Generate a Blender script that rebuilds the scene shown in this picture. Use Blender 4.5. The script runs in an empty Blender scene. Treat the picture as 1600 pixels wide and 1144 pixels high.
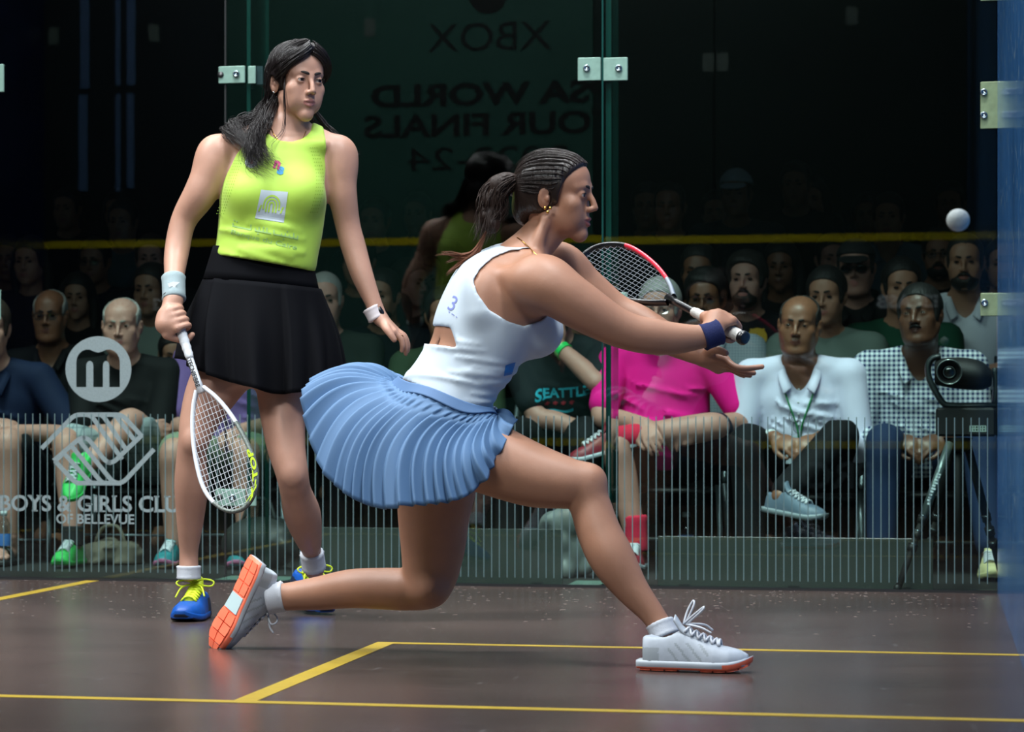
import bpy, math, random
import numpy as np
from mathutils import Vector, Matrix
from mathutils.bvhtree import BVHTree
random.seed(7); RNG = np.random.default_rng(7)
SC = bpy.context.scene; COL = SC.collection

# ------------------------------------------------------------------ camera, world, lights, exposure
CX, CY, CZ, YAW, FPX, U0, V0 = 2.997, -10.3106, 0.6063, 0.243827, 4575.83, 324.05, 648.88
CYW, SYW = math.cos(YAW), math.sin(YAW)
cam = bpy.data.cameras.new('camera'); camo = bpy.data.objects.new('camera', cam); COL.objects.link(camo)
camo.location = (CX, CY, CZ); camo.rotation_euler = (math.pi/2, 0, YAW)
cam.sensor_width = 36; cam.sensor_fit = 'HORIZONTAL'; cam.lens = FPX/1600*36
cam.shift_x = (800-U0)/1600; cam.shift_y = (V0-572)/1600
cam.clip_start = .02; cam.clip_end = 100
SC.camera = camo
cam.dof.use_dof = True; cam.dof.focus_distance = 7.9; cam.dof.aperture_fstop = 7.0
SC.view_settings.view_transform = 'Standard'; SC.view_settings.look = 'None'
SC.view_settings.gamma = 1; SC.view_settings.use_curve_mapping = False
SC.view_settings.exposure = 0.0
wd = bpy.data.worlds.new('world'); SC.world = wd; wd.use_nodes = True
wd.node_tree.nodes['Background'].inputs[0].default_value = (.8, .9, 1, 1)
wd.node_tree.nodes['Background'].inputs[1].default_value = .012
def area(name, loc, target, size, sizey, power, color, spread=180):
    l = bpy.data.lights.new(name, 'AREA'); l.shape = 'RECTANGLE'; l.size = size; l.size_y = sizey
    l.energy = power; l.color = color; l.spread = math.radians(spread)
    o = bpy.data.objects.new(name, l); COL.objects.link(o); o.location = loc
    o.rotation_euler = (Vector(target)-Vector(loc)).to_track_quat('-Z', 'Y').to_euler()
    return o
COOL = (.93, .98, 1.0)
# floodlight rows on the truss over the court: left side, right side, front, and one over the back glass
area('floodlight_row_left', (-2.6, -4.2, 6.4), (.1, -3.0, .3), .7, 4.2, 175, COOL, 84)
area('floodlight_row_right', (3.0, -4.4, 6.4), (1.9, -3.0, .3), .7, 4.2, 125, COOL, 84)
area('floodlight_row_front', (.2, -8.8, 5.4), (.9, -2.6, .9), 4.5, .8, 25, COOL, 41)
area('floodlight_row_back', (.6, -.3, 6.2), (.9, -1.9, .6), 5.5, .6, 62, COOL, 70)
area('added_spill_light', (.8, -1.2, 6.0), (.9, 1.0, .2), 5.5, .4, 52, COOL, 28)  # added unseen lamp: gives the front rows of spectators the court's spill light
area('front_wall_light_row', (0, -7.4, 6.2), (0, -9.75, 2.2), 5.5, .4, 150, COOL, 90)

# ------------------------------------------------------------------ pixel <-> world helpers
def CF(u, v, z):            # point in the camera-aligned frame (right, depth, up)
    return np.array([(u-U0)*z/FPX, z, CZ-(v-V0)*z/FPX])
def cam2w(p):
    p = np.asarray(p, float); q = np.empty_like(p)
    q[..., 0] = CX+CYW*p[..., 0]-SYW*p[..., 1]; q[..., 1] = CY+SYW*p[..., 0]+CYW*p[..., 1]; q[..., 2] = p[..., 2]
    return q
def w2cam(p):
    p = np.asarray(p, float); q = np.empty_like(p); x = p[..., 0]-CX; y = p[..., 1]-CY
    q[..., 0] = CYW*x+SYW*y; q[..., 1] = -SYW*x+CYW*y; q[..., 2] = p[..., 2]
    return q
def PY(u, v, Y):            # world point seen at (u,v) on the plane y = Y
    k = (u-U0)/FPX; z = (Y-CY)/(SYW*k+CYW)
    return cam2w(CF(u, v, z))

# ------------------------------------------------------------------ materials
MATS = {}
def mat(name, col, rough=.6, metal=0., spec=.5, noise=None, bump=None, sub=0, sheen=0, emit=None, trans=0, coat=0):
    """Principled material; noise=(scale, amount) varies the colour, bump=(scale, strength) gives fine relief"""
    if name in MATS: return MATS[name]
    m = bpy.data.materials.new(name); m.use_nodes = True; nt = m.node_tree; b = nt.nodes['Principled BSDF']
    I = b.inputs
    c = tuple(col)+(1,)
    I['Base Color'].default_value = c; I['Roughness'].default_value = rough; I['Metallic'].default_value = metal
    I['Specular IOR Level'].default_value = spec
    if sub: I['Subsurface Weight'].default_value = sub; I['Subsurface Radius'].default_value = (.012, .005, .003); I['Subsurface Scale'].default_value = 1
    if sheen: I['Sheen Weight'].default_value = sheen
    if coat: I['Coat Weight'].default_value = coat; I['Coat Roughness'].default_value = .08
    if trans: I['Transmission Weight'].default_value = trans
    if emit: I['Emission Color'].default_value = tuple(emit[:3])+(1,); I['Emission Strength'].default_value = emit[3]
    if noise or bump: tc = nt.nodes.new('ShaderNodeTexCoord')
    if noise:
        n = nt.nodes.new('ShaderNodeTexNoise'); n.inputs['Scale'].default_value = noise[0]; n.inputs['Detail'].default_value = 4
        mr = nt.nodes.new('ShaderNodeMapRange'); mr.inputs['From Min'].default_value = .3; mr.inputs['From Max'].default_value = .7
        mr.inputs['To Min'].default_value = 1-noise[1]; mr.inputs['To Max'].default_value = 1+noise[1]
        mx = nt.nodes.new('ShaderNodeVectorMath'); mx.operation = 'SCALE'; mx.inputs[0].default_value = col
        nt.links.new(tc.outputs['Object'], n.inputs['Vector']); nt.links.new(n.outputs['Fac'], mr.inputs['Value'])
        nt.links.new(mr.outputs['Result'], mx.inputs['Scale']); nt.links.new(mx.outputs['Vector'], I['Base Color'])
    if bump:
        n2 = nt.nodes.new('ShaderNodeTexNoise'); n2.inputs['Scale'].default_value = bump[0]; n2.inputs['Detail'].default_value = 3
        bp = nt.nodes.new('ShaderNodeBump'); bp.inputs['Strength'].default_value = bump[1]; bp.inputs['Distance'].default_value = .004
        nt.links.new(tc.outputs['Object'], n2.inputs['Vector']); nt.links.new(n2.outputs['Fac'], bp.inputs['Height'])
        nt.links.new(bp.outputs['Normal'], I['Normal'])
    MATS[name] = m
    return m
def srgb(r, g, b):
    f = lambda c: (c/255/12.92) if c/255 <= .04045 else ((c/255+.055)/1.055)**2.4
    return (f(r), f(g), f(b))
def glass_mat(name, tint, refl=1.0, rough=0.0, film=None):
    """clear pane: tinted pass-through plus a Fresnel mirror reflection; film=(colour, share) adds a printed or dusty coat"""
    m = bpy.data.materials.new(name); m.use_nodes = True; nt = m.node_tree; N = nt.nodes; L = nt.links; N.clear()
    out = N.new('ShaderNodeOutputMaterial'); tr = N.new('ShaderNodeBsdfTransparent'); tr.inputs[0].default_value = tuple(tint)+(1,)
    gl = N.new('ShaderNodeBsdfGlossy'); gl.inputs['Roughness'].default_value = rough; gl.inputs['Color'].default_value = (refl, refl, refl, 1)
    geo = N.new('ShaderNodeNewGeometry'); io = N.new('ShaderNodeMapRange'); io.inputs['To Min'].default_value = 1.5; io.inputs['To Max'].default_value = 1/1.5
    L.new(geo.outputs['Backfacing'], io.inputs['Value'])
    fr = N.new('ShaderNodeFresnel'); L.new(io.outputs['Result'], fr.inputs['IOR'])
    mx = N.new('ShaderNodeMixShader'); L.new(fr.outputs[0], mx.inputs[0])
    src = tr
    if film:
        df = N.new('ShaderNodeBsdfDiffuse'); df.inputs[0].default_value = tuple(film[0])+(1,)
        m2 = N.new('ShaderNodeMixShader'); m2.inputs[0].default_value = film[1]
        L.new(tr.outputs[0], m2.inputs[1]); L.new(df.outputs[0], m2.inputs[2]); src = m2
    L.new(src.outputs[0], mx.inputs[1]); L.new(gl.outputs[0], mx.inputs[2]); L.new(mx.outputs[0], out.inputs[0])
    MATS[name] = m
    return m

# ------------------------------------------------------------------ object helpers
def obj(name, me, m=None, parent=None, loc=(0, 0, 0), rot=(0, 0, 0), **props):
    o = bpy.data.objects.new(name, me); COL.objects.link(o); o.location = loc; o.rotation_euler = rot
    if parent is not None: o.parent = parent
    for mm in (m if isinstance(m, (list, tuple)) else [m] if m else []): me.materials.append(mm)
    for k, v in props.items(): o[k] = v
    return o
def empty(name, loc, rot=(0, 0, 0), **props):
    o = bpy.data.objects.new(name, None); COL.objects.link(o); o.location = loc; o.rotation_euler = rot
    o.empty_display_size = .1
    for k, v in props.items(): o[k] = v
    return o
def thing(name, label, cat, loc, group=None, rot=(0, 0, 0)):
    o = empty(name, loc, rot, label=label, category=cat)
    if group: o['group'] = group
    return o
def tag(o, label, cat, group=None):
    o['label'] = label; o['category'] = cat
    if group: o['group'] = group
    return o
def mesh(name, V, F, smooth=False, mi=None):
    me = bpy.data.meshes.new(name); me.from_pydata([tuple(map(float, v)) for v in V], [], [tuple(map(int, f)) for f in F])
    if smooth: me.polygons.foreach_set('use_smooth', [True]*len(me.polygons))
    if mi is not None: me.polygons.foreach_set('material_index', np.asarray(mi, np.int32))
    me.update(); return me
def fast_mesh(name, V, Q, smooth=True):
    """mesh from an (n,3) array and an (m,4) quad array"""
    me = bpy.data.meshes.new(name); n, m = len(V), len(Q)
    me.vertices.add(n); me.vertices.foreach_set('co', np.ascontiguousarray(V, np.float32).ravel())
    me.loops.add(m*4); me.loops.foreach_set('vertex_index', np.ascontiguousarray(Q, np.int32).ravel())
    me.polygons.add(m); me.polygons.foreach_set('loop_start', np.arange(0, m*4, 4, dtype=np.int32))
    me.update(calc_edges=True)
    if smooth: me.polygons.foreach_set('use_smooth', np.ones(m, bool))
    return me
class MB:
    """collects simple shapes into one mesh"""
    def __init__(s): s.V = []; s.F = []; s.I = []; s.cur = 0
    def add(s, V, F):
        b = len(s.V); s.V += [tuple(v) for v in V]; s.F += [tuple(i+b for i in f) for f in F]; s.I += [s.cur]*len(F); return s
    def box(s, lo, hi, bev=0):
        x0, y0, z0 = lo; x1, y1, z1 = hi
        if bev <= 0:
            V = [(x, y, z) for z in (z0, z1) for y in (y0, y1) for x in (x0, x1)]
            return s.add(V, [(0, 2, 3, 1), (4, 5, 7, 6), (0, 1, 5, 4), (2, 6, 7, 3), (0, 4, 6, 2), (1, 3, 7, 5)])
        b = bev; r = [(x0+b, y0), (x1-b, y0), (x1, y0+b), (x1, y1-b), (x1-b, y1), (x0+b, y1), (x0, y1-b), (x0, y0+b)]
        q = [(x0+2*b, y0+b), (x1-2*b, y0+b), (x1-b, y0+2*b), (x1-b, y1-2*b), (x1-2*b, y1-b), (x0+2*b, y1-b), (x0+b, y1-2*b), (x0+b, y0+2*b)]
        V = [(x, y, z0) for x, y in q]+[(x, y, z0+b) for x, y in r]+[(x, y, z1-b) for x, y in r]+[(x, y, z1) for x, y in q]
        F = [tuple(range(7, -1, -1)), tuple(range(24, 32))]
        for k in range(3):
            for i in range(8): j = (i+1) % 8; F.append((k*8+i, k*8+j, k*8+8+j, k*8+8+i))
        return s.add(V, F)
    def tube(s, pts, r, n=8, cap=True, closed=False, flat=1.0, up=None):
        P = np.array(pts, float); m = len(P); R = np.broadcast_to(np.asarray(r, float), (m,)) if np.ndim(r) < 2 else None
        if closed: T = np.roll(P, -1, 0)-np.roll(P, 1, 0)
        else: T = np.gradient(P, axis=0)
        T /= np.linalg.norm(T, axis=1)[:, None]+1e-12
        a = np.array(up if up is not None else ((0, 0, 1) if abs(T[0][2]) < .9 else (1, 0, 0)), float); V = []
        for i in range(m):
            if up is not None: a = np.array(up, float)
            a = a-T[i]*(a@T[i]); a /= np.linalg.norm(a)+1e-12; b = np.cross(T[i], a)
            for k in range(n):
                t = 2*math.pi*k/n; V.append(P[i]+R[i]*(a*math.cos(t)*flat+b*math.sin(t)))
        F = []
        for i in range(m if closed else m-1):
            for k in range(n): j = (k+1) % n; i2 = (i+1) % m; F.append((i*n+k, i*n+j, i2*n+j, i2*n+k))
        if cap and not closed: F += [tuple(range(n-1, -1, -1)), tuple(range((m-1)*n, m*n))]
        return s.add(V, F)
    def lathe(s, prof, o=(0, 0, 0), ax=(0, 0, 1), n=16, cap=True):
        """prof = [(radius, height)...] about the axis ax from o"""
        ax = np.array(ax, float); ax /= np.linalg.norm(ax); a = np.cross(ax, (0, 0, 1) if abs(ax[2]) < .9 else (1, 0, 0)); a /= np.linalg.norm(a); b = np.cross(ax, a)
        V = [np.array(o)+ax*h+r*(a*math.cos(2*math.pi*k/n)+b*math.sin(2*math.pi*k/n)) for r, h in prof for k in range(n)]
        F = [(i*n+k, i*n+(k+1) % n, (i+1)*n+(k+1) % n, (i+1)*n+k) for i in range(len(prof)-1) for k in range(n)]
        if cap: F += [tuple(range(n-1, -1, -1)), tuple(range((len(prof)-1)*n, len(prof)*n))]
        return s.add(V, F)
    def ball(s, c, r, n=12, m=8, M=None):
        r = np.broadcast_to(np.array(r, float), (3,)); V = [(0, 0, 1)]
        for i in range(1, m):
            t = math.pi*i/m
            V += [(math.sin(t)*math.cos(2*math.pi*k/n), math.sin(t)*math.sin(2*math.pi*k/n), math.cos(t)) for k in range(n)]
        V.append((0, 0, -1)); V = np.array(V)*r
        if M is not None: V = V@np.asarray(M).T
        F = [(0, 1+k, 1+(k+1) % n) for k in range(n)]
        for i in range(m-2): F += [(1+i*n+k, 1+(i+1)*n+k, 1+(i+1)*n+(k+1) % n, 1+i*n+(k+1) % n) for k in range(n)]
        e = len(V)-1; F += [(e, 1+(m-2)*n+(k+1) % n, 1+(m-2)*n+k) for k in range(n)]
        return s.add(V+np.array(c), F)
    def mesh(s, name, smooth=False): return mesh(name, s.V, s.F, smooth, s.I)
    def build(s, name, m=None, parent=None, smooth=False, **props): return obj(name, s.mesh(name, smooth), m, parent, **props)
def spline(P, n):
    """Catmull-Rom through the points, n samples"""
    P = np.array(P, float); Q = np.vstack([2*P[0]-P[1], P, 2*P[-1]-P[-2]]); t = np.linspace(0, len(P)-1-1e-6, n); i = t.astype(int); f = (t-i)[:, None]
    a, b, c, d = Q[i], Q[i+1], Q[i+2], Q[i+3]
    return .5*(2*b+(c-a)*f+(2*a-5*b+4*c-d)*f*f+(3*b-a-3*c+d)*f**3)
def text_mesh(s, size=1.0, bold=0.0, spacing=1.0, align='CENTER', shear=0):
    """(verts, faces) of a line of lettering lying in the x-y plane"""
    cu = bpy.data.curves.new('text', 'FONT'); cu.body = s; cu.size = size; cu.align_x = align; cu.align_y = 'CENTER'
    cu.offset = bold; cu.space_character = spacing; cu.shear = shear; cu.resolution_u = 4
    o = bpy.data.objects.new('text', cu); COL.objects.link(o)
    bpy.context.view_layer.update()
    me = bpy.data.meshes.new_from_object(o.evaluated_get(bpy.context.evaluated_depsgraph_get()))
    V = np.array([v.co[:] for v in me.vertices]) if len(me.vertices) else np.zeros((0, 3)); F = [tuple(p.vertices) for p in me.polygons]
    bpy.data.objects.remove(o); bpy.data.curves.remove(cu); bpy.data.meshes.remove(me)
    return V, F

# ------------------------------------------------------------------ signed-distance modelling (one continuous skin per figure)
def axis(lo, hi, h, fine=()):
    """grid line positions from lo to hi with step h, finer in the (lo, hi, step) spans"""
    xs = [lo]
    while xs[-1] < hi:
        x = xs[-1]; st = h
        for a, b, s_ in fine:
            if a-h <= x < b: st = min(st, s_)
        xs.append(x+st)
    return np.array(xs, np.float32)
class SDF:
    def __init__(s, lo, hi, h, fine=None):
        fine = fine or []
        s.A = [axis(lo[i], hi[i], h, [(f[0][i], f[1][i], f[2]) for f in fine]) for i in range(3)]
        s.F = np.full([len(a) for a in s.A], 1., np.float32)
    def copy(s):
        o = SDF.__new__(SDF); o.A = s.A; o.F = s.F.copy(); return o
    def _sl(s, lo, hi):
        return tuple(slice(max(0, int(np.searchsorted(a, lo[i]))-1), min(len(a), int(np.searchsorted(a, hi[i]))+1)) for i, a in enumerate(s.A))
    def _xyz(s, sl):
        return (s.A[0][sl[0]][:, None, None], s.A[1][sl[1]][None, :, None], s.A[2][sl[2]][None, None, :])
    def put(s, fn, lo, hi, k=.01, op='u'):
        k = max(k, 1e-5); mg = k*1.5+.014
        sl = s._sl([l-mg for l in lo], [h+mg for h in hi])
        if any(q.stop <= q.start for q in sl): return s
        d = fn(*s._xyz(sl)).astype(np.float32); c = s.F[sl]
        if op == 's': d = -d; h = np.clip(.5-.5*(d-c)/k, 0, 1); s.F[sl] = d*(1-h)+c*h+k*h*(1-h)
        elif op == 'i': h = np.clip(.5-.5*(d-c)/k, 0, 1); s.F[sl] = d*(1-h)+c*h+k*h*(1-h)
        else: h = np.clip(.5+.5*(c-d)/k, 0, 1); s.F[sl] = c*(1-h)+d*h-k*h*(1-h)
        return s
    def cone(s, a, b, ra, rb, k=.01, op='u'):
        a = np.array(a, float); b = np.array(b, float); ba = b-a; L = float(ba@ba)+1e-12
        lo = np.minimum(a-ra, b-rb); hi = np.maximum(a+ra, b+rb)
        def fn(X, Y, Z):
            x, y, z = X-a[0], Y-a[1], Z-a[2]
            t = np.clip((x*ba[0]+y*ba[1]+z*ba[2])/L, 0, 1)
            return np.sqrt((x-t*ba[0])**2+(y-t*ba[1])**2+(z-t*ba[2])**2)-(ra+(rb-ra)*t)
        return s.put(fn, lo, hi, k, op)
    def limb(s, pts, rad, k=.01, op='u', sub=11):
        """one smooth tapering limb through the points, blended in as a whole"""
        P = np.array([list(p)+[r] for p, r in zip(pts, rad)], float)
        if len(P) > 2: P = spline(P, (len(P)-1)*sub+1); P[:, 3] = np.maximum(P[:, 3], .0004)
        R = P[:, 3:4]; P = P[:, :3]; mg = max(k, 1e-5)*1.5+.014
        lo, hi = (P-R).min(0), (P+R).max(0); sl = s._sl(lo-mg, hi+mg)
        if any(q.stop <= q.start for q in sl): return s
        D = np.full([q.stop-q.start for q in sl], 1., np.float32)
        for i in range(len(P)-1):
            a, b, ra, rb = P[i], P[i+1], float(R[i, 0]), float(R[i+1, 0]); ba = b-a; L = float(ba@ba)+1e-12
            s2 = s._sl(np.minimum(a-ra, b-rb)-mg, np.maximum(a+ra, b+rb)+mg)
            if any(q.stop <= q.start for q in s2): continue
            X, Y, Z = s._xyz(s2); x, y, z = X-a[0], Y-a[1], Z-a[2]
            t = np.clip((x*ba[0]+y*ba[1]+z*ba[2])/L, 0, 1)
            d = np.sqrt((x-t*ba[0])**2+(y-t*ba[1])**2+(z-t*ba[2])**2)-(ra+(rb-ra)*t)
            v = D[tuple(slice(q.start-p.start, q.stop-p.start) for q, p in zip(s2, sl))]; np.minimum(v, d, out=v)
        c = s.F[sl]
        if op == 's': d = -D; h = np.clip(.5-.5*(d-c)/k, 0, 1); s.F[sl] = d*(1-h)+c*h+k*h*(1-h)
        else: h = np.clip(.5+.5*(c-D)/k, 0, 1); s.F[sl] = c*(1-h)+D*h-k*h*(1-h)
        return s
    def poly(s, pts, x0, x1, op='s', k=.003, inv=False):
        """cut (or keep) an outline drawn in x, z and run through the depth span x0..x1"""
        P = np.array(pts, float); lo = np.array([P[:, 0].min(), x0, P[:, 1].min()]); hi = np.array([P[:, 0].max(), x1, P[:, 1].max()])
        def fn(X, Y, Z):
            x, z = np.broadcast_arrays(X[:, :, :], Z[:, :, :]); x = x[:, 0, :]; z = z[:, 0, :]; d = np.full(x.shape, 9.); ins = np.zeros(x.shape, bool)
            for i in range(len(P)):
                a, b = P[i], P[(i+1) % len(P)]; e = b-a; t = np.clip(((x-a[0])*e[0]+(z-a[1])*e[1])/(e@e+1e-12), 0, 1)
                d = np.minimum(d, np.hypot(x-a[0]-t*e[0], z-a[1]-t*e[1]))
                ins ^= ((a[1] > z) != (b[1] > z)) & (x < (b[0]-a[0])*(z-a[1])/((b[1]-a[1]) or 1e-9)+a[0])
            d = np.where(ins, -d, d)[:, None, :]
            return np.maximum(d, np.maximum(x0-Y, Y-x1))
        return s.put(fn, lo, hi, k, op)
    def ell(s, c, r, R=None, k=.01, op='u'):
        """ellipsoid; rows of R are its own axes"""
        c = np.array(c, float); r = np.array(r, float); R = np.eye(3) if R is None else np.array(R, float)
        ext = np.sqrt(((R*r[:, None])**2).sum(0)); m = float(r.min())
        def fn(X, Y, Z):
            x, y, z = X-c[0], Y-c[1], Z-c[2]
            p = [(R[i, 0]*x+R[i, 1]*y+R[i, 2]*z)/r[i] for i in range(3)]
            q = np.sqrt(p[0]**2+p[1]**2+p[2]**2)+1e-9
            g = np.sqrt((p[0]/r[0])**2+(p[1]/r[1])**2+(p[2]/r[2])**2)+1e-9
            return q*(q-1)/g
        return s.put(fn, c-ext, c+ext, k, op)
    def loft(s, o, R, st, k=.02, op='u', p=2.0):
        """stacked cross-sections: st = [(t, cx, cy, a, b)...]; axis R[2], section axes R[0], R[1], superellipse power p"""
        o = np.array(o, float); R = np.array(R, float); st = np.array(st, float)
        T = np.linspace(st[0, 0], st[-1, 0], 60)
        Q = spline(st, 400); Q = Q[np.argsort(Q[:, 0], kind='stable')]
        tb = [np.interp(T, Q[:, 0], Q[:, i]) for i in range(1, 5)]
        c = o+np.outer(T, R[2])+np.outer(tb[0], R[0])+np.outer(tb[1], R[1]); rr = np.maximum(tb[2], tb[3])[:, None]
        lo, hi = (c-rr).min(0), (c+rr).max(0)
        def fn(X, Y, Z):
            x, y, z = X-o[0], Y-o[1], Z-o[2]
            u, v, t = [R[i, 0]*x+R[i, 1]*y+R[i, 2]*z for i in range(3)]
            cx, cy, a, b = [np.interp(t, T, q) for q in tb]
            q = ((np.abs(u-cx)/a)**p+(np.abs(v-cy)/b)**p)**(1/p)
            g = np.sqrt(((u-cx)/a**2)**2+((v-cy)/b**2)**2)/np.maximum(np.sqrt(((u-cx)/a)**2+((v-cy)/b)**2), 1e-6)
            d = (q-1)/np.maximum(g, 1e-6)
            e = np.maximum(st[0, 0]-t, t-st[-1, 0])
            return np.maximum(d, e)
        return s.put(fn, lo, hi, k, op)
    def half(s, o, n, k=.001):
        """keep the side of the plane through o that n points away from"""
        o = np.array(o, float); n = np.array(n, float); n = n/np.linalg.norm(n)
        X, Y, Z = s._xyz((slice(None),)*3)
        d = (X-o[0])*n[0]+(Y-o[1])*n[1]+(Z-o[2])*n[2]
        s.F = np.maximum(s.F, d.astype(np.float32)); return s
    def sub_box(s, lo, hi):
        sl = s._sl(lo, hi); o = SDF.__new__(SDF); o.A = [a[q] for a, q in zip(s.A, sl)]; o.F = s.F[sl].copy()
        return o
    def seal(s):
        for i in range(3):
            q = [slice(None)]*3
            for e in (0, -1): q[i] = e; s.F[tuple(q)] = np.maximum(s.F[tuple(q)], 1e-3)
        return s
    def sample(s, P):
        """trilinear value at points"""
        P = np.asarray(P, float); I, T = [], []
        for d in range(3):
            a = s.A[d]; i = np.clip(np.searchsorted(a, P[:, d])-1, 0, len(a)-2); I.append(i); T.append(np.clip((P[:, d]-a[i])/(a[i+1]-a[i]), 0, 1))
        o = 0
        for a in (0, 1):
            for b in (0, 1):
                for c in (0, 1): o = o+s.F[I[0]+a, I[1]+b, I[2]+c]*(T[0] if a else 1-T[0])*(T[1] if b else 1-T[1])*(T[2] if c else 1-T[2])
        return o
    def push(s, P, m=.006, it=6):
        """move points out of the body until they clear it by m"""
        P = np.array(P, float); e = .006
        for _ in range(it):
            d = s.sample(P); k = d < m
            if not k.any(): break
            Q = P[k]; g = np.stack([s.sample(Q+e*np.eye(3)[i])-s.sample(Q-e*np.eye(3)[i]) for i in range(3)], 1)
            g /= np.linalg.norm(g, axis=1)[:, None]+1e-6; P[k] = Q+g*np.minimum(m-d[k], .03)[:, None]
        return P
    def nets(s, relax=1):
        """surface nets: (verts, quads)"""
        s.seal(); F = s.F; n0, n1, n2 = F.shape; I = F < 0
        cnt = np.zeros((n0-1, n1-1, n2-1), np.uint8)
        for a in (0, 1):
            for b in (0, 1):
                for c in (0, 1): cnt += I[a:n0-1+a, b:n1-1+b, c:n2-1+c]
        act = np.flatnonzero((cnt > 0) & (cnt < 8)); del cnt
        i, j, k = np.unravel_index(act, (n0-1, n1-1, n2-1))
        idx = np.full((n0-1)*(n1-1)*(n2-1), -1, np.int32); idx[act] = np.arange(len(act))
        acc = np.zeros((len(act), 3)); w = np.zeros(len(act))
        cor = [(a, b, c) for a in (0, 1) for b in (0, 1) for c in (0, 1)]
        val = {q: F[i+q[0], j+q[1], k+q[2]] for q in cor}
        X = [s.A[0], s.A[1], s.A[2]]; ii = (i, j, k)
        for q in cor:
            for ax in range(3):
                if q[ax]: continue
                r = list(q); r[ax] = 1; r = tuple(r); a, b = val[q], val[r]; m = (a < 0) != (b < 0)
                t = np.where(m, a/np.where(m, a-b, 1), 0)
                for d in range(3):
                    p0 = X[d][ii[d]+q[d]]; p1 = X[d][ii[d]+r[d]]
                    acc[:, d] += np.where(m, p0+(p1-p0)*t, 0)
                w += m
        V = acc/np.maximum(w, 1)[:, None]
        def quads(ax):
            sh = [slice(0, -1) if d == ax else slice(1, -1) for d in range(3)]; sh2 = [slice(1, None) if d == ax else slice(1, -1) for d in range(3)]
            a = I[tuple(sh)]; b = I[tuple(sh2)]; e = np.flatnonzero(a != b); shp = a.shape
            p = list(np.unravel_index(e, shp)); fl = a.ravel()[e]
            d1, d2 = [d for d in range(3) if d != ax]
            p[d1] = p[d1]+1; p[d2] = p[d2]+1
            def cid(o1, o2):
                q = list(p); q[d1] = q[d1]-o1; q[d2] = q[d2]-o2
                return idx[np.ravel_multi_index(q, (n0-1, n1-1, n2-1))]
            Q = np.stack([cid(1, 1), cid(0, 1), cid(0, 0), cid(1, 0)], 1)
            if ax == 1: fl = ~fl
            Q[~fl] = Q[~fl][:, ::-1]
            return Q
        Q = np.vstack([quads(a) for a in range(3)]); Q = Q[(Q >= 0).all(1)]
        for _ in range(relax):
            S = np.zeros_like(V); c = np.zeros(len(V))
            for a, b in ((0, 1), (1, 2), (2, 3), (3, 0)):
                for d in range(3):
                    S[:, d] += np.bincount(Q[:, a], V[Q[:, b], d], len(V))+np.bincount(Q[:, b], V[Q[:, a], d], len(V))
                c += np.bincount(Q[:, a], minlength=len(V))+np.bincount(Q[:, b], minlength=len(V))
            V = V*.5+.5*S/np.maximum(c, 1)[:, None]
        return V, Q
def rotm(yaw=0, pitch=0, roll=0):
    """columns = subject's right, forward, up in the frame; yaw about z (0 faces +y), pitch>0 looks up, roll>0 leans to the subject's right"""
    cy, sy, cp, sp, cr, sr = math.cos(yaw), math.sin(yaw), math.cos(pitch), math.sin(pitch), math.cos(roll), math.sin(roll)
    Z = np.array([[cy, -sy, 0], [sy, cy, 0], [0, 0, 1]]); X = np.array([[1, 0, 0], [0, cp, -sp], [0, sp, cp]]); Y = np.array([[cr, 0, sr], [0, 1, 0], [-sr, 0, cr]])
    return Z@X@Y
def ik(a, c, l1, l2, pole):
    """middle joint of a two-bone chain from a to c bending towards pole"""
    a, c, pole = [np.array(q, float) for q in (a, c, pole)]; d = c-a; L = np.linalg.norm(d); L2 = min(L, (l1+l2)*.999); d = d/L
    x = (l1*l1-l2*l2+L2*L2)/(2*L2); h = math.sqrt(max(l1*l1-x*x, 0)); n = pole-a; n = n-d*(n@d); n /= np.linalg.norm(n)+1e-9
    return a+d*x+n*h
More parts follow.
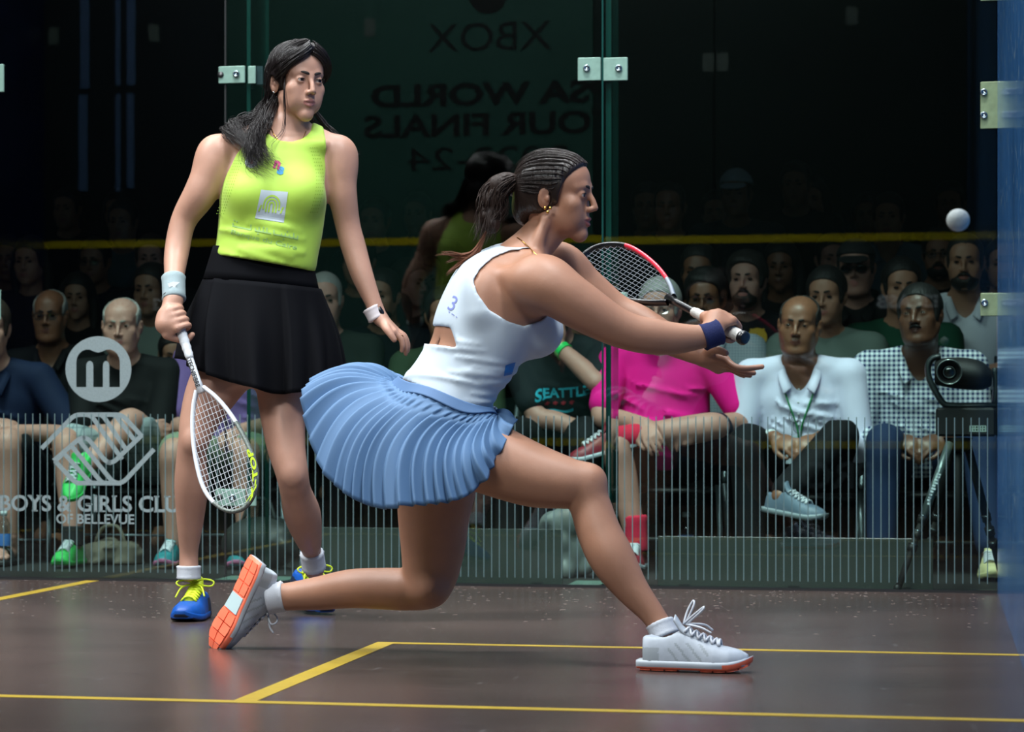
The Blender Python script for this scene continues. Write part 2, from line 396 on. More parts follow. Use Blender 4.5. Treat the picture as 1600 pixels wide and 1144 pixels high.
# ------------------------------------------------------------------ the court
def brushed(name, col, rough, streak, amt, spec=.5, bump=.12, scuff=None):
    """painted board: grain stretched along one axis, fine scuffs"""
    m = bpy.data.materials.new(name); m.use_nodes = True; nt = m.node_tree; N, L = nt.nodes, nt.links; b = N['Principled BSDF']
    tc = N.new('ShaderNodeTexCoord'); mp = N.new('ShaderNodeMapping'); mp.inputs['Scale'].default_value = streak
    L.new(tc.outputs['Object'], mp.inputs[0])
    n = N.new('ShaderNodeTexNoise'); n.inputs['Scale'].default_value = 1; n.inputs['Detail'].default_value = 7; n.inputs['Roughness'].default_value = .65
    L.new(mp.outputs[0], n.inputs['Vector'])
    n3 = N.new('ShaderNodeTexNoise'); n3.inputs['Scale'].default_value = 1.3; n3.inputs['Detail'].default_value = 3; L.new(tc.outputs['Object'], n3.inputs['Vector'])
    ad = N.new('ShaderNodeMath'); ad.operation = 'ADD'; L.new(n.outputs['Fac'], ad.inputs[0]); L.new(n3.outputs['Fac'], ad.inputs[1])
    mr = N.new('ShaderNodeMapRange'); mr.inputs['From Min'].default_value = .7; mr.inputs['From Max'].default_value = 1.3; mr.inputs['To Min'].default_value = 1-amt; mr.inputs['To Max'].default_value = 1+amt
    L.new(ad.outputs[0], mr.inputs['Value'])
    sc = N.new('ShaderNodeVectorMath'); sc.operation = 'SCALE'; sc.inputs[0].default_value = col; L.new(mr.outputs[0], sc.inputs['Scale'])
    last = sc.outputs['Vector']
    if scuff:   # (mapping scale, threshold, colour)
        mp2 = N.new('ShaderNodeMapping'); mp2.inputs['Scale'].default_value = scuff[0]; mp2.inputs['Rotation'].default_value = scuff[3] if len(scuff) > 3 else (0, 0, 0)
        L.new(tc.outputs['Object'], mp2.inputs[0])
        n4 = N.new('ShaderNodeTexNoise'); n4.inputs['Scale'].default_value = 1; n4.inputs['Detail'].default_value = 2; L.new(mp2.outputs[0], n4.inputs['Vector'])
        r4 = N.new('ShaderNodeMapRange'); r4.inputs['From Min'].default_value = scuff[1]; r4.inputs['From Max'].default_value = scuff[1]+.06; L.new(n4.outputs['Fac'], r4.inputs['Value'])
        mx = N.new('ShaderNodeMix'); mx.data_type = 'RGBA'; mx.inputs[7].default_value = tuple(scuff[2])+(1,)
        L.new(r4.outputs[0], mx.inputs[0]); L.new(last, mx.inputs[6]); last = mx.outputs[2]
    L.new(last, b.inputs['Base Color']); b.inputs['Roughness'].default_value = rough; b.inputs['Specular IOR Level'].default_value = spec
    bp = N.new('ShaderNodeBump'); bp.inputs['Strength'].default_value = bump; bp.inputs['Distance'].default_value = .002; L.new(n.outputs['Fac'], bp.inputs['Height']); L.new(bp.outputs[0], b.inputs['Normal'])
    MATS[name] = m
    return m
M_floor = brushed('court_floor_paint', srgb(71, 58, 54), .25, (5, 55, 1), .35, .5, .10, ((30, 4, 1), .70, srgb(96, 88, 86), (0, 0, .25)))
M_yel = mat('yellow_line_paint', srgb(172, 144, 40), .4, noise=(30, .1))
M_yel2 = mat('yellow_line_paint_bright', srgb(215, 195, 15), .45)
M_blue = brushed('blue_side_wall_film', srgb(66, 122, 184), .12, (1, 5, .7), .3, .25, .02, ((1, 13, 22), .61, srgb(122, 160, 198)))
M_navy = mat('navy_side_wall', srgb(12, 26, 70), .25, noise=(4, .2))
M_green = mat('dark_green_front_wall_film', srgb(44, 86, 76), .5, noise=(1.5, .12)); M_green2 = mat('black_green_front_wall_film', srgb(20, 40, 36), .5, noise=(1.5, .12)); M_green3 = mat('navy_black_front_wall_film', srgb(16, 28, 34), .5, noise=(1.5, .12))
M_letter_dark = mat('near_black_lettering', srgb(8, 14, 14), .6)
M_letter_pale = mat('pale_grey_lettering', srgb(240, 246, 248), .6)
M_black = mat('matt_black_paint', (.006, .007, .008), .7)
M_tin = mat('tin_black_sheet', srgb(14, 16, 18), .5)
M_clip = mat('brushed_clip_metal', srgb(132, 165, 152), .5, .3, noise=(60, .08))
M_clipy = mat('aged_clip_metal', srgb(140, 158, 120), .5, .3, noise=(40, .12))
M_screw = mat('steel_screw', srgb(150, 165, 172), .25, 1.)
M_dark = mat('dark_rubber', (.01, .011, .012), .5)
M_glass = glass_mat('green_tinted_glass', (.87, .95, .92))
M_edge = mat('glass_edge_green', srgb(20, 60, 56), .15, noise=(3, .2))
M_gprint = mat('frosted_vinyl_print', srgb(130, 144, 146), .7, noise=(200, .1))
M_gline = mat('white_stripe_print', srgb(88, 112, 114), .7)

fl = obj('floor', MB().box((-3.2, -9.75, -.1), (3.2, 0, 0)).mesh('floor'), M_floor, kind='structure')
def line(x0, y0, x1, y1): MB().box((x0, y0, .0002), (x1, y1, .0009)).build('floor_line', M_yel, fl)
line(-3.2, -4.31, 3.2, -4.26)                       # short line
line(-.025, -4.26, .025, 0)                         # half-court line
line(1.55, -4.26, 1.60, -2.61); line(1.60, -2.66, 3.2, -2.61)      # right service box
line(-1.60, -4.26, -1.55, -2.61); line(-3.2, -2.66, -1.60, -2.61)  # left service box
# scattered pale flecks of dust near the back wall
fk = MB()
for _ in range(520):
    y = -abs(RNG.normal(0, .8))-.03; x = RNG.uniform(-.6, 3.15); a = RNG.normal(0, .5); l = RNG.uniform(.0015, .0075); w = .0007
    d = np.array([math.cos(a), math.sin(a)])*l; e = np.array([-math.sin(a), math.cos(a)])*w
    q = [np.array([x, y])+s1*d+s2*e for s1, s2 in ((-1, -1), (1, -1), (1, 1), (-1, 1))]
    fk.add([(*p, .0004) for p in q]+[(*p, .001) for p in q], [(4, 5, 6, 7), (0, 1, 5, 4), (1, 2, 6, 5), (2, 3, 7, 6), (3, 0, 4, 7)])
fk.build('dust_fleck', mat('pale_dust', srgb(150, 142, 138), .9), fl, kind='stuff')

# ---- glass back wall: three panes, fins, clips, prints
wb = empty('wall_back', (0, 0, 0), kind='structure')
XJ0, XJ1, XE = PY(352, 600, 0)[0], PY(942, 600, 0)[0], 3.2
GT = .012
def pane(x0, x1, tx=0, tz=0):
    """one glass sheet, its inner face on y = 0, leaning by tiny angles"""
    m = MB(); m.box((x0-(x0+x1)/2, 0, 0), (x1-(x0+x1)/2, GT, 4.3)); m.I = [1, 1, 0, 0, 1, 1]
    return m.build('glass_panel', [M_glass, M_edge], wb, loc=((x0+x1)/2, 0, .012), rot=(tx, 0, tz))
p_l = pane(-3.2, XJ0-.003, .0010, 0); p_c = pane(XJ0+.003, XJ1-.003, .0004, 0); p_r = pane(XJ1+.003, 3.196, -.0004, 0)
PANES = [(p_l, -3.2, XJ0), (p_c, XJ0, XJ1), (p_r, XJ1, 3.196)]
def on_glass(u, v): p = PY(u, v, 0); return p[0], p[2]
def glue(V, F, pn, name, m, y=-.0012, d=.0008, **props):
    """flat print: outline in wall x, z, given a hair of thickness, stuck on a pane"""
    V = np.array(V); n = len(V); W = np.vstack([np.c_[V[:, 0], np.zeros(n)+y, V[:, 1]]])-np.array(pn.location)
    return obj(name, mesh(name, W, [tuple(reversed(f)) for f in F]), m, pn, **props)
# vertical hairline stripes on the lowest 0.6 m
STR = {id(p): MB() for p, _, _ in PANES}
u = 6.0
while u < 1556:
    x, zt = on_glass(u, 646+u*.0045); zb = .02
    for p, a, b in PANES:
        if a+.01 < x < b-.01 and x < 3.17: STR[id(p)].box((x-.0017-p.location[0], -.0016, zb), (x+.0017-p.location[0], -.0006, zt-.012))
    u += 11.35+.0010*u
for p, _, _ in PANES: STR[id(p)].build('stripe_print', M_gline, p, kind='stuff')
# bottom channel and joints
MB().box((-3.2, -.006, 0), (3.2, .022, .009)).build('bottom_channel', M_black, wb)
MB().box((XJ0-.003, -.001, .02), (XJ0+.003, GT, 4.3)).build('joint_seal', M_black, wb)
MB().box((XJ1-.004, -.0012, .02), (XJ1+.002, GT, 4.3)).build('joint_seal', M_edge, wb)
# stiffening fins standing behind the joints
def fin(x, w, d):
    m = MB(); m.box((x-w/2, GT+.004, .02), (x+w/2, GT+.004+d, 4.3)); m.I = [1, 1, 1, 1, 0, 0]
    m.build('glass_fin', [M_glass, M_edge], wb)
fin(PY(389, 600, .02)[0], .014, .30); fin(PY(951, 600, .02)[0], .019, .24)
def clip(u0, v0, u1, v1, screws, m=M_clip, dark=None):
    (x0, zt), (x1, zb) = on_glass(u0, v0), on_glass(u1, v1); b = MB(); b.box((x0, -.007, zb), (x1, -.0015, zt), .0022)
    o = b.build('clip_plate', m, wb)
    for su, sv in screws:
        x, z = on_glass(su, sv); s_ = MB(); s_.lathe([(.0115, .0), (.0125, .002), (.0125, .006), (.010, .008), (.0065, .008), (.0065, .005), (.0, .005)], (x, -.007, z), (0, -1, 0), 16); s_.build('screw', M_screw, o, True)
    if dark:
        x, z = on_glass(*dark); MB().lathe([(.012, 0), (.011, .004), (.0, .006)], (x, -.006, z), (0, -1, 0), 14).build('rubber_plug', M_dark, o, True)
    return o
clip(342, 104, 383.5, 130, [(370, 116)], dark=(345.5, 117))
o = clip(388, 103.5, 400, 131, [])
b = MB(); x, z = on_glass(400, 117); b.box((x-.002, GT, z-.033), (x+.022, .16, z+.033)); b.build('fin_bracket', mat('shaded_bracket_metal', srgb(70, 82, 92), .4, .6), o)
clip(903, 90.5, 939, 126, [(917, 107)]); clip(943, 90.5, 981, 126, [(967, 107)])
clip(1532, 128, 1566, 201, [(1537, 144.5), (1537, 180.5)], M_clipy); clip(1532, 458, 1566, 494, [(1538, 473.5)], M_clipy)
clip(-16, 101, 7, 144, []); clip(-18, 453, 2, 500, []); clip(1532, -30, 1566, 1, [], M_clipy)
clip(337, 764, 384, 791, [(364, 777.5)], dark=(344, 777)); clip(388, 764, 401, 791, [])
clip(903, 457, 939, 493, [(917, 474)]); clip(943, 457, 981, 493, [(962, 475)])
for ua, ub, va in ((884, 935, 919), (941, 966, 919.5), (330, 384, 906), (388, 440, 907)):
    xa, xb = PY(ua, va, .03)[0], PY(ub, va, .03)[0]; MB().box((xa, .03, .0), (xb, .34, .006), .002).build('floor_bracket', M_clip, wb)
# ---- prints on the glass (door pane side)
def prism_outline(poly, holes=()): return poly
def px_poly(pts): return [on_glass(*p) for p in pts]
def add_px_text(s, u, v, hpx, wpx, pn, m, bold=.02, name='lettering', mirror=False, **kw):
    V, F = text_mesh(s, 1, bold, **kw); lo, hi = V.min(0), V.max(0); V = (V-(lo+hi)/2)/(hi-lo+1e-9)
    (x0, z0), (x1, z1) = on_glass(u-wpx/2, v+hpx/2), on_glass(u+wpx/2, v-hpx/2)
    if mirror: V[:, 0] *= -1; F = [tuple(reversed(f)) for f in F]
    return glue(np.c_[(x0+x1)/2+V[:, 0]*(x1-x0), (z0+z1)/2+V[:, 1]*(z1-z0)], [tuple(reversed(f)) for f in F], pn, name, m)
def slab_text(s, u0, u1, v, hpx, pn, m):
    """bold lettering with slab serifs added at the foot and head of each upright"""
    V, F = text_mesh(s, 1, .022, align='LEFT'); lo, hi = V.min(0), V.max(0)
    ser = {'B': ((.02, .14, 1), (.02, .14, 0)), 'Y': ((0, .3, 1), (.62, .95, 1), (.3, .68, 0)), 'I': ((-.1, 1.1, 1), (-.1, 1.1, 0)), 'R': ((-.04, .2, 1), (-.04, .45, 0), (.75, 1.08, 0)), 'L': ((-.08, .45, 1), (-.08, .2, 0)), 'U': ((-.1, .38, 1), (.64, 1.1, 1)), 'C': (), 'G': ((.55, 1.05, .42),)}
    x = 0.
    for i, ch in enumerate(s):
        if ch == ' ': continue
        a = text_mesh(s[:i+1], 1, .022, align='LEFT')[0][:, 0].max(); w = np.ptp(text_mesh(ch, 1, .022, align='LEFT')[0][:, 0])
        for l, r, h in ser.get(ch, ()):
            xa, xb = a-w+l*w, a-w+r*w; t = .085*(hi[1]-lo[1]); zz = lo[1]+(hi[1]-lo[1])*h-(t if h == 1 else 0); n = len(V)
            V = np.vstack([V, [(xa, zz, 0), (xb, zz, 0), (xb, zz+t, 0), (xa, zz+t, 0)]]); F = F+[(n, n+1, n+2, n+3)]
    lo, hi = V.min(0), V.max(0); (x0, z0), (x1, z1) = on_glass(u0, v+hpx/2), on_glass(u1, v-hpx/2)
    W = np.c_[x0+(V[:, 0]-lo[0])/(hi[0]-lo[0])*(x1-x0), z0+(V[:, 1]-lo[1])/(hi[1]-lo[1])*(z1-z0)]
    return glue(W, [tuple(reversed(f)) for f in F], pn, 'lettering', m)
slab_text('BOYS & GIRLS CLUB', 0, 301, 787, 23.5, p_l, M_gprint)
add_px_text('OF BELLEVUE', 149, 811, 14.5, 122, p_l, M_gprint, .018)
# round badge with the letter m cut out
def ring_fill(outer, inner):
    """quads between two loops of equal length"""
    n = len(outer); return list(outer)+list(inner), [(i, (i+1) % n, n+(i+1) % n, n+i) for i in range(n)]
def badge():
    cu, cv, R = 154, 577, 51.5
    # m outline in px: three uprights under two arches
    m_pts = []
    L0, R0, top, bot = 119.5, 187.5, 546, 605
    def arc(cx, cy, r1, r2, a0, a1, n): return [(cx+r1*math.cos(t), cy-r2*math.sin(t)) for t in np.linspace(a0, a1, n)]
    out = [(L0, bot), (L0, 566)]+arc(137, 566, 17.5, 20, math.pi, math.pi*.32, 7)+[(153.5, 551)]+arc(170, 566, 17.5, 20, math.pi*.68, 0, 7)+[(R0, 566), (R0, bot), (171, bot), (171, 571)]
    out += arc(166, 571, 5, 7, 0, math.pi, 6)[1:]+[(161, bot), (146, bot), (146, 571)]+arc(140.5, 571, 5.5, 7, 0, math.pi, 6)[1:]+[(135, bot)]
    import mathutils.geometry as mg
    circ = [(cu+R*math.cos(t), cv+R*math.sin(t)) for t in np.linspace(0, 2*math.pi, 49)[:-1]]
    P = [Vector((*on_glass(*p), 0)) for p in circ]; H = [Vector((*on_glass(*p), 0)) for p in out]
    tri = mg.tessellate_polygon([P, H]); V = [(p.x, p.y) for p in P+H]
    F = []
    for t in tri:
        a, b, c = [np.array(V[i]) for i in t]; ar = (b[0]-a[0])*(c[1]-a[1])-(b[1]-a[1])*(c[0]-a[0])
        F.append(t if ar < 0 else tuple(reversed(t)))
    glue(V, [tuple(reversed(f)) if 0 else f[::-1] for f in F], p_l, 'round_badge', M_gprint)
badge()
def strokes(lines, w, name, pn, m):
    """thick rounded polylines in px"""
    V, F, O = [], [], []
    for li, L_ in enumerate(lines):
        P = np.array(L_, float); T = np.gradient(P, axis=0); T /= np.linalg.norm(T, axis=1)[:, None]; Nn = np.c_[-T[:, 1], T[:, 0]]; b = len(V)
        for p, q in zip(P, Nn): V += [on_glass(*(p+q*w/2)), on_glass(*(p-q*w/2))]
        F += [(b+2*i, b+2*i+1, b+2*i+3, b+2*i+2) for i in range(len(P)-1)]; O += [-.0012-.00015*li]*(2*len(P))
    return glue(V, F, pn, name, m, y=np.array(O))
def rnd(pts, r, n=5):
    """polyline with rounded corners"""
    P = [np.array(p, float) for p in pts]; o = [P[0]]
    for i in range(1, len(P)-1):
        a = P[i]+(P[i-1]-P[i])/np.linalg.norm(P[i-1]-P[i])*r; b = P[i]+(P[i+1]-P[i])/np.linalg.norm(P[i+1]-P[i])*r
        for t in np.linspace(0, 1, n): o.append((1-t)**2*a+2*t*(1-t)*P[i]+t*t*b)
    return o+[P[-1]]
strokes([rnd([(65, 701), (117, 648), (142, 648), (191, 718)], 9)[:], rnd([(136, 648), (160, 648), (199, 705)], 6), rnd([(156, 648), (180, 648), (212, 690)], 6), rnd([(174, 648), (191, 648), (222, 682)], 9), rnd([(222, 680), (176, 724), (166, 722), (137, 684), (126, 684), (84, 720)], 8),
         rnd([(86, 720), (118, 755), (133, 755)], 8), rnd([(100, 708), (142, 755), (152, 755)], 6), rnd([(113, 698), (160, 755), (170, 755)], 6), rnd([(123, 687), (178, 755), (192, 755), (241, 702)], 9), [(118, 755), (190, 755)], [(86, 721), (100, 708)]], 7.0, 'hands_emblem', p_l, M_gprint)

# ---- side walls
MB().box((3.2, -9.75, 0), (3.26, .0, 4.3)).build('wall_right', M_blue, kind='structure')
MB().box((-3.26, -9.75, 0), (-3.2, .0, 4.3)).build('wall_left', M_navy, kind='structure')
# ---- front wall (it shows only as a reflection in the back glass): pane with a camera hatch, tin, lines, lettering
wf = empty('wall_front', (0, -9.75, 0), kind='structure')
hx0, hx1, hz0, hz1 = 2.68, 3.12, .5, .80
def front_panel(bx, m):
    b = MB()
    for lo, hi in bx: b.box(lo, hi)
    b.build('front_panel', m, wf)
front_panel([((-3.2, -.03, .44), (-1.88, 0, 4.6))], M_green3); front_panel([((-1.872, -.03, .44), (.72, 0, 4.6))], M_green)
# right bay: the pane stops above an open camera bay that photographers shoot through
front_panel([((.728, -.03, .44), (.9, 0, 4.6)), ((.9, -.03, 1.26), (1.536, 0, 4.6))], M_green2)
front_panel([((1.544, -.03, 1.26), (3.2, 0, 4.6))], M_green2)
MB().box((.9, -.035, 1.245), (3.2, .004, 1.262)).build('bay_edge', M_black, wf)
MB().box((-3.2, -.03, 0), (3.2, .0, .39)).build('tin_sheet', M_tin, wf)
MB().box((-3.2, -.03, .39), (3.2, .012, .44)).build('tin_line', M_yel2, wf)
MB().box((-3.2, 0, 1.78), (3.2, .002, 1.83)).build('service_line', M_yel2, wf)
def front_text(s, uc, v, h, w, m, bold=.02, **kw):
    """lettering on the front wall that reads correctly from inside the court; uc, v = where its mirror image is seen"""
    V, F = text_mesh(s, 1, bold, **kw); lo, hi = V.min(0), V.max(0); V = (V-(lo+hi)/2)/(hi-lo+1e-9)
    X = CX-((U0+FPX*math.tan(YAW))-uc)/228.; Z = CZ+(V0-v)/228.
    W = np.c_[X-V[:, 0]*w/228., np.full(len(V), .0015), Z+V[:, 1]*h/228.]
    obj('lettering', mesh('lettering', W, F), m, wf)
front_text('XBOX', 781, 55, 45, 196, M_letter_dark, .0)
front_text('PSA WORLD', 781, 145, 37, 378, M_letter_dark, .035)
front_text('TOUR FINALS', 781, 193, 37, 402, M_letter_dark, .03)
front_text('2023-24', 778, 246, 36, 254, M_letter_dark, .0)
front_text('ASB', 190, 475, 17, 48, M_letter_pale, .045); front_text('ASB', 1401, 474, 21, 52, M_letter_pale, .045)
front_text('PRO', 1316, 739, 42, 112, mat('grey_tin_lettering', srgb(105, 118, 122), .6), .02); front_text('CLUB', 1316, 771, 13, 112, MATS['grey_tin_lettering'], .0, spacing=1.9)
def front_plate(u, v, w, h, m, name, y=.004):
    X = CX-((U0+FPX*math.tan(YAW))-u)/228.; Z = CZ+(V0-v)/228.
    MB().box((X-w/456., .001, Z-h/456.), (X+w/456., y, Z+h/456.)).build(name, m, wf)
for u, v in ((590, 35), (235, 35), (1121, 102), (1143, 102), (1338, 37), (66, 35)): front_plate(u, v, 17, 28, mat('dull_clip_metal', srgb(84, 98, 92), .6), 'clip_plate')
for cx_ in (244, 1455):      # small chequered emblem beside each sponsor name
    for i, j in ((-1, -1), (0, -1), (1, -1), (-1, 0), (1, 0), (-1, 1), (0, 1), (1, 1)):
        if (i, j) != (0, 0): front_plate(cx_+i*7, 474+j*7, 5 if (i+j) % 2 else 6, 5, M_letter_pale, 'emblem_square', .002)
V = []
X = CX-((U0+FPX*math.tan(YAW))-779)/228.; MB().lathe([(.13, 0), (.13, .002)], (X, .0, CZ+(V0+10)/228.), (0, 1, 0), 32).build('sphere_emblem', M_letter_dark, wf)
M_bluestrip = mat('blue_lit_column_colour', srgb(70, 98, 136), .8)  # stand-ins for blue-lit columns behind the front glass, the light put into their colour
for u, w, t, bt in ((24, 13, -40, 290), (119, 15, -40, 122), (116, 15, 132, 288), (175, 8, -40, 118), (175, 8, 132, 290), (197, 14, -40, 118), (196, 12, 132, 285)):
    front_plate(u, (t+bt)/2, w, bt-t, M_bluestrip, 'blue_lit_column_strip')
# ------------------------------------------------------------------ figures: shared anatomy
SK = {}
def skin(name, col, rough=.48):
    if name not in SK: SK[name] = mat('skin_'+name, col, rough, noise=(14, .07), bump=(260, .06), sub=.08)
    return SK[name]
def hairmat(name, col, rough=.38, spec=.45):
    """hair: fine streaks and a soft sheen"""
    key = 'hair_'+name
    if key in MATS: return MATS[key]
    m = mat(key, col, rough, spec=spec); nt = m.node_tree; N, L = nt.nodes, nt.links; b = N['Principled BSDF']
    tc = N.new('ShaderNodeTexCoord'); n = N.new('ShaderNodeTexNoise'); n.inputs['Scale'].default_value = 120; n.inputs['Detail'].default_value = 2
    mp = N.new('ShaderNodeMapping'); mp.inputs['Scale'].default_value = (1, 1, .12); L.new(tc.outputs['Object'], mp.inputs[0]); L.new(mp.outputs[0], n.inputs['Vector'])
    bp = N.new('ShaderNodeBump'); bp.inputs['Strength'].default_value = .7; bp.inputs['Distance'].default_value = .005; L.new(n.outputs['Fac'], bp.inputs['Height']); L.new(bp.outputs[0], b.inputs['Normal'])
    return m
M_eyew = mat('eye_white', srgb(176, 166, 160), .25); M_pupil = mat('eye_pupil', (.004, .003, .003), .15)
M_iris = mat('eye_iris_brown', srgb(52, 32, 20), .2)
M_brow = mat('eyebrow_hair', srgb(30, 22, 18), .7); M_browg = mat('eyebrow_grey', srgb(140, 132, 125), .8)
LIPS = {}
def lipmat(name, col): return mat('lip_'+name, col, .4, noise=(80, .1))
CRAN = ((0, -.012, .034), (.073, .093, .079))
class Head:
    """a head in its own frame: +x the person's right, +y forward, +z up; origin between the ears at eye level"""
    def __init__(s, o, R, sc=1., jaw=1., nose=1., wide=1., eyeo=1., mouth=0., brow=1., ear=1., fat=0.): s.__dict__.update(o=np.array(o, float), R=np.array(R, float), sc=sc, jaw=jaw, nose=nose, wide=wide, eyeo=eyeo, mouth=mouth, brow=brow, ear=ear, fat=fat)
    def p(s, x, y, z): return s.o+s.R@(np.array([x*s.wide, y, z])*s.sc)
    def loc(s, V): return (np.asarray(V)-s.o)@s.R/s.sc/np.array([s.wide, 1, 1])
    def rows(s): return s.R.T
    def carve(s, f, neck, rneck=.054, detail=True, k=1.):
        c = s.sc; P = s.p; E = lambda q, r, kk=.01, op='u': f.ell(P(*q), np.array(r)*c*np.array([s.wide, 1, 1]), s.rows(), kk*c, op)
        E(*CRAN, .01); E((0, .030, -.028), (.060*(.35+.65*s.jaw), .056, .074), .02)
        E((0, .052, .035), (.056, .036, .048), .02)
        j = s.jaw
        f.limb([P(.052*j, .004, -.052), P(.037*j, .03, -.088+.016*max(0, 1-j)*4), P(.006+.007*min(1, max(0, (j-.8)/.2)), .065, -.103)], np.array([.017+.004*s.fat, .017+.006*s.fat, .0125+.0035*min(1, max(0, (j-.84)/.16))])*c, .026*c)
        f.limb([P(-.052*j, .004, -.052), P(-.037*j, .03, -.088+.016*max(0, 1-j)*4), P(-.006-.007*min(1, max(0, (j-.8)/.2)), .065, -.103)], np.array([.017+.004*s.fat, .017+.006*s.fat, .0125+.0035*min(1, max(0, (j-.84)/.16))])*c, .026*c)
        E((0, .068, -.101), (.017, .014, .015), .02)
        for q in (1, -1):
            E((q*.041, .056, -.026), (.024, .022, .022), .02); E((q*.038, .044, -.058), (.020, .028, .032), .02); E((q*.027, .058, -.058), (.018, .019, .026), .02)
            f.limb([P(q*.044, .066, .017), P(q*.026, .082, .021), P(q*.006, .084, .014)], np.array([.008, .0085, .007])*c*s.brow, .014*c)
            E((q*.031, .1015, -.001), (.017, .018, .0105), .012, 's')
        if s.fat: E((0, .035, -.105), (.05, .04, .022*s.fat+.01), .03)
        n = s.nose
        f.limb([P(0, .082, .010), P(0, .094+.004*n, -.012), P(0, .106+.007*(n-1), -.034)], np.array([.0075, .008*n, .0095*n])*c, .010*c)
        for q in (1, -1):
            f.ell(P(q*.0115*n, .094, -.038), np.array([.0075*n, .010, .0075])*c, s.rows(), .006*c)
        # mouth: muzzle, lips, the line between them
        E((0, .071, -.064), (.026, .018, .022), .014)
        f.limb([P(.021, .081, -.066), P(.008, .0905, -.0625), P(0, .0905, -.064), P(-.008, .0905, -.0625), P(-.021, .081, -.066)], np.array([.0028, .0045, .0042, .0045, .0028])*c, .004*c)
        f.limb([P(.019, .081, -.069), P(0, .0888, -.0745-.006*s.mouth), P(-.019, .081, -.069)], np.array([.0028, .0056, .0028])*c, .004*c)
        f.limb([P(.021, .086, -.067), P(0, .097, -.0685-.003*s.mouth), P(-.021, .086, -.067)], np.array([.0012, .0018+.0026*s.mouth, .0012])*c, .003*c, 's')
        if detail:
            for q in (1, -1):     # lids around the eyeball
                e = (q*.031, .0745, -.001)
                E(e, (.0142, .0142, .0138), .004)
                E((q*.0312, .0885, -.0015), (.0135, .0115, .0044*s.eyeo), .0015, 's')
        for q in (1, -1):         # ears: rim, hollow, lobe
            Re = (s.R@rotm(q*.35, 0, q*.12)).T
            f.ell(P(q*.0765, -.010, -.010), np.array([.0075, .019, .031])*c*s.ear, Re, .006*c)
            f.ell(P(q*.0845, -.004, -.005), np.array([.0055, .0115, .019])*c*s.ear, Re, .003*c, 's'); f.ell(P(q*.079, .0, -.012), np.array([.005, .006, .009])*c*s.ear, Re, .003*c)
        f.limb([P(0, -.022, -.045), P(0, -.018, -.085), neck], [rneck*1.02*c, rneck*.98*c, rneck*1.05*c], .022*c)
        return s
    def eyes(s, root, rl, look=(0, 0), iris=None, white=None):
        """two eyeballs with iris and pupil"""
        for q in (1, -1):
            c = s.p(q*.031, .0745, -.0015); g = s.R@rotm(-look[0], look[1])
            b = MB(); n, m = 14, 10; r = .0122*s.sc
            V = [(0, 1, 0)]; F = []; I = []
            angs = [.14, .26, .56, .8, 1.1, 1.5]
            for a in angs: V += [(math.sin(a)*math.cos(2*math.pi*k/n), math.cos(a), math.sin(a)*math.sin(2*math.pi*k/n)) for k in range(n)]
            for k in range(n): F.append((0, 1+(k+1) % n, 1+k)); I.append(2)
            for i in range(len(angs)-1):
                for k in range(n): F.append((1+i*n+k, 1+i*n+(k+1) % n, 1+(i+1)*n+(k+1) % n, 1+(i+1)*n+k)); I.append(2 if i < 1 else 1 if i < 2 else 0)
            W = rl(np.array(V)*r@g.T+c)
            obj('eye', mesh('eye', W, F, True, I), [white or M_eyew, iris or M_iris, M_pupil], root)
    def lashes(s, root, rl):
        for q in (1, -1):
            P = [s.p(q*.0312+x, .0885+.0005-abs(x)**2*26, -.0015+.0046*s.eyeo*math.sqrt(max(0, 1-(x/.0135)**2))) for x in np.linspace(-.0126, .0126, 9)]
            b = MB(); b.tube(rl(P), np.array([.0006, .0011, .0014, .0015, .0015, .0015, .0014, .0012, .0008])*s.sc, 5); b.build('eyelashes', M_pupil, root, True)
    def brows(s, root, rl, f_bvh=None, m=None, th=1.):
        for q in (1, -1):
            b = MB(); P = [s.p(q*x, y, z) for x, y, z in ((.009, .0930, .0162), (.020, .0928, .0195), (.034, .0856, .0215), (.049, .0714, .0170))]
            P = spline(P, 11); b.tube(rl(P), np.array([.0022, .0034, .0038, .0038, .0036, .0034, .0031, .0027, .0022, .0017, .0010])*s.sc*th, 8, flat=.45, up=s.R@np.array([0, 1., 0]))
            b.build('eyebrow', m or M_brow, root, True)
def finish(f, root, name, mats, split=None, relax=1, dec=None):
    """mesh an SDF in the camera frame as a child of root (root sits unrotated at its location)"""
    V, Q = f.nets(relax); W = cam2w(V)-np.array(root.location)
    me = fast_mesh(name, W, Q); o = obj(name, me, mats, root)
    if split is not None:
        c = V[Q].mean(1); me.polygons.foreach_set('material_index', np.asarray(split(c), np.int32))
    if dec: thin(o, dec)
    return o
def thin(o, ratio):
    """fewer faces where the surface is smooth; the shape stays"""
    md = o.modifiers.new('thin', 'DECIMATE'); md.ratio = ratio; bpy.context.view_layer.update()
    me = bpy.data.meshes.new_from_object(o.evaluated_get(bpy.context.evaluated_depsgraph_get())); old = o.data; nm = old.name
    o.modifiers.clear(); o.data = me; bpy.data.meshes.remove(old); me.name = nm
def lips_of(h):
    def fn(c):
        q = h.loc(c); x, y, z = q[:, 0], q[:, 1], q[:, 2]
        up = -.0665+.0092*(1-(np.abs(x)/.0235)**1.6)-.0012*np.exp(-(x/.004)**2); dn = -.0675-(.0128+.006*h.mouth)*(1-(np.abs(x)/.0225)**2)
        return ((np.abs(x) < .0225) & (z < up) & (z > dn) & (y > .070)).astype(int)
    return fn
def rel(root): L = np.array(root.location); return lambda V: cam2w(V)-L
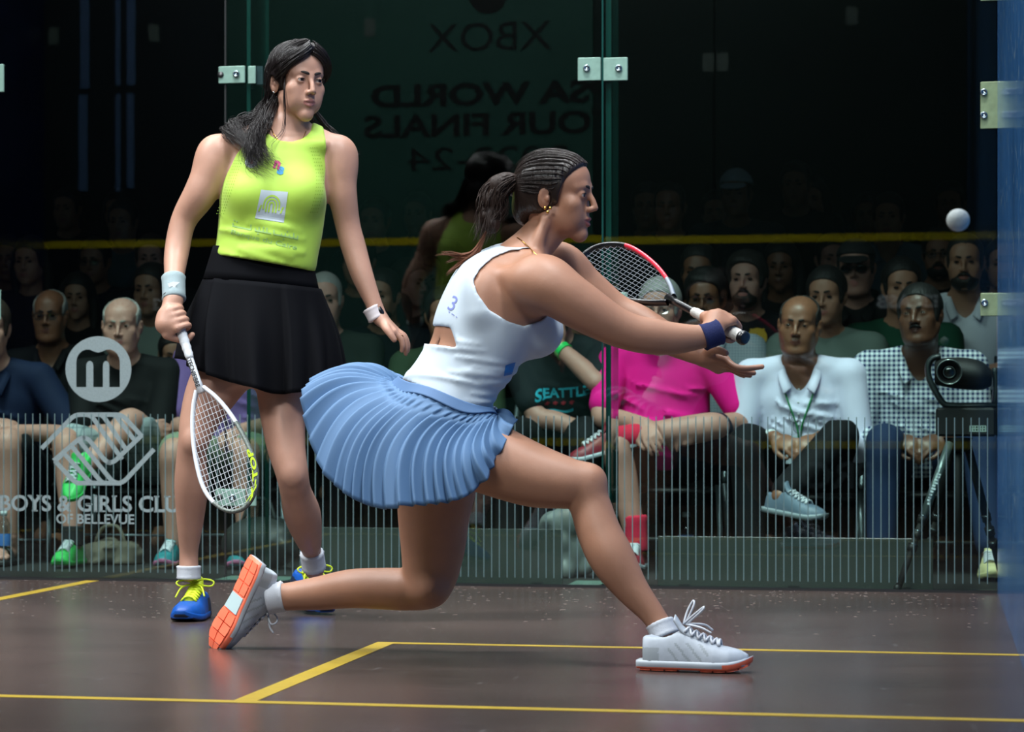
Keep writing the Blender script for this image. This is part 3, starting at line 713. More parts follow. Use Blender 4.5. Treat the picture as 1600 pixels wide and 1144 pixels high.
def strands(root, name, m, guides, n, spread, r0, rl, seg=14, wave=0., freq=3., tip=.2, seed=1, spread_tip=None):
    """locks of hair: jittered, tapered tubes along guide polylines"""
    g = np.random.default_rng(seed); b = MB()
    gw = g.normal(0, 1, (len(guides), 3)); gw /= np.linalg.norm(gw, axis=1)[:, None]; gp_ = g.uniform(0, 6.3, len(guides))
    for _ in range(n):
        gi = g.integers(len(guides)); G = np.array(guides[gi], float); S = spline(G, seg); t = np.linspace(0, 1, seg)[:, None]
        off = g.normal(0, 1, 3); off /= np.linalg.norm(off)+1e-9; off *= g.uniform(0, 1)**.6
        sp = spread+(t*((spread_tip or spread)-spread)); S = S+off*sp*np.minimum(1, .35+t*1.6)
        w = gw[gi]+.45*g.normal(0, 1, 3); w /= np.linalg.norm(w)      # locks wave together, each strand a little out of step
        S += wave*np.sin(t*freq*6.3*g.uniform(.93, 1.07)+gp_[gi]+g.normal(0, .45))*w*np.minimum(1, t*2)
        cut = g.uniform(.75, 1.); S = S[:max(4, int(seg*cut))]; tt = np.linspace(0, 1, len(S))
        b.tube(rl(S), r0*g.uniform(.6, 1.3)*np.minimum(1, (1-tt)*1.5+tip*.3)*np.where(tt > .97, .3, 1), 4, cap=False)
    o = b.build(name, m, root, True); return o
def on_cap(h, q, g=1.0, r=(.0795, .098, .085), c0=(0, -.016, .036)):
    """move a head-frame point onto the hair cap"""
    q = np.array(q, float); c0 = np.array(c0); d = q-c0; return c0+d/np.linalg.norm(d/np.array(r))*g
def grip(f, c, ax, out, wrist, hr=.017, fr=.0085, flip=1, k=.004):
    """a fist closed round a handle: c = handle point under the middle finger, ax = handle direction towards the thumb side, out = from the handle towards the back of the hand"""
    c = np.array(c, float); ax = np.array(ax, float); ax /= np.linalg.norm(ax); out = np.array(out, float); out -= ax*(out@ax); out /= np.linalg.norm(out); sd = np.cross(ax, out)*flip
    R = hr+fr
    ang = lambda t, r: out*math.cos(t)*r+sd*math.sin(t)*r
    kn = []
    for i, (o_, sc) in enumerate(((.030, .98), (.0105, 1.04), (-.009, 1.), (-.027, .86))):
        b = c+ax*o_; P = [b+ang(t, R*(1.12 if i0 == 0 else 1)) for i0, t in enumerate((.15, .75, 1.5, 2.3, 3.1, 3.9))]
        f.limb(P, [fr*1.12*sc, fr*1.05*sc, fr*1.1*sc, fr*.98*sc, fr*.98*sc, fr*.8*sc], .0035); kn.append(P[0])
    palm = c+out*(hr+.012)-sd*.018
    Rr = np.array([ax, sd, out])
    f.ell(palm, (.043, .030, .015), Rr, .012)
    for q in kn: f.limb([q, palm+(q-palm)*.2+ax*0], [fr*1.25, fr*1.5], .008)
    f.limb([palm-sd*.012, np.array(wrist, float)], [.026, .025], .018)
    th = [palm-sd*.018+ax*.030, c+ax*.050-sd*.022+out*.006, c+ax*.060-sd*.008-out*(hr+.002), c+ax*.055+sd*.014-out*(hr+.006)]
    f.limb(th, [.0145, .0115, .0105, .0085], .005)
    return f
def open_hand(f, w, kn, spread, tips, thumb, r=.0082, pr=.013):
    """w wrist, kn centre of knuckles, spread half-width vector (index side), tips: 4 lists of joints; thumb joints"""
    w, kn, spread = [np.array(q, float) for q in (w, kn, spread)]
    for i, T in enumerate(tips):
        b = kn+spread*(1-2*i/3.)
        f.limb([w+(b-w)*.15+spread*.35*(1-2*i/3.), b], [.0165, pr*.92], .012)
        s_ = (1, 1.03, .98, .84)[i]; P = [b]+[np.array(t, float) for t in T]
        f.limb(P, [r*1.18*s_]+[r*x*s_ for x in (1.05, .98, .80, .7)[:len(T)]], .004)
    P = [np.array(t, float) for t in thumb]
    f.limb([w+(kn-w)*.25]+P, [.015, .0125, .0105, .0085][:len(P)+1], .006)
    return f

# ------------------------------------------------------------------ shoes (local frame: toe +y, up +z, sole at z = 0)
def shoe(root, M3, o, cols, rl, L=.262, W=.046, laces=True, loops=None, side=1):
    """upper, sole, tongue, laces; M3 columns = right, toe, up in the camera frame, o = heel point on the sole"""
    M3 = np.array(M3, float); o = np.array(o, float); w = lambda V: rl(np.asarray(V)@M3.T+o)
    k = L/.262
    f = SDF((-.07, -.03, -.01), (.07, L+.03, .16), .0042)
    prof = [(0, .030), (.03, .036), (.08, .034), (.13, .037), (.18, .047), (.215, .045), (.245, .032), (.262, .012)]
    def wid(y): return np.interp(y/k, [a for a, _ in prof], [b for _, b in prof])*W/.046
    cx = lambda y: side*(-.006+.012*np.sin(np.clip(y/k, 0, .262)/.262*3.1))
    def upper(X, Y, Z):
        h = np.interp(Y/k, [-.01, 0, .03, .075, .10, .14, .19, .235, .262, .28], [.05, .072, .082, .088, .092, .074, .058, .048, .034, .02])
        ww = wid(np.clip(Y, 0.004, L-.002)); zz = np.clip(Z/h, 0, 1); ww = ww*np.sqrt(np.clip(1-zz**3.2*.82, .02, 1))
        d1 = np.abs(X-cx(Y))-ww; d2 = Z-h; d3 = np.maximum(.008-Z, np.maximum(-Y+(.012-.16*np.clip(Z-.01, 0, .06)*.3), Y-L+.006))
        return np.maximum(np.maximum(d1*.8, d2*.8), d3)
    f.put(upper, (-.07, -.02, 0), (.07, L+.02, .15), .004)
    f.ell((0, .055, .105), (.030, .046, .042), None, .008, 's')         # collar opening
    V, Q = f.nets(2); up = obj('shoe_upper', fast_mesh('shoe_upper', w(V), Q), [cols['upper'], cols.get('accent', cols['upper'])], root)
    if 'accent' in cols:
        c = V[Q].mean(1); up.data.polygons.foreach_set('material_index', np.asarray(cols['split'](c/k), np.int32))
    s_ = MB(); ys = np.linspace(-.004, L+.004, 22); lo = []; hi = []
    rows = []
    for z, g in ((.0, .90), (.005, .985), (.014, 1.01), (.020, .97)):
        r = []
        for sgn in (1, -1):
            for y in (ys if sgn == 1 else ys[::-1]):
                lift = .016*max(0, (y-L*.78)/(L*.22))**2 if z < .02 else .012*max(0, (y-L*.78)/(L*.22))**2
                r.append((cx(y)+sgn*(wid(np.clip(y, .002, L-.001))+.001)*g, y*(1.0 if z > 0 else .985)+(0 if z else .002), z+lift))
        rows.append(r)
    n = len(rows[0]); V = [p for r in rows for p in r]; F = [tuple(range(n)), tuple(range(4*n-1, 3*n-1, -1))]; I = [1, 0]
    for a in range(3):
        for i in range(n):
            j = (i+1) % n; F.append((a*n+i, (a+1)*n+i, (a+1)*n+j, a*n+j)); ym = (rows[a][i][1]+rows[a][j][1])/2
            I.append(1 if (a < 1 or cols.get('side', lambda y, a: 0)(ym/k, a)) else 0)
    obj('shoe_sole', mesh('shoe_sole', w(V), F, True, I), [cols['mid'], cols['sole']], root)
    if 'tread' in cols:      # raised tread pads with grooves between them and the bare midfoot bridge
        for y0, y1 in ((.004, .030), (.033, .062), (.066, .094), (.150, .178), (.181, .208), (.211, .236), (.239, .258)):
            for sx in (-1, 1):
                yy = (y0, y0, (y0+y1)/2, y1, y1); P = [(cx(y*k)+sx*q*wid(min(y, .25)*k)*.9, y*k, -.0035+.016*max(0, (y-.262*.78)/(.262*.22))**2) for y, q in zip(yy, (.06, .93, .97, .93, .06))]
                t = MB(); V = P+[(x, y, z+.005) for x, y, z in P]; t.add(w(V), [(0, 1, 2, 3, 4)]+[(i, i+5, (i+1) % 5+5, (i+1) % 5) for i in range(5)])
                t.build('tread_pad', cols['tread'], root)
        b = MB(); P = [(cx(y*k)+q*wid(y*k)*.9, y*k, -.003) for y, q in ((.100, -.9), (.100, .9), (.145, .9), (.145, -.9))]
        b.add(P+[(x, y, .003) for x, y, z in P], [(0, 1, 2, 3), (0, 4, 5, 1), (1, 5, 6, 2), (2, 6, 7, 3), (3, 7, 4, 0)]); b.V = [tuple(v) for v in w(b.V)]; b.build('midfoot_bridge', cols['bridge'], root)
    # tongue and laces
    tg = MB(); P = [(cx(y), y*k, z) for y, z in ((.190, .062), (.160, .071), (.130, .083), (.105, .099), (.092, .118), (.086, .126))]
    S = spline(P, 12); V = []; 
    for i, p in enumerate(S):
        hw = .017+.004*math.sin(i/11*3)
        for x, dz in ((-hw, -.006), (-hw*.5, .001), (0, .003), (hw*.5, .001), (hw, -.006)): V.append((p[0]+x, p[1], p[2]+dz))
        for x, dz in ((hw, -.012), (0, -.006), (-hw, -.012)): V.append((p[0]+x, p[1]-.003, p[2]+dz))
    F = [(i*8+j, i*8+(j+1) % 8, (i+1)*8+(j+1) % 8, (i+1)*8+j) for i in range(11) for j in range(8)]+[tuple(range(7, -1, -1)), tuple(range(88, 96))]
    obj('shoe_tongue', mesh('shoe_tongue', w(V), F, True), cols.get('tongue', cols['lace']), root)
    if laces:
        lb = MB(); pz = lambda y: float(np.interp(y, [.09, .105, .13, .16, .19, .21], [.115, .102, .088, .076, .066, .060]))
        ys = [.112, .128, .144, .160, .176, .190]
        for i, y in enumerate(ys):
            for sgn in (1, -1):
                y2 = ys[i+1] if i+1 < len(ys) else y+.002
                P = [(cx(y*k)+sgn*.023, y*k, pz(y)-.009), (cx(y*k)+sgn*.010, (y*.6+y2*.4)*k, pz(y*.6+y2*.4)+.004), (cx(y*k)-sgn*.010, (y*.3+y2*.7)*k, pz(y2)+.004), (cx(y*k)-sgn*.023, y2*k, pz(y2)-.009)]
                lb.tube(w(spline(P, 8)), .0030, 6)
        for P in (loops or []): lb.tube(w(spline([(a*1., b*k, c) for a, b, c in P], 16)), .0026, 6)
        lb.build('shoelace', cols['lace'], root, True)
    return w
def sock(root, a, b, r0, r1, m, rl, name='sock', ribs=14, amp=.0012):
    a = np.array(a, float); b = np.array(b, float); d = b-a; n = 28; x = np.cross(d, (0, 1, 0.01)); x /= np.linalg.norm(x); y = np.cross(d, x); y /= np.linalg.norm(y); V = []
    T = [0, .06, .2, .4, .6, .8, .94, 1.]
    for i, t in enumerate(T):
        r = r0+(r1-r0)*t+(.0018 if t in (.06, .94) else 0)-(.002 if t in (0, 1.) else 0)
        for k in range(n):
            q = 2*math.pi*k/n; rr = r+amp*math.cos(q*ribs); V.append(a+d*t+x*math.cos(q)*rr+y*math.sin(q)*rr)
    F = [(i*n+k, i*n+(k+1) % n, (i+1)*n+(k+1) % n, (i+1)*n+k) for i in range(len(T)-1) for k in range(n)]+[tuple(range(n-1, -1, -1)), tuple(range((len(T)-1)*n, len(T)*n))]
    return obj(name, mesh(name, rl(np.array(V)), F, True), m, root)
def drape(o, root, V, F, place, name, m, up=.0012, th=.0006, view=None):
    """lay flat artwork on a garment: V (n,2) artwork coords -> camera-frame points by place(), dropped along the view onto o"""
    dg = o.data; bv = BVHTree.FromPolygons([v.co for v in dg.vertices], [tuple(p.vertices) for p in dg.polygons])
    L = Vector(root.location); c = Vector((CX, CY, CZ))-L; out = []
    for q in V:
        p = Vector(cam2w(place(q)))-L; d = (p-c).normalized() if view is None else Vector(view).normalized()
        s0 = c if view is None else p-d*.5
        h = bv.ray_cast(s0, d)
        out.append((h[0]-d*up) if h[0] is not None else p)
    return obj(name, mesh(name, out, F), m, root)
def subdivided(V, F, n):
    """triangulate and split artwork so that it can follow a curved surface"""
    T = [(f[0], f[i], f[i+1]) for f in F for i in range(1, len(f)-1)]; V = [tuple(v[:2]) for v in V]
    for _ in range(n):
        M, T2 = {}, []
        def mid(a, b):
            k = (min(a, b), max(a, b))
            if k not in M: M[k] = len(V); V.append(((V[a][0]+V[b][0])/2, (V[a][1]+V[b][1])/2))
            return M[k]
        for a, b, c in T: x, y, z = mid(a, b), mid(b, c), mid(c, a); T2 += [(a, x, z), (x, b, y), (z, y, c), (x, y, z)]
        T = T2
    return V, T
def skirt(root, name, m, waist, hem, mid, rl, n=240, rows=22, pleats=40, amp=.008, amp0=.002, seed=3, wave=0., th=.002, body=None, mg=.011):
    """pleated skirt between two closed loops of points (periodic splines), bulging through mid"""
    def loop(P):
        P = np.array(P, float); k = len(P); Q = np.vstack([P[-1:], P, P[:2]]); t = np.linspace(0, k, n, endpoint=False); i = t.astype(int); f = (t-i)[:, None]; a, b, c, d = Q[i], Q[i+1], Q[i+2], Q[np.minimum(i+3, k+2)]
        return .5*(2*b+(c-a)*f+(2*a-5*b+4*c-d)*f*f+(3*b-a-3*c+d)*f**3)
    A, B, C = loop(waist), loop(mid), loop(hem); g = np.random.default_rng(seed); ctr = A.mean(0)
    jit = np.interp(np.arange(n), np.linspace(0, n, pleats+1), np.r_[g.uniform(.55, 1.35, pleats), 1])
    th_ = np.linspace(0, pleats, n, endpoint=False)+.25*np.sin(np.linspace(0, 6.283*5, n)); saw = (th_ % 1.); tri = np.where(saw < .82, saw/.82, (1-saw)/.18)*2-1
    V = []
    for r in range(rows):
        w_ = r/(rows-1); V.append((1-w_)**2*A+2*w_*(1-w_)*(2*B-.5*(A+C))+w_*w_*C)
    V = np.array(V)
    if body is not None:
        for _ in range(3):
            V = body.push(V.reshape(-1, 3), mg+amp*.6, 12).reshape(rows, n, 3)
            for _ in range(14):     # let the pushed cloth settle evenly, waist edge held
                W = (np.roll(V, 1, 1)+np.roll(V, -1, 1))*.25+V*.5; W[1:-1] = W[1:-1]*.6+.2*(V[:-2]+V[2:]); V[1:] = W[1:]
        V = body.push(V.reshape(-1, 3), mg+amp*.5, 12).reshape(rows, n, 3)
    NN = []
    for r in range(rows):
        T = np.roll(V[r], -5, 0)-np.roll(V[r], 5, 0); N_ = np.cross(T, V[min(r+2, rows-1)]-V[max(r-2, 0)]); N_ /= np.linalg.norm(N_, axis=1)[:, None]+1e-9
        s_ = np.sign(((V[r]-V[r].mean(0))*N_).sum(1).sum()) or 1; NN.append(N_*s_)
    NN = np.array(NN)
    for _ in range(30): NN = NN*.4+.3*(np.roll(NN, 1, 1)+np.roll(NN, -1, 1))
    NN /= np.linalg.norm(NN, axis=2)[:, :, None]+1e-9
    for r in range(rows):
        w_ = r/(rows-1); base = V[r].copy()
        ph = np.linspace(0, 2*math.pi, n, endpoint=False); low = np.sin(ph*7+1.3)+.7*np.sin(ph*11+.4)+.4*np.sin(ph*17+2.)
        V[r] = base+NN[r]*(tri*jit*(amp0+(amp-amp0)*w_)+low*wave*w_**1.5)[:, None]
    V = V.reshape(-1, 3)
    F = [(r*n+i, r*n+(i+1) % n, (r+1)*n+(i+1) % n, (r+1)*n+i) for r in range(rows-1) for i in range(n)]
    o = obj(name, mesh(name, rl(V), F, True), m, root); sm = o.modifiers.new('solid', 'SOLIDIFY'); sm.thickness = th; sm.offset = 0
    return o, A, C
# ------------------------------------------------------------------ standing player in the lime top
Z1 = 8.62
def q1(u, v, dz=0): return CF(u, v, Z1+dz)
S1 = FPX/Z1
pl1 = thing('person', 'standing woman in a lime green sleeveless top and black skirt holding a white racket', 'person', tuple(cam2w(CF(395, 968, 8.70))))
pl1.location.z = 0
rl1 = rel(pl1)
SK1 = skin('fair_olive', srgb(180, 136, 116)); 
h1 = Head(q1(465, 127, .0), rotm(math.pi+math.radians(25), math.radians(-3), math.radians(-2)), .98, jaw=.80, nose=.90, wide=.95, eyeo=.92, mouth=.35, brow=.7)
Hl = h1.o
fine = [((Hl[0]-.11, Hl[1]-.13, Hl[2]-.135), (Hl[0]+.11, Hl[1]+.05, Hl[2]+.06), .0022)]
pr, pL = q1(268, 495, -.12), q1(612, 520, -.02)
fine += [((p[0]-.07, p[1]-.06, p[2]-.07), (p[0]+.06, p[1]+.06, p[2]+.06), .003) for p in (pr, pL)]
lo = q1(235, 985, -.35); hi = q1(660, 50, .45)
def z_(v): return CZ-(v-V0)/S1
core = SDF((lo[0], Z1-.30, -.02), (hi[0], Z1+.42, hi[2]), .0054, fine)
def st1(rows, dy=0): return [(z_(v), (u-U0)/S1, Z1+d+dy, a/S1, b) for v, u, a, b, d in rows]
TORSO1 = [(600, 405, 90, .100, .01), (555, 405, 98, .112, .01), (510, 406, 96, .112, .01), (470, 409, 85, .100, 0), (430, 413, 75, .088, -.005), (390, 418, 74, .090, -.005), (350, 424, 79, .100, 0), (310, 428, 82, .108, 0), (270, 431, 82, .104, .005), (240, 436, 74, .088, .01), (214, 440, 48, .062, .015)]
core.loft((0, 0, 0), np.eye(3), st1(TORSO1)[:: 1], .02)
for u in (392, 470): core.ell(q1(u, 303, -.078), (.060, .052, .058), None, .05)
core.limb([q1(443, 205, .015), q1(400, 212, .015), q1(352, 232, .01)], [.046, .040, .040], .035)
core.limb([q1(445, 205, .015), q1(482, 213, .02), q1(522, 232, .01)], [.044, .038, .038], .035)
for a, b in (((440, 228, -.045), (375, 226, -.035)), ((452, 228, -.045), (508, 226, -.035))): core.limb([q1(*a), q1(*b)], [.011, .012], .022)
h1.carve(core, q1(441, 212, .012), .050)
# legs
core.limb([q1(363, 560, .0), q1(331, 612, -.02), q1(312, 655, -.04), q1(303, 688, -.05), q1(299, 715, -.03), q1(299, 757, .0), q1(297, 815, .05), q1(295, 862, .08), q1(295, 893, .08)], [.092, .076, .058, .046, .044, .050, .040, .0285, .030], .03)
core.limb([q1(446, 560, .02), q1(441, 620, -.02), q1(446, 690, -.06), q1(456, 738, -.08), q1(462, 768, -.03), q1(472, 803, .06), q1(481, 838, .16), q1(487, 862, .24), q1(491, 890, .27)], [.092, .073, .058, .048, .046, .055, .042, .029, .031], .03)
for q in (q1(302, 690, -.085), q1(456, 742, -.112)): core.ell(q, (.026, .018, .030), None, .02)
full = core.copy()
# arms: the right one hangs with the racket, the left one held away
full.limb([q1(340, 243, .01), q1(314, 300, .0), q1(287, 345, .02), q1(276, 395, .0), q1(272, 438, -.070), q1(271, 470, -.105)], [.053, .0495, .0385, .0365, .0285, .0255], .025)
full.ell(q1(333, 252, .005), (.050, .050, .070), None, .03)
full.limb([q1(530, 243, .01), q1(535, 300, .0), q1(543, 350, .015), q1(553, 388, .01), q1(566, 430, -.01), q1(583, 472, -.03), q1(592, 494, -.035)], [.050, .0425, .037, .0365, .0325, .0245, .0235], .025)
full.ell(q1(532, 253, .005), (.045, .048, .066), None, .03)
HC, HD = q1(277, 500, -.130), np.array([20., 0, -45.]); HD = HD/np.linalg.norm(HD); HD = HD+np.array([0, -.25, 0]); HD /= np.linalg.norm(HD)
grip(full, HC, HD, (-.55, -.83, .1), q1(271, 468, -.105), hr=.0165, flip=-1)
W1 = q1(593, 497, -.035)
open_hand(full, W1, q1(616, 517, -.045), np.array([-.004, -.030, -.004]), [
    [q1(626, 529, -.075), q1(629, 541, -.072), q1(628, 548, -.066)], [q1(630, 527, -.055), q1(634, 542, -.052), q1(634, 553, -.046)],
    [q1(631, 524, -.035), q1(637, 538, -.032), q1(637, 549, -.028)], [q1(628, 521, -.018), q1(633, 533, -.014), q1(634, 541, -.01)]],
    [q1(603, 512, -.080), q1(610, 522, -.092), q1(616, 531, -.094)])
LIP1 = lipmat('rose', srgb(156, 102, 94))
body1 = finish(full, pl1, 'body', [SK1, LIP1], lips_of(h1), 3, .42)
h1.eyes(pl1, rl1, (-.25, -.02)); h1.brows(pl1, rl1, th=1.05); h1.lashes(pl1, rl1)
# sleeveless top
torso1 = SDF((lo[0]+.05, Z1-.30, .80), (hi[0]-.1, Z1+.30, 1.60), .0048)
torso1.loft((0, 0, 0), np.eye(3), st1([(432, 415, 74, .094, -.008), (418, 415, 79, .106, -.01), (400, 416, 81, .112, -.01), (370, 421, 82, .114, -.004), (335, 425, 83, .115, -.004), (300, 428, 84.5, .113, 0), (270, 432, 84, .108, .005), (240, 437, 76, .091, .01), (222, 440, 60, .076, .015), (205, 442, 40, .06, .015)]), .01)
for u in (392, 470): torso1.ell(q1(u, 303, -.082), (.066, .056, .062), None, .05)
torso1.limb([q1(443, 205, .015), q1(400, 212, .015), q1(352, 232, .01)], [.050, .045, .045], .03)
torso1.limb([q1(445, 205, .015), q1(482, 213, .02), q1(522, 232, .01)], [.049, .043, .043], .03)
g_ = np.random.default_rng(5)
for i in range(16):   # soft drag folds gathering at the waist
    u = g_.uniform(360, 470); v = g_.uniform(335, 405); l_ = g_.uniform(16, 34); s_ = g_.uniform(.1, .5)
    sf = lambda a, b: q1(a, b, -.003-.1135*math.sqrt(max(.02, 1-((a-420)/83)**2)))
    torso1.limb([sf(u-l_, v-l_*s_), sf(u-l_*.4, v-l_*s_*.5), sf(u+l_*.4, v+2), sf(u+l_, v+l_*s_*.6)], [.0003, .0028, .0028, .0003], .018)
for a, b in (((440, 228, -.045), (375, 226, -.035)), ((452, 228, -.045), (508, 226, -.035))): torso1.limb([q1(*a), q1(*b)], [.019, .020], .022)
xz = lambda pts: [((u-U0)/S1, CZ-(v-V0)/S1) for u, v in pts]
torso1.poly(xz([(250, 150), (414, 150), (392, 208), (378, 232), (362, 252), (347, 270), (341, 284), (335, 300), (250, 300)]), Z1-.4, Z1+.4)
torso1.poly(xz([(640, 150), (500, 150), (507, 210), (509, 235), (508, 268), (506, 292), (510, 312), (530, 318), (640, 318)]), Z1-.4, Z1+.4)
torso1.poly(xz([(412, 120), (416, 206), (424, 216), (438, 223), (455, 225), (470, 220), (480, 212), (486, 202), (500, 120)]), Z1-.4, Z1+.4)
torso1.half(q1(410, 412, 0), (-.17, 0, -1)); 
top1 = finish(torso1, pl1, 'sleeveless_top', mat('lime_sports_fabric', srgb(172, 208, 72), .62, bump=(900, .12), sheen=.15), relax=2)
# trims round the neck
# skirt
WB = [q1(410+87*math.cos(t), 428+10*math.cos(t-.3)*0+6*math.sin(t), -.005)+np.array([0, -.104*math.sin(t), 0]) for t in np.linspace(0, 2*math.pi, 17)[:-1]]
MATS['lime_sports_fabric']
M_blk = mat('black_skirt_cloth', (.0028, .003, .0045), .85, spec=.10, bump=(500, .1))
wb_t = [q1(411+77*math.cos(t), 396+12*math.cos(t), -.005)+np.array([0, -.090*math.sin(t), 0]) for t in np.linspace(0, 2*math.pi, 17)[:-1]]
wb_b = [q1(408+90*math.cos(t), 445+9*math.cos(t), -.003)+np.array([0, -.106*math.sin(t), 0]) for t in np.linspace(0, 2*math.pi, 17)[:-1]]
wb_m = [(np.array(a)+np.array(b))/2 for a, b in zip(wb_t, wb_b)]
skirt(pl1, 'waistband', M_blk, wb_t, wb_b, wb_m, rl1, n=64, rows=5, pleats=3, amp=.0005, amp0=.0005, th=.004)
hem1 = [q1(532, 585, .0), q1(512, 603, -.10), q1(472, 613, -.15), q1(424, 615, -.16), q1(371, 600, -.16), q1(325, 586, -.14), q1(288, 566, -.06), q1(291, 560, .04), q1(330, 572, .12), q1(380, 580, .15), q1(440, 585, .16), q1(500, 585, .11)]
wst1 = [q1(408+90*math.cos(t), 444+9*math.cos(t), -.003)+np.array([0, -.106*math.sin(t), 0]) for t in np.radians([0, -25, -55, -85, -115, -145, -180, -205, -240, -265, -290, -330])*-1]
mid1 = [(a+b)/2+np.array([(a[0]+b[0])/2-(408-U0)/S1, (a[1]+b[1])/2-Z1, 0])*.10 for a, b in zip(wst1, hem1)]
skirt(pl1, 'skirt', M_blk, wst1, hem1, mid1, rl1, pleats=9, wave=.015, body=core, amp=.017, amp0=.001, seed=4)
# socks and shoes
M_white = mat('white_knit', srgb(196, 200, 208), .8, bump=(400, .2))
M_sb = mat('royal_blue_shoe', srgb(16, 82, 168), .42, noise=(40, .12)); M_lime = mat('neon_lace', srgb(206, 226, 36), .6); M_sd = mat('dark_navy_shoe_panel', srgb(24, 40, 66), .5); M_red = mat('coral_heel', srgb(200, 60, 70), .5)
sock(pl1, q1(295, 905, .08), q1(295, 884, .08), .0345, .0345, M_white, rl1); sock(pl1, q1(491, 889, .27), q1(487, 863, .24), .0355, .0355, M_white, rl1)
def shoe_frame(heel, toe, up=(0, 0, 1), roll=0):
    f = np.array(toe, float)-np.array(heel, float); f /= np.linalg.norm(f); up = np.array(up, float); up -= f*(up@f); up /= np.linalg.norm(up); r = np.cross(f, up)
    if roll: r, up = r*math.cos(roll)+up*math.sin(roll), up*math.cos(roll)-r*math.sin(roll)
    return np.c_[r, f, up]
def fz(u, v): return CZ*FPX/(v-V0)     # camera depth of a floor point
cb = dict(upper=M_sb, accent=M_sd, split=lambda c: ((c[:, 1] < .09) & (c[:, 2] < .06)), mid=M_sb, sole=M_sd, side=lambda y, a: y < .06, lace=M_lime, tongue=M_lime)
def q1r(u, v): z = fz(u, v); return CF(u, v, z)
toeR = q1r(287, 972); heelR = toeR+np.array([.055, .235, 0]); heelR[2] = toeR[2] = .001
Mr = shoe_frame(heelR, toeR)
bow = [[(.0, .105, .104), (-.03, .115, .118), (-.062, .12, .112), (-.055, .125, .098), (-.01, .115, .102)], [(0, .105, .104), (.028, .115, .114), (.05, .125, .108), (.036, .13, .097), (.006, .115, .102)], [(0, .11, .104), (-.03, .14, .096), (-.045, .165, .07)], [(0, .11, .104), (.03, .14, .094), (.042, .17, .066)]]
shoe(pl1, Mr, heelR, cb, rl1, .265, .047, loops=bow, side=-1)
toeL = q1r(505, 961); toeL[2] = .002; heelL = toeL+np.array([-.075, .225, 0]); heelL[2] = .06
shoe(pl1, shoe_frame(heelL, toeL), heelL, cb, rl1, .265, .047, loops=bow)
# wristband, watch, rings, earring, necklace
M_wb = mat('grey_terry', srgb(150, 166, 170), .95, bump=(500, .5))
wbn = sock(pl1, q1(272, 469, -.103), q1(271, 432, -.065), .0340, .0345, M_wb, rl1, 'wristband', 0, 0)
b = MB(); b.add([rl1(q1(u, v, -.122)) for u, v in ((262, 443), (271, 440), (281, 441), (275, 446), (272, 455), (267, 456), (270, 447), (264, 449))], [(0, 1, 6, 7), (1, 2, 3, 6), (6, 3, 4, 5)])
b.build('logo_print', mat('white_print', srgb(235, 238, 240), .6), wbn)
wt = sock(pl1, q1(580, 480, -.033), q1(590, 498.5, -.036), .0272, .0272, mat('pale_pink_strap', srgb(214, 204, 206), .5), rl1, 'watch', 0, 0)
f_ = q1(601, 484, -.040); ax_ = np.array([.78, -.45, .44]); ax_ /= np.linalg.norm(ax_)
b = MB(); b.lathe([(.0, 0), (.017, 0), (.019, .003), (.019, .007), (.016, .010), (.0, .0105)], q1(597, 486, -.043)-ax_*.004, ax_, 20); b.V = [tuple(v) for v in rl1(np.array(b.V))]; b.build('watch_case', mat('black_watch_glass', (.01, .01, .012), .12), wt, True)
M_gold = mat('gold', srgb(220, 170, 90), .25, 1.)
def ring(c, ax, r, t, name, m=M_gold, n=16):
    ax = np.array(ax, float); ax /= np.linalg.norm(ax); a = np.cross(ax, (.3, .2, 1)); a /= np.linalg.norm(a); b_ = np.cross(ax, a)
    P = [np.array(c)+r*(a*math.cos(q)+b_*math.sin(q)) for q in np.linspace(0, 2*math.pi, n+1)[:-1]]
    b = MB(); b.tube(rl1(np.array(P)), t, 6, closed=True); return b.build(name, m, pl1, True)
ring(q1(605, 515, -.083), q1(610, 522, -.092)-q1(603, 512, -.08), .0115, .0012, 'ring'); ring(q1(625, 528, -.073), q1(626, 529, -.075)-q1(618, 518, -.06), .0102, .0012, 'ring')
b = MB(); b.ball(rl1(h1.p(.083, .003, -.040)), .0035, 10, 8); b.build('earring', mat('silver_stud', srgb(200, 205, 215), .2, 1.), pl1, True)
bt = BVHTree.FromPolygons([v.co for v in body1.data.vertices], [tuple(p.vertices) for p in body1.data.polygons])
P = []
for u, v in ((424, 200), (428, 210), (436, 220), (446, 226), (457, 229), (467, 225), (474, 215), (478, 205)):
    c_ = Vector((CX, CY, CZ))-Vector(pl1.location); d_ = (Vector(rl1(q1(u, v)))-c_).normalized(); h_ = bt.ray_cast(c_, d_)
    if h_[0] is not None: P.append(h_[0]-d_*.002)
b = MB(); b.tube([tuple(p) for p in P], .0011, 5); b.build('necklace', M_gold, pl1, True)
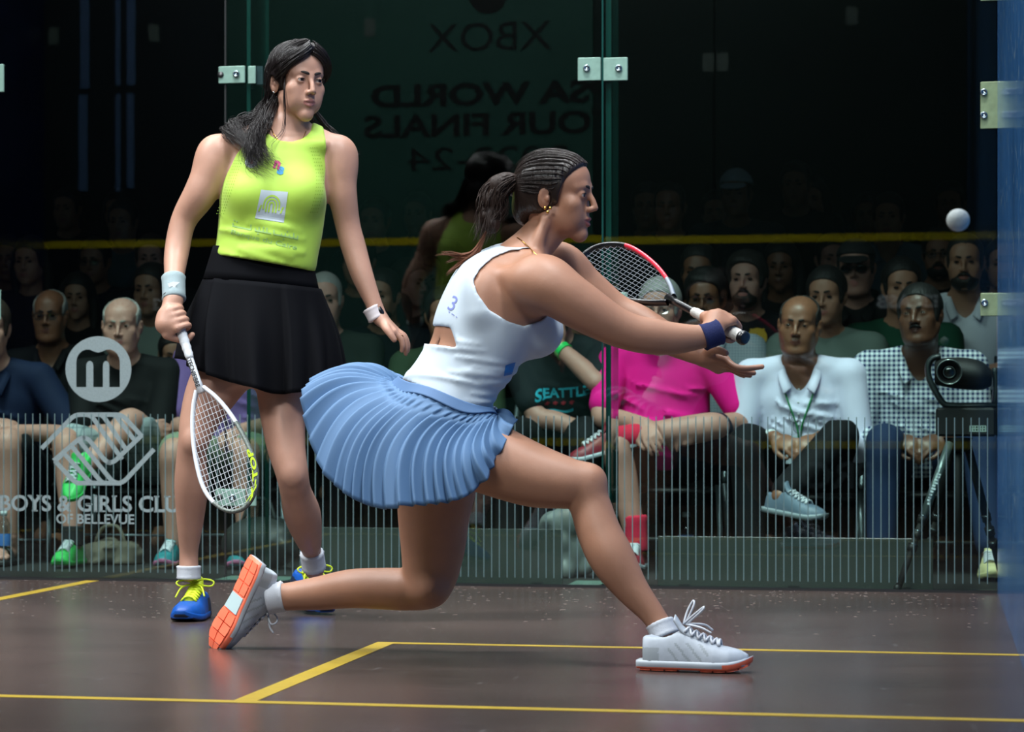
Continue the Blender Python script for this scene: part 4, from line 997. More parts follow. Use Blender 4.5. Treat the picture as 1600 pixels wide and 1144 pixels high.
# printed marks on the top
pv = lambda p: q1(p[0], p[1], -.3)
sqV = [(408, 296.5), (450, 300), (443.5, 348), (398.5, 341)]
V, F = subdivided(sqV, [(0, 1, 2, 3)], 4); drape(top1, pl1, V, F, pv, 'square_logo', mat('grey_silver_print', srgb(186, 198, 204), .5), .0012)
def arch(cx, cy, r, w, legs, n=10):
    o_ = [(cx-r, cy+legs)]+[(cx-r*math.cos(t), cy-r*math.sin(t)*1.15) for t in np.linspace(0, math.pi, n)]+[(cx+r, cy+legs)]
    i_ = [(cx-r+w, cy+legs)]+[(cx-(r-w)*math.cos(t), cy-(r-w)*math.sin(t)*1.15) for t in np.linspace(0, math.pi, n)]+[(cx+r-w, cy+legs)]
    m_ = len(o_); return o_+i_, [(k, k+1, m_+k+1, m_+k) for k in range(m_-1)]
AV, AF = [], []
for r, lg in ((13.5, 8), (9, 12), (4.5, 12)):
    a, b_ = arch(424.5, 320, r, 2.6, lg); n0 = len(AV); AV += [(x+(y-320)*-.14, y+(x-424)*.10) for x, y in a]; AF += [tuple(i+n0 for i in f) for f in b_]
for x in (407, 441): n0 = len(AV); AV += [(x-1.4+1.5, 322+(x-424)*.1), (x+1.4+1.5, 322+(x-424)*.1), (x-1.5, 332+(x-424)*.1), (x-4, 332+(x-424)*.1)]; AF.append((n0, n0+1, n0+2, n0+3))
V, F = subdivided(AV, AF, 1); drape(top1, pl1, V, F, pv, 'arch_emblem', MATS['lime_sports_fabric'], .0024)
def txt_on(o, root, s, u0, v0, u1, v1, h, m, place, bold=.01, name='lettering', n=1, **kw):
    V, F = text_mesh(s, 1, bold, **kw); lo_, hi_ = V.min(0), V.max(0); t = (V[:, 0]-lo_[0])/(hi_[0]-lo_[0]); w_ = (V[:, 1]-lo_[1])/(hi_[1]-lo_[1])-.5
    d = np.array([u1-u0, v1-v0], float); d /= np.linalg.norm(d); nn = np.array([d[1], -d[0]])
    P = np.array([u0, v0])+np.outer(t, (u1-u0, v1-v0))+np.outer(w_*h, nn)
    V2, F2 = subdivided(P, F, n); return drape(o, root, V2, F2, place, name, m, .0016)
M_pg = mat('grey_green_print', srgb(150, 188, 110), .5)
txt_on(top1, pl1, 'Banque du Caire', 361, 363, 464, 388, 9.5, M_pg, pv, .008)
# a line of script above it: one long stroke with raised letters and dots
SV, SF = [], []
def bar(x0, y0, x1, y1, w):
    d = np.array([x1-x0, y1-y0], float); d /= np.linalg.norm(d); n_ = np.array([-d[1], d[0]])*w/2; b0 = len(SV)
    SV.extend([tuple(np.array([x0, y0])+n_), tuple(np.array([x1, y1])+n_), tuple(np.array([x1, y1])-n_), tuple(np.array([x0, y0])-n_)]); SF.append((b0, b0+1, b0+2, b0+3))
def sl(x): return 353+(x-363)*.20
bar(363, sl(363), 392, sl(392), 2.2); bar(398, sl(398), 424, sl(424), 2.2); bar(428, sl(428), 466, sl(466), 2.2)
for x, h_ in ((364, 5), (392, 8), (399, 4), (405, 7), (411, 4), (417, 8), (428, 7), (440, 4), (446, 5), (452, 4), (459, 8), (465, 5)): bar(x, sl(x), x, sl(x)-h_, 2.2)
for x, dy in ((403, 4), (412, -7), (443, 5), (449, -8), (366, -9), (370, -8)): bar(x-1.2, sl(x)+dy, x+1.2, sl(x)+dy, 2.4)
V, F = subdivided(SV, SF, 2); drape(top1, pl1, V, F, pv, 'script_lettering', M_pg, .0016)
for s_, x, y, c_, t_ in (('n', 432.5, 257, 'magenta_print', (190, 40, 110)), ('s', 438, 266, 'teal_print', (40, 140, 190))):
    txt_on(top1, pl1, s_, x-4.5, y-1, x+5.5, y+2, 13, mat(c_, srgb(*t_), .5), pv, .05)
cV = [(392+9*math.cos(t), 253+9.5*math.sin(t)) for t in np.linspace(0, 2*math.pi, 20)[:-1]]; V, F = subdivided(cV, [tuple(range(19))], 2); drape(top1, pl1, V, F, pv, 'round_crest', MATS['grey_silver_print'], .0014)
cV = [(393+3.6*math.cos(t), 252+4.5*math.sin(t)) for t in np.linspace(0, 2*math.pi, 12)[:-1]]; V, F = subdivided(cV, [tuple(range(11))], 2); drape(top1, pl1, V, F, pv, 'crest_shield', mat('crest_red', srgb(170, 50, 60), .5), .0026)
# perforated panels: rows of small dark dots down both sides of the chest
DV, DF = [], []
for base, sgn in (((372, 245), -1), ((488, 225), 1)):
    for i in range(19):
        for j in range(4):
            t = i/18; u = base[0]+(-28*t if sgn < 0 else 10*math.sin(t*3.1)+2)+j*3.4-5; v = base[1]+6+i*(4.6 if sgn < 0 else 5.6); b0 = len(DV)
            DV += [(u+.75*math.cos(a), v+.9*math.sin(a)) for a in np.linspace(0, 6.283, 6)[:-1]]; DF.append(tuple(range(b0, b0+5)))
drape(top1, pl1, DV, DF, pv, 'perforation', mat('perforation_shadow_green', srgb(132, 170, 50), .8), .0011)['kind'] = 'stuff'
# hair: cap drawn back from a centre parting, wavy lengths over the right shoulder and blown to the left
M_h1 = hairmat('black_brown', srgb(30, 24, 24), .36)
hc = SDF(Hl-.15, Hl+.15, .003); R_ = h1.rows()
hc.ell(h1.p(0, -.016, .036), np.array([.0795, .098, .085])*.98, R_, .01)
for q in (1, -1):
    hc.ell(h1.p(q*.052, -.004, .028), (.030, .074, .058), R_, .02); hc.limb([h1.p(q*.005, .074, .100), h1.p(q*.026, .082, .084), h1.p(q*.052, .068, .062), h1.p(q*.071, .035, .036), h1.p(q*.076, -.005, .010), h1.p(q*.068, -.045, -.02)], [.013, .013, .014, .015, .015, .014], .012)
hc.ell(h1.p(0, -.075, -.05), (.055, .035, .045), R_, .03)
hc.limb([h1.p(0, .086, .106), h1.p(0, .06, .120), h1.p(0, .0, .131)], [.003, .004, .004], .006, 's')
hc.ell(h1.p(0, .120, -.026), (.125, .103, .090), R_, .006, 's'); hc.ell(h1.p(0, .07, -.095), (.10, .09, .06), R_, .006, 's')
for q in (1, -1): hc.ell(h1.p(q*.085, -.006, -.016), (.020, .022, .026), R_, .006, 's')
finish(hc, pl1, 'hair', M_h1)
sg = []; hb = SDF.copy(hc)
for q in (1, -1):
    for y_ in np.linspace(.080, -.07, 13):
        G_ = [h1.p(*on_cap(h1, p, 1.0)) for p in ((q*.004, y_, .12), (q*.030, y_*.98, .105), (q*.056, y_*.85, .075), (q*.074, y_*.6-.004, .035), (q*.076, y_*.3-.02, -.005), (q*.060, -.06, -.03))]
        G_ = np.array([G_[0]]+list(hb.push(np.array(G_[1:]), .0015, 10))); sg.append(list(G_))
for q in (1, -1):      # strands along the swept front
    for an in np.linspace(-1.2, 1.5, 8):
        Lp = np.array([(q*.005, .074, .100), (q*.026, .082, .084), (q*.052, .068, .062), (q*.071, .035, .036), (q*.076, -.005, .010), (q*.068, -.045, -.02)])
        off = np.array([q*.25*math.cos(an), math.cos(an)*.8, math.sin(an)])*.017
        G_ = np.array([h1.p(*(p+off)) for p in Lp]); sg.append(list(hb.push(spline(G_, 9), .0012, 10)))
strands(pl1, 'hair_strand', M_h1, sg, 1000, .005, .0012, rl1, 18, .0015, 2.5, seed=21, spread_tip=.008)
gd = [[h1.p(.0, .045, .118), h1.p(.05, .02, .09), h1.p(.078, -.02, .02), q1(424, 170, .03), q1(406, 200, -.05), q1(398, 235, -.10), q1(412, 272, -.13)],
      [h1.p(.01, .0, .12), h1.p(.065, -.03, .07), q1(424, 160, .05), q1(396, 185, .02), q1(370, 200, -.03), q1(388, 235, -.10), q1(404, 262, -.13)],
      [h1.p(.02, -.04, .11), q1(430, 140, .08), q1(410, 180, .06), q1(375, 195, .03), q1(356, 205, -.03), q1(382, 222, -.09), q1(392, 248, -.12)],
      [h1.p(.03, -.06, .06), q1(425, 165, .06), q1(404, 195, .0), q1(392, 220, -.08), q1(394, 256, -.12), q1(420, 285, -.13)],
      [h1.p(.05, -.02, .05), q1(426, 160, .0), q1(412, 190, -.05), q1(400, 215, -.09), q1(416, 248, -.12), q1(440, 262, -.135)]]
strands(pl1, 'hair_lock', M_h1, gd, 760, .024, .0013, rl1, 24, .014, 3.6, seed=2, spread_tip=.028)
gd2 = [[h1.p(-.03, -.08, .0), q1(500, 185, .06), q1(515, 205, .06), q1(540, 222, .04), q1(562, 244, .02)], [h1.p(-.02, -.08, -.02), q1(495, 195, .06), q1(520, 214, .06), q1(545, 235, .04), q1(568, 243, .02)]]
strands(pl1, 'hair_lock', M_h1, gd2, 260, .013, .0012, rl1, 18, .006, 2.2, seed=6, spread_tip=.006)
gd3 = [[h1.p(.045, .065, .06), h1.p(.068, .062, .0), h1.p(.064, .06, -.07), q1(452, 205, -.06), q1(436, 235, -.125), q1(448, 262, -.13)], [h1.p(.06, .03, .02), h1.p(.07, .05, -.04), q1(444, 200, -.06), q1(424, 228, -.11), q1(432, 268, -.13)], [h1.p(.06, .03, -.05), q1(436, 208, -.07), q1(455, 214, -.085), q1(480, 204, -.07)]]
strands(pl1, 'hair_strand', M_h1, gd3[1:2]+[[h1.p(.06, .03, .0), h1.p(.066, .04, -.07), q1(446, 206, -.06), q1(430, 236, -.115), q1(446, 258, -.13), q1(470, 276, -.135)]], 9, .004, .0007, rl1, 18, .004, 1.5, seed=8, spread_tip=.010)

# ------------------------------------------------------------------ squash racket builder
def racket(label, butt, axis_, wide, mats, L=.685, hw=.092, mark=None, root_loc=None, letters=None):
    """teardrop frame; local frame: y along the racket from butt to tip, x across, z through the strings"""
    y = np.array(axis_, float); y /= np.linalg.norm(y); x = np.array(wide, float); x -= y*(x@y); x /= np.linalg.norm(x); z = np.cross(x, y)
    M = np.c_[x, y, z]; o = np.array(butt, float)
    r = thing('squash_racket', label, 'racket', tuple(cam2w(o))); rl = rel(r); w = lambda V: rl(np.asarray(V, float)@M.T+o)
    yt, ye = L*.445, L                                       # throat and tip
    def half(t):    # outline half-width from throat (0) to tip (1)
        return hw*np.sin(np.clip(t, 0, 1)**.78*math.pi*.60+.06)**.9*np.sqrt(np.clip(1-np.clip((t-.62)/.38, 0, 1)**2.4, 0, 1))
    t = np.r_[np.linspace(0, .9, 26), np.linspace(.915, 1, 14)]; hwv = half(t); hwv[0] = .012
    ys = yt+(ye-yt)*t; Rr = list(zip(hwv, ys)); Lh = [(-a, b) for a, b in Rr[::-1][1:]]; loop = np.array([(a, b, 0) for a, b in Rr+Lh])
    fr = MB(); n = 8; P = loop
    # frame as a box-like beam: deeper through the strings than it is wide
    T = np.gradient(P, axis=0); T /= np.linalg.norm(T, axis=1)[:, None]; N_ = np.cross(T, (0, 0, 1)); V = []
    for p, q in zip(P, N_):
        for a, b_ in ((-.0052, -.006), (-.0052, .006), (-.002, .0100), (.003, .0095), (.0055, .005), (.0055, -.005), (.003, -.0095), (-.002, -.0100)): V.append(p-q*a*-1+np.array([0, 0, b_]))
    F = [(i*n+k, i*n+(k+1) % n, (i+1)*n+(k+1) % n, (i+1)*n+k) for i in range(len(P)-1) for k in range(n)]
    fr.add(w(V), F); fr.I = []
    for i in range(len(P)-1):
        tt = (t[i] if i < len(t) else t[len(t)-1-(i-len(t)+1)]); s_ = 1 if i < len(t)-1 else -1
        fr.I += [mats['zone'](tt, s_)]*n
    fo = fr.build('frame', mats['frame'], r, True)
    sh = MB(); sh.tube(w([(0, L*.20, 0), (0, L*.30, 0), (0, L*.40, 0), (0, yt+.012, 0)]), [.0115, .010, .0098, .0125], 10); sh.build('shaft', mats['shaft'], r, True)
    g = MB(); yy = np.linspace(.012, L*.305, 30); g.tube(w([(0, q, 0) for q in yy]), [.0155+.0012*((i % 3) == 0)-.004*(q/(L*.305))**3 for i, q in enumerate(yy)], 10); g.build('grip', mats['grip'], r, True)
    c = MB(); c.lathe([(.0, -.004), (.014, -.004), (.018, .0), (.0182, .010), (.0158, .014)], (0, 0, 0), (0, 1, 0), 12); c.V = [tuple(v) for v in w(c.V)]; c.build('butt_cap', mats['cap'], r, True)
    s_ = MB()
    def wspan(y_): return float(np.interp(y_, ys, hwv))
    for y_ in np.linspace(yt+.05, ye-.014, 19): a = wspan(y_)-.003; s_.tube(w([(-a, y_, .0006), (0, y_, -.0006), (a, y_, .0006)]), .00075, 4, False)
    for k in range(-7, 8):
        x_ = k*.0125*hw/.092; sp = np.linspace(yt, ye, 200); ok = [q for q in sp if wspan(q) > abs(x_)+.002]
        if len(ok) > 4: s_.tube(w([(x_*.55 if 0 else x_, ok[0], -.0004), (x_, (ok[0]+ok[-1])/2, .0004), (x_, ok[-1], -.0004)]), .00075, 4, False)
    so = s_.build('strings', mats['strings'], r); so['kind'] = 'stuff'
    b = MB(); i0 = len(t)-9; BP = loop[i0:len(t)+8]; b.tube(w(BP+np.array([BP[:, 0]*.02, np.full(len(BP), .002), np.zeros(len(BP))]).T), .0045, 6); b.build('bumper', mats['bumper'], r, True)
    return r, w, loop, half, fo
M_rw = mat('white_racket_frame', srgb(225, 230, 236), .3, coat=.4); M_rs = mat('grey_speckled_frame', srgb(110, 118, 112), .4, noise=(160, .5)); M_rk = mat('black_racket_frame', srgb(16, 17, 20), .3, coat=.3)
M_str = mat('pale_strings', srgb(205, 210, 215), .35); M_gripw = mat('white_overgrip', srgb(214, 218, 222), .75, bump=(300, .3))
ra = CF(268, 478, Z1-.13); rb = CF(348, 718, Z1-.27)
ay = (rb-ra); ay /= np.linalg.norm(ay)
r1, w1, loop1, half1, fo1 = racket('white squash racket held point down by the standing player in lime', q1(277, 500, -.130)-ay*.085, ay, (.80, -.42, -.25), dict(frame=[M_rw, M_rs, M_rk], zone=lambda t, s: (1 if t > .35 else 0) if s > 0 else (0 if t < .9 else 1), shaft=M_rw, grip=M_gripw, cap=M_rk, strings=M_str, bumper=M_rk), hw=.088)
def racket_text(w, root, s, m, y0, y1, x, size, zz=.0108, along=None, bold=.02):
    V, F = text_mesh(s, 1, bold); lo_, hi_ = V.min(0), V.max(0); V = (V-lo_)/(hi_-lo_+1e-9)
    if along is None: P = np.c_[x+(V[:, 1]-.5)*size*(-1 if zz > 0 else 1), y0+V[:, 0]*(y1-y0), np.full(len(V), zz)]
    else:
        Pp, Nn = along; t = V[:, 0]*(len(Pp)-1); i = np.minimum(t.astype(int), len(Pp)-2); f = (t-i)[:, None]
        P = Pp[i]*(1-f)+Pp[i+1]*f+Nn[i]*((V[:, 1]-.5)*size)[:, None]; P[:, 2] = zz
    obj('lettering', mesh('lettering', w(P), F), m, root)

zs = 1 if np.cross(np.array([.80, -.42, -.25]), ay)[1] < 0 else -1
T_ = np.array([half1(t) for t in np.linspace(.98, .60, 30)]); Y_ = np.linspace(.98, .60, 30)*(.685-.685*.445)+.685*.445
Pp = np.c_[T_, Y_, np.zeros(30)]; Nn = np.tile([-1., 0, 0], (30, 1))
racket_text(w1, r1, 'X-TOP', mat('lime_racket_print', srgb(190, 220, 40), .5), 0, 0, 0, .017, .0114*zs, (Pp, Nn), .04)
racket_text(w1, r1, 'TECNIFIBRE', mat('black_racket_print', (.01, .01, .012), .5), .212, .302, 0, .015, .0120*zs, None, .03)
# ------------------------------------------------------------------ lunging player in white and blue
Z2 = 7.30
def q2(u, v, dz=0): return CF(u, v, Z2+dz)
S2 = FPX/Z2
pl2 = thing('person', 'lunging woman in a white racerback top and pale blue pleated skirt reaching right', 'person', tuple(cam2w(CF(700, 1000, 7.3))))
pl2.location.z = 0
rl2 = rel(pl2)
SK2 = skin('tanned', srgb(162, 116, 92), .52)
h2 = Head(q2(868, 304, .0), rotm(math.radians(-112), math.radians(-2), math.radians(3)), .96, jaw=.82, nose=.92, wide=.97, eyeo=.95, mouth=.5, brow=.8, ear=.88)
Hm = h2.o
n_hand, f_hand = q2(1128, 505, -.16), q2(1130, 568, .0)
fine = [((Hm[0]-.12, Hm[1]-.12, Hm[2]-.13), (Hm[0]+.12, Hm[1]+.10, Hm[2]+.06), .0022)]
fine += [((p[0]-.08, p[1]-.06, p[2]-.06), (p[0]+.09, p[1]+.06, p[2]+.05), .003) for p in (n_hand, f_hand)]
lo2 = q2(400, 1000, -.42); hi2 = q2(1205, 225, .50)
core2 = SDF((lo2[0], Z2-.46, .02), (hi2[0]+.02, Z2+.50, hi2[2]), .0056, fine)
# torso frame: axis up the spine, R0 the player's right (towards the camera), R1 forward
O2 = q2(690, 655); UP2 = np.array([125., 0, 255.]); UP2 /= np.linalg.norm(UP2)
f0 = np.array([255., 0, -125.]); f0 /= np.linalg.norm(f0); FW2 = math.cos(math.radians(22))*f0+math.sin(math.radians(22))*np.array([0, 1., 0]); RT2 = np.cross(FW2, UP2)
R2 = np.array([RT2, FW2, UP2])
def st2(u, v, a, b, dz=0): p = q2(u, v, dz)-O2; return ((p@UP2), p@RT2, p@FW2, a, b)
TOR2 = [st2(684, 700, .150, .115), st2(690, 660, .150, .116), st2(698, 620, .128, .104), st2(714, 590, .120, .097), st2(734, 558, .124, .101), st2(752, 520, .136, .113), st2(770, 486, .144, .118), st2(784, 455, .142, .112), st2(796, 428, .114, .096), st2(812, 404, .072, .066)]
core2.loft((O2), R2, TOR2, .02)
tp = lambda t, r, f: O2+UP2*t+RT2*r+FW2*f          # point in torso coordinates
for r in (.060, -.060): core2.ell(tp(.300, r, .112), (.056, .046, .056), R2, .05)
core2.limb([tp(.440, .02, .008), tp(.425, .08, .0), tp(.395, .145, .012)], [.048, .046, .05], .035)
core2.limb([tp(.440, -.02, .008), tp(.425, -.08, .01), tp(.400, -.14, .03)], [.048, .044, .045], .035)
core2.limb([tp(.385, .035, -.075), tp(.335, .070, -.092), tp(.275, .095, -.078)], [.020, .030, .022], .035)   # shoulder blade
core2.limb([tp(.372, .045, -.078), tp(.380, .10, -.070), tp(.378, .15, -.045)], [.010, .016, .018], .022)
core2.limb([tp(.36, .0, -.094), tp(.2, .0, -.088), tp(.08, .0, -.092)], [.006, .008, .006], .02, 's')            # spine furrow
core2.ell(tp(-.05, .07, -.055), (.080, .085, .085), R2, .05); core2.ell(tp(-.05, -.07, -.055), (.080, .085, .085), R2, .05)
h2.carve(core2, q2(814, 402, .0), .052)
core2.limb([q2(852, 345, -.045), q2(840, 385, -.05), q2(848, 412, -.03)], [.010, .014, .010], .02)               # neck tendon
# front leg
core2.limb([q2(708, 690, -.06), q2(762, 715, -.10), q2(830, 742, -.14), q2(880, 754, -.17), q2(908, 762, -.18), q2(922, 790, -.19), q2(936, 832, -.21), q2(956, 872, -.23), q2(985, 918, -.25), q2(1018, 958, -.27), q2(1036, 986, -.28)],
           [.100, .090, .078, .064, .056, .050, .0530, .0545, .0415, .0300, .0285], .03)
core2.ell(q2(925, 748, -.185), (.030, .036, .030), None, .03)
# rear leg
core2.limb([q2(690, 690, .07), q2(684, 745, .10), q2(678, 800, .12), q2(676, 860, .14), q2(668, 908, .15), q2(640, 920, .17), q2(600, 920, .20), q2(550, 920, .23), q2(500, 927, .27), q2(455, 932, .30), q2(432, 934, .31)],
           [.105, .102, .092, .080, .066, .056, .0535, .0505, .0440, .0370, .0350], .03)
core2.ell(q2(672, 925, .11), (.040, .040, .036), None, .03)
full2 = core2.copy()
# near (right) arm and fist on the grip
full2.limb([tp(.392, .150, .020), q2(862, 450, -.17), q2(905, 477, -.18), q2(950, 504, -.18), q2(985, 519, -.18), q2(1020, 526, -.175), q2(1055, 529, -.17), q2(1090, 527, -.165), q2(1112, 522, -.16)],
           [.062, .064, .0590, .0500, .0455, .0440, .0385, .0300, .0265], .03)
full2.ell(q2(842, 440, -.15), (.072, .060, .062), None, .04)
# far (left) arm reaching under it, open hand
full2.limb([tp(.398, -.135, .035), q2(868, 408, .13), q2(915, 445, .13), q2(962, 483, .12), q2(1000, 503, .10), q2(1040, 528, .06), q2(1078, 548, .02), q2(1098, 556, .01)],
           [.052, .052, .046, .0405, .041, .038, .0290, .0255], .03)
BT, TIP2 = q2(1163, 529, -.165), q2(916, 398, .36)
AX2 = TIP2-BT; AX2 /= np.linalg.norm(AX2)
GC = BT+AX2*.078
grip(full2, GC, AX2, (.15, -.72, .68), q2(1111, 523, -.16), hr=.0165, flip=1)
open_hand(full2, q2(1098, 556, .01), q2(1128, 570, .0), np.array([.004, -.026, .012]), [
    [q2(1148, 573, -.045), q2(1166, 576, -.05), q2(1191, 573, -.05)], [q2(1148, 576, -.015), q2(1164, 581, -.02), q2(1178, 583, -.02)],
    [q2(1146, 578, .005), q2(1160, 584, .0), q2(1172, 587, .0)], [q2(1142, 578, .03), q2(1154, 584, .03), q2(1163, 588, .03)]],
    [q2(1110, 548, -.03), q2(1122, 547, -.05), q2(1134, 552, -.06)])
LIP2 = lipmat('brown_rose', srgb(140, 78, 66))
body2 = finish(full2, pl2, 'body', [SK2, LIP2], lips_of(h2), 3, .42)
h2.eyes(pl2, rl2, (.1, -.02)); h2.brows(pl2, rl2, th=1.1); h2.lashes(pl2, rl2)
# racerback top: front, back strip between the shoulder blades, open sides at the back of the waist
t2 = SDF((q2(560, 0)[0], Z2-.34, q2(0, 700)[2]), (q2(960, 0)[0], Z2+.36, q2(0, 340)[2]), .0045)
G = lambda r: [(a, b, c, d+r, e+r) for a, b, c, d, e in TOR2]
t2.loft(O2, R2, G(.0075), .01)
for r in (.060, -.060): t2.ell(tp(.300, r, .112), (.062, .053, .062), R2, .05)
t2.limb([tp(.440, .02, .008), tp(.425, .08, .0), tp(.395, .145, .012)], [.054, .052, .056], .035)
t2.limb([tp(.440, -.02, .008), tp(.425, -.08, .01), tp(.400, -.14, .03)], [.054, .050, .051], .035)
t2.limb([tp(.385, .035, -.075), tp(.335, .070, -.092), tp(.275, .095, -.078)], [.027, .037, .029], .035)
xz2 = lambda pts: [((u-U0)/S2, CZ-(v-V0)/S2) for u, v in pts]
g_ = np.random.default_rng(9)
for i in range(26):   # stretch folds round the waist
    t_ = g_.uniform(.06, .20); a_ = g_.uniform(-1.9, 1.2); w_ = g_.uniform(.35, .7); P = []
    for q in np.linspace(-w_, w_, 5): s_ = interp_st = [np.interp(t_+q*.03, [x[0] for x in TOR2], [x[i_] for x in TOR2]) for i_ in (1, 2, 3, 4)]; P.append(tp(t_+q*.035, s_[0]+math.cos(a_+q)*(s_[2]+.0075), s_[1]+math.sin(a_+q)*(s_[3]+.0075)))
    t2.limb(P, [.0006, .0022, .0032, .0022, .0006], .010)
# arm openings (near side), drawn where the strap edges run, cut through the near half only
Yc = Z2-.02
t2.poly(xz2([(792, 395), (806, 393), (834, 388), (838, 372), (905, 365), (930, 470), (862, 486), (838, 503), (810, 512), (785, 505), (755, 487), (738, 462), (733, 442), (744, 424), (766, 405)]), Z2-.5, Z2+.055)
t2.poly(xz2([(838, 378), (850, 392), (862, 402), (905, 420), (925, 470), (880, 480), (870, 440), (845, 410)]), Z2-.5, Z2+.5)
t2.poly(xz2([(700, 513), (709, 545), (668, 537), (650, 533), (660, 505)]), Z2-.5, Z2+.5)       # back cut-out
t2.ell(q2(826, 372, .0), (.058, .085, .040), rotm(0, 0, -.35).T, .004, 's'); t2.ell(q2(850, 360, .0), (.060, .10, .05), None, .004, 's')
t2.half(O2+UP2*.046, -UP2)
M_wt = mat('white_sports_fabric', srgb(188, 200, 210), .6, bump=(900, .10), sheen=.1)
top2 = finish(t2, pl2, 'racerback_top', M_wt, relax=3)
# skirt: waistband and the flying pleats
M_sk = mat('powder_blue_cloth', srgb(80, 113, 150), .7, bump=(700, .1), noise=(6, .05))
ang = np.radians([0, 35, 70, 100, 130, 160, 185, 210, 240, 270, 300, 330])
def wring(t, grow=1.): s_ = [np.interp(t, [x[0] for x in TOR2], [x[i_] for x in TOR2]) for i_ in (1, 2, 3, 4)]; return [tp(t+.012*math.cos(q), s_[0]+math.sin(q)*(s_[2]+.010)*grow, s_[1]+math.cos(q)*(s_[3]+.010)*grow) for q in ang]
wt2, wb2 = wring(.056), wring(.020, 1.0)
skirt(pl2, 'waistband', mat('blue_waistband', srgb(74, 106, 146), .7), wt2, wb2, [(a+b_)/2 for a, b_ in zip(wt2, wb2)], rl2, n=96, rows=9, pleats=3, amp=.0004, amp0=.0004, th=.004, body=core2, mg=.013)
hem2 = [q2(796, 664, -.06), q2(776, 722, -.220), q2(728, 777, -.262), q2(660, 788, -.27), q2(598, 795, -.25), q2(540, 772, -.20), q2(492, 715, -.12), q2(473, 622, -.02), q2(500, 592, .08), q2(575, 612, .18), q2(660, 660, .20), q2(745, 660, .12)]
mid2 = [q2(785, 645, -.04), q2(758, 688, -.205), q2(714, 702, -.225), q2(662, 692, -.21), q2(606, 690, -.20), q2(565, 672, -.16), q2(545, 630, -.08), q2(540, 588, .0), q2(572, 568, .08), q2(615, 585, .16), q2(680, 620, .19), q2(755, 635, .12)]
skirt(pl2, 'pleated_skirt', M_sk, wring(.032, 1.0), hem2, mid2, rl2, n=420, rows=30, pleats=40, body=core2, mg=.002, amp=.0125, amp0=.0022, wave=.007, seed=11, th=.0025)
# socks, shoes
M_ws = mat('white_shoe_mesh', srgb(172, 180, 190), .55, noise=(60, .06)); M_gs = mat('silver_grey_overlay', srgb(150, 158, 164), .5); M_cor = mat('coral_rubber', srgb(246, 116, 84), .5, noise=(30, .08)); M_mids = mat('white_foam', srgb(180, 188, 196), .5); M_br = mat('pale_grey_shank', srgb(176, 196, 198), .35)
sock(pl2, q2(1040, 995, -.285), q2(1030, 972, -.275), .0335, .0325, M_white, rl2); sock(pl2, q2(418, 936, .315), q2(444, 932, .305), .0395, .0390, M_white, rl2)
def acc(c): return ((c[:, 1] < .05) & (c[:, 2] < .05)) | ((np.abs(((c[:, 1]-.10)*1.2+c[:, 2]) % .034-.017) < .0045) & (c[:, 1] > .075) & (c[:, 1] < .17) & (c[:, 2] < .062))
cw = dict(upper=M_ws, accent=M_gs, split=acc, mid=M_mids, sole=M_cor, side=lambda y, a: a < 2 and y > .205, lace=M_white, tongue=M_ws, tread=M_cor, bridge=M_br)
zt = fz(1075, 1050); toe = CF(1152, 1044, zt-.02); heel = CF(999, 1040, zt+.05); toe[2] = heel[2] = .006
bow2 = [[(.0, .105, .106), (-.012, .112, .135), (-.016, .125, .160), (-.006, .128, .150), (.0, .112, .112)], [(0, .105, .106), (.012, .13, .128), (.020, .155, .148), (.022, .150, .138), (.004, .115, .108)], [(0, .11, .106), (.03, .15, .100), (.035, .175, .088)], [(0, .11, .106), (-.02, .15, .104), (-.03, .17, .09)]]
shoe(pl2, shoe_frame(heel, toe), heel, cw, rl2, .262, .047, loops=bow2)
fw = np.array([-.455, .10, -.885]); fw /= np.linalg.norm(fw); nd = np.array([.80, .48, -.3]); nd -= fw*(nd@fw); nd /= np.linalg.norm(nd)
heel = q2(399, 876, .285); ls = .25
cr = dict(cw); bow3 = [[(.0, .105, .106), (.03, .11, .118), (.052, .12, .112), (.05, .13, .1), (0, .115, .104)], [(0, .11, .105), (.03, .14, .112), (.05, .15, .12)]]
shoe(pl2, np.c_[np.cross(fw, nd), fw, nd], heel, cr, rl2, .262, .050, loops=bow3)
# wristband, earrings, necklace
sock(pl2, q2(1126, 518, -.16), q2(1097, 528, -.165), .0310, .0325, mat('navy_terry', srgb(22, 32, 78), .95, bump=(500, .5)), rl2, 'wristband', 0, 0)
b = MB()
for x_, z_q in ((.003, -.046), (-.004, -.036), (.010, -.036)): b.ball(rl2(h2.p(.086, x_, z_q)), .0042, 10, 8)
b.build('earring', M_gold, pl2, True)
b2 = BVHTree.FromPolygons([v.co for v in body2.data.vertices], [tuple(p.vertices) for p in body2.data.polygons]); P = []
for u, v in ((800, 366), (808, 371), (818, 378), (830, 390), (838, 398)):
    c_ = Vector((CX, CY, CZ))-Vector(pl2.location); d_ = (Vector(rl2(q2(u, v)))-c_).normalized(); h_ = b2.ray_cast(c_, d_)
    if h_[0] is not None: P.append(h_[0]-d_*.002)
b = MB(); b.tube([tuple(p) for p in P], .0014, 5); b.build('necklace', M_gold, pl2, True)
pv2 = lambda p: q2(p[0], p[1], -.3)
txt_on(top2, pl2, '3', 703, 472, 712, 476, 24, mat('periwinkle_print', srgb(120, 130, 190), .5), pv2, .0)
txt_on(top2, pl2, '- -- -', 701, 487, 714, 496, 1.6, MATS['periwinkle_print'], pv2, .0)
V, F = subdivided([(790, 571), (806, 566), (800, 585), (787, 588)], [(0, 1, 2, 3)], 2); drape(top2, pl2, V, F, pv2, 'chest_print', mat('azure_print', srgb(40, 120, 190), .5))
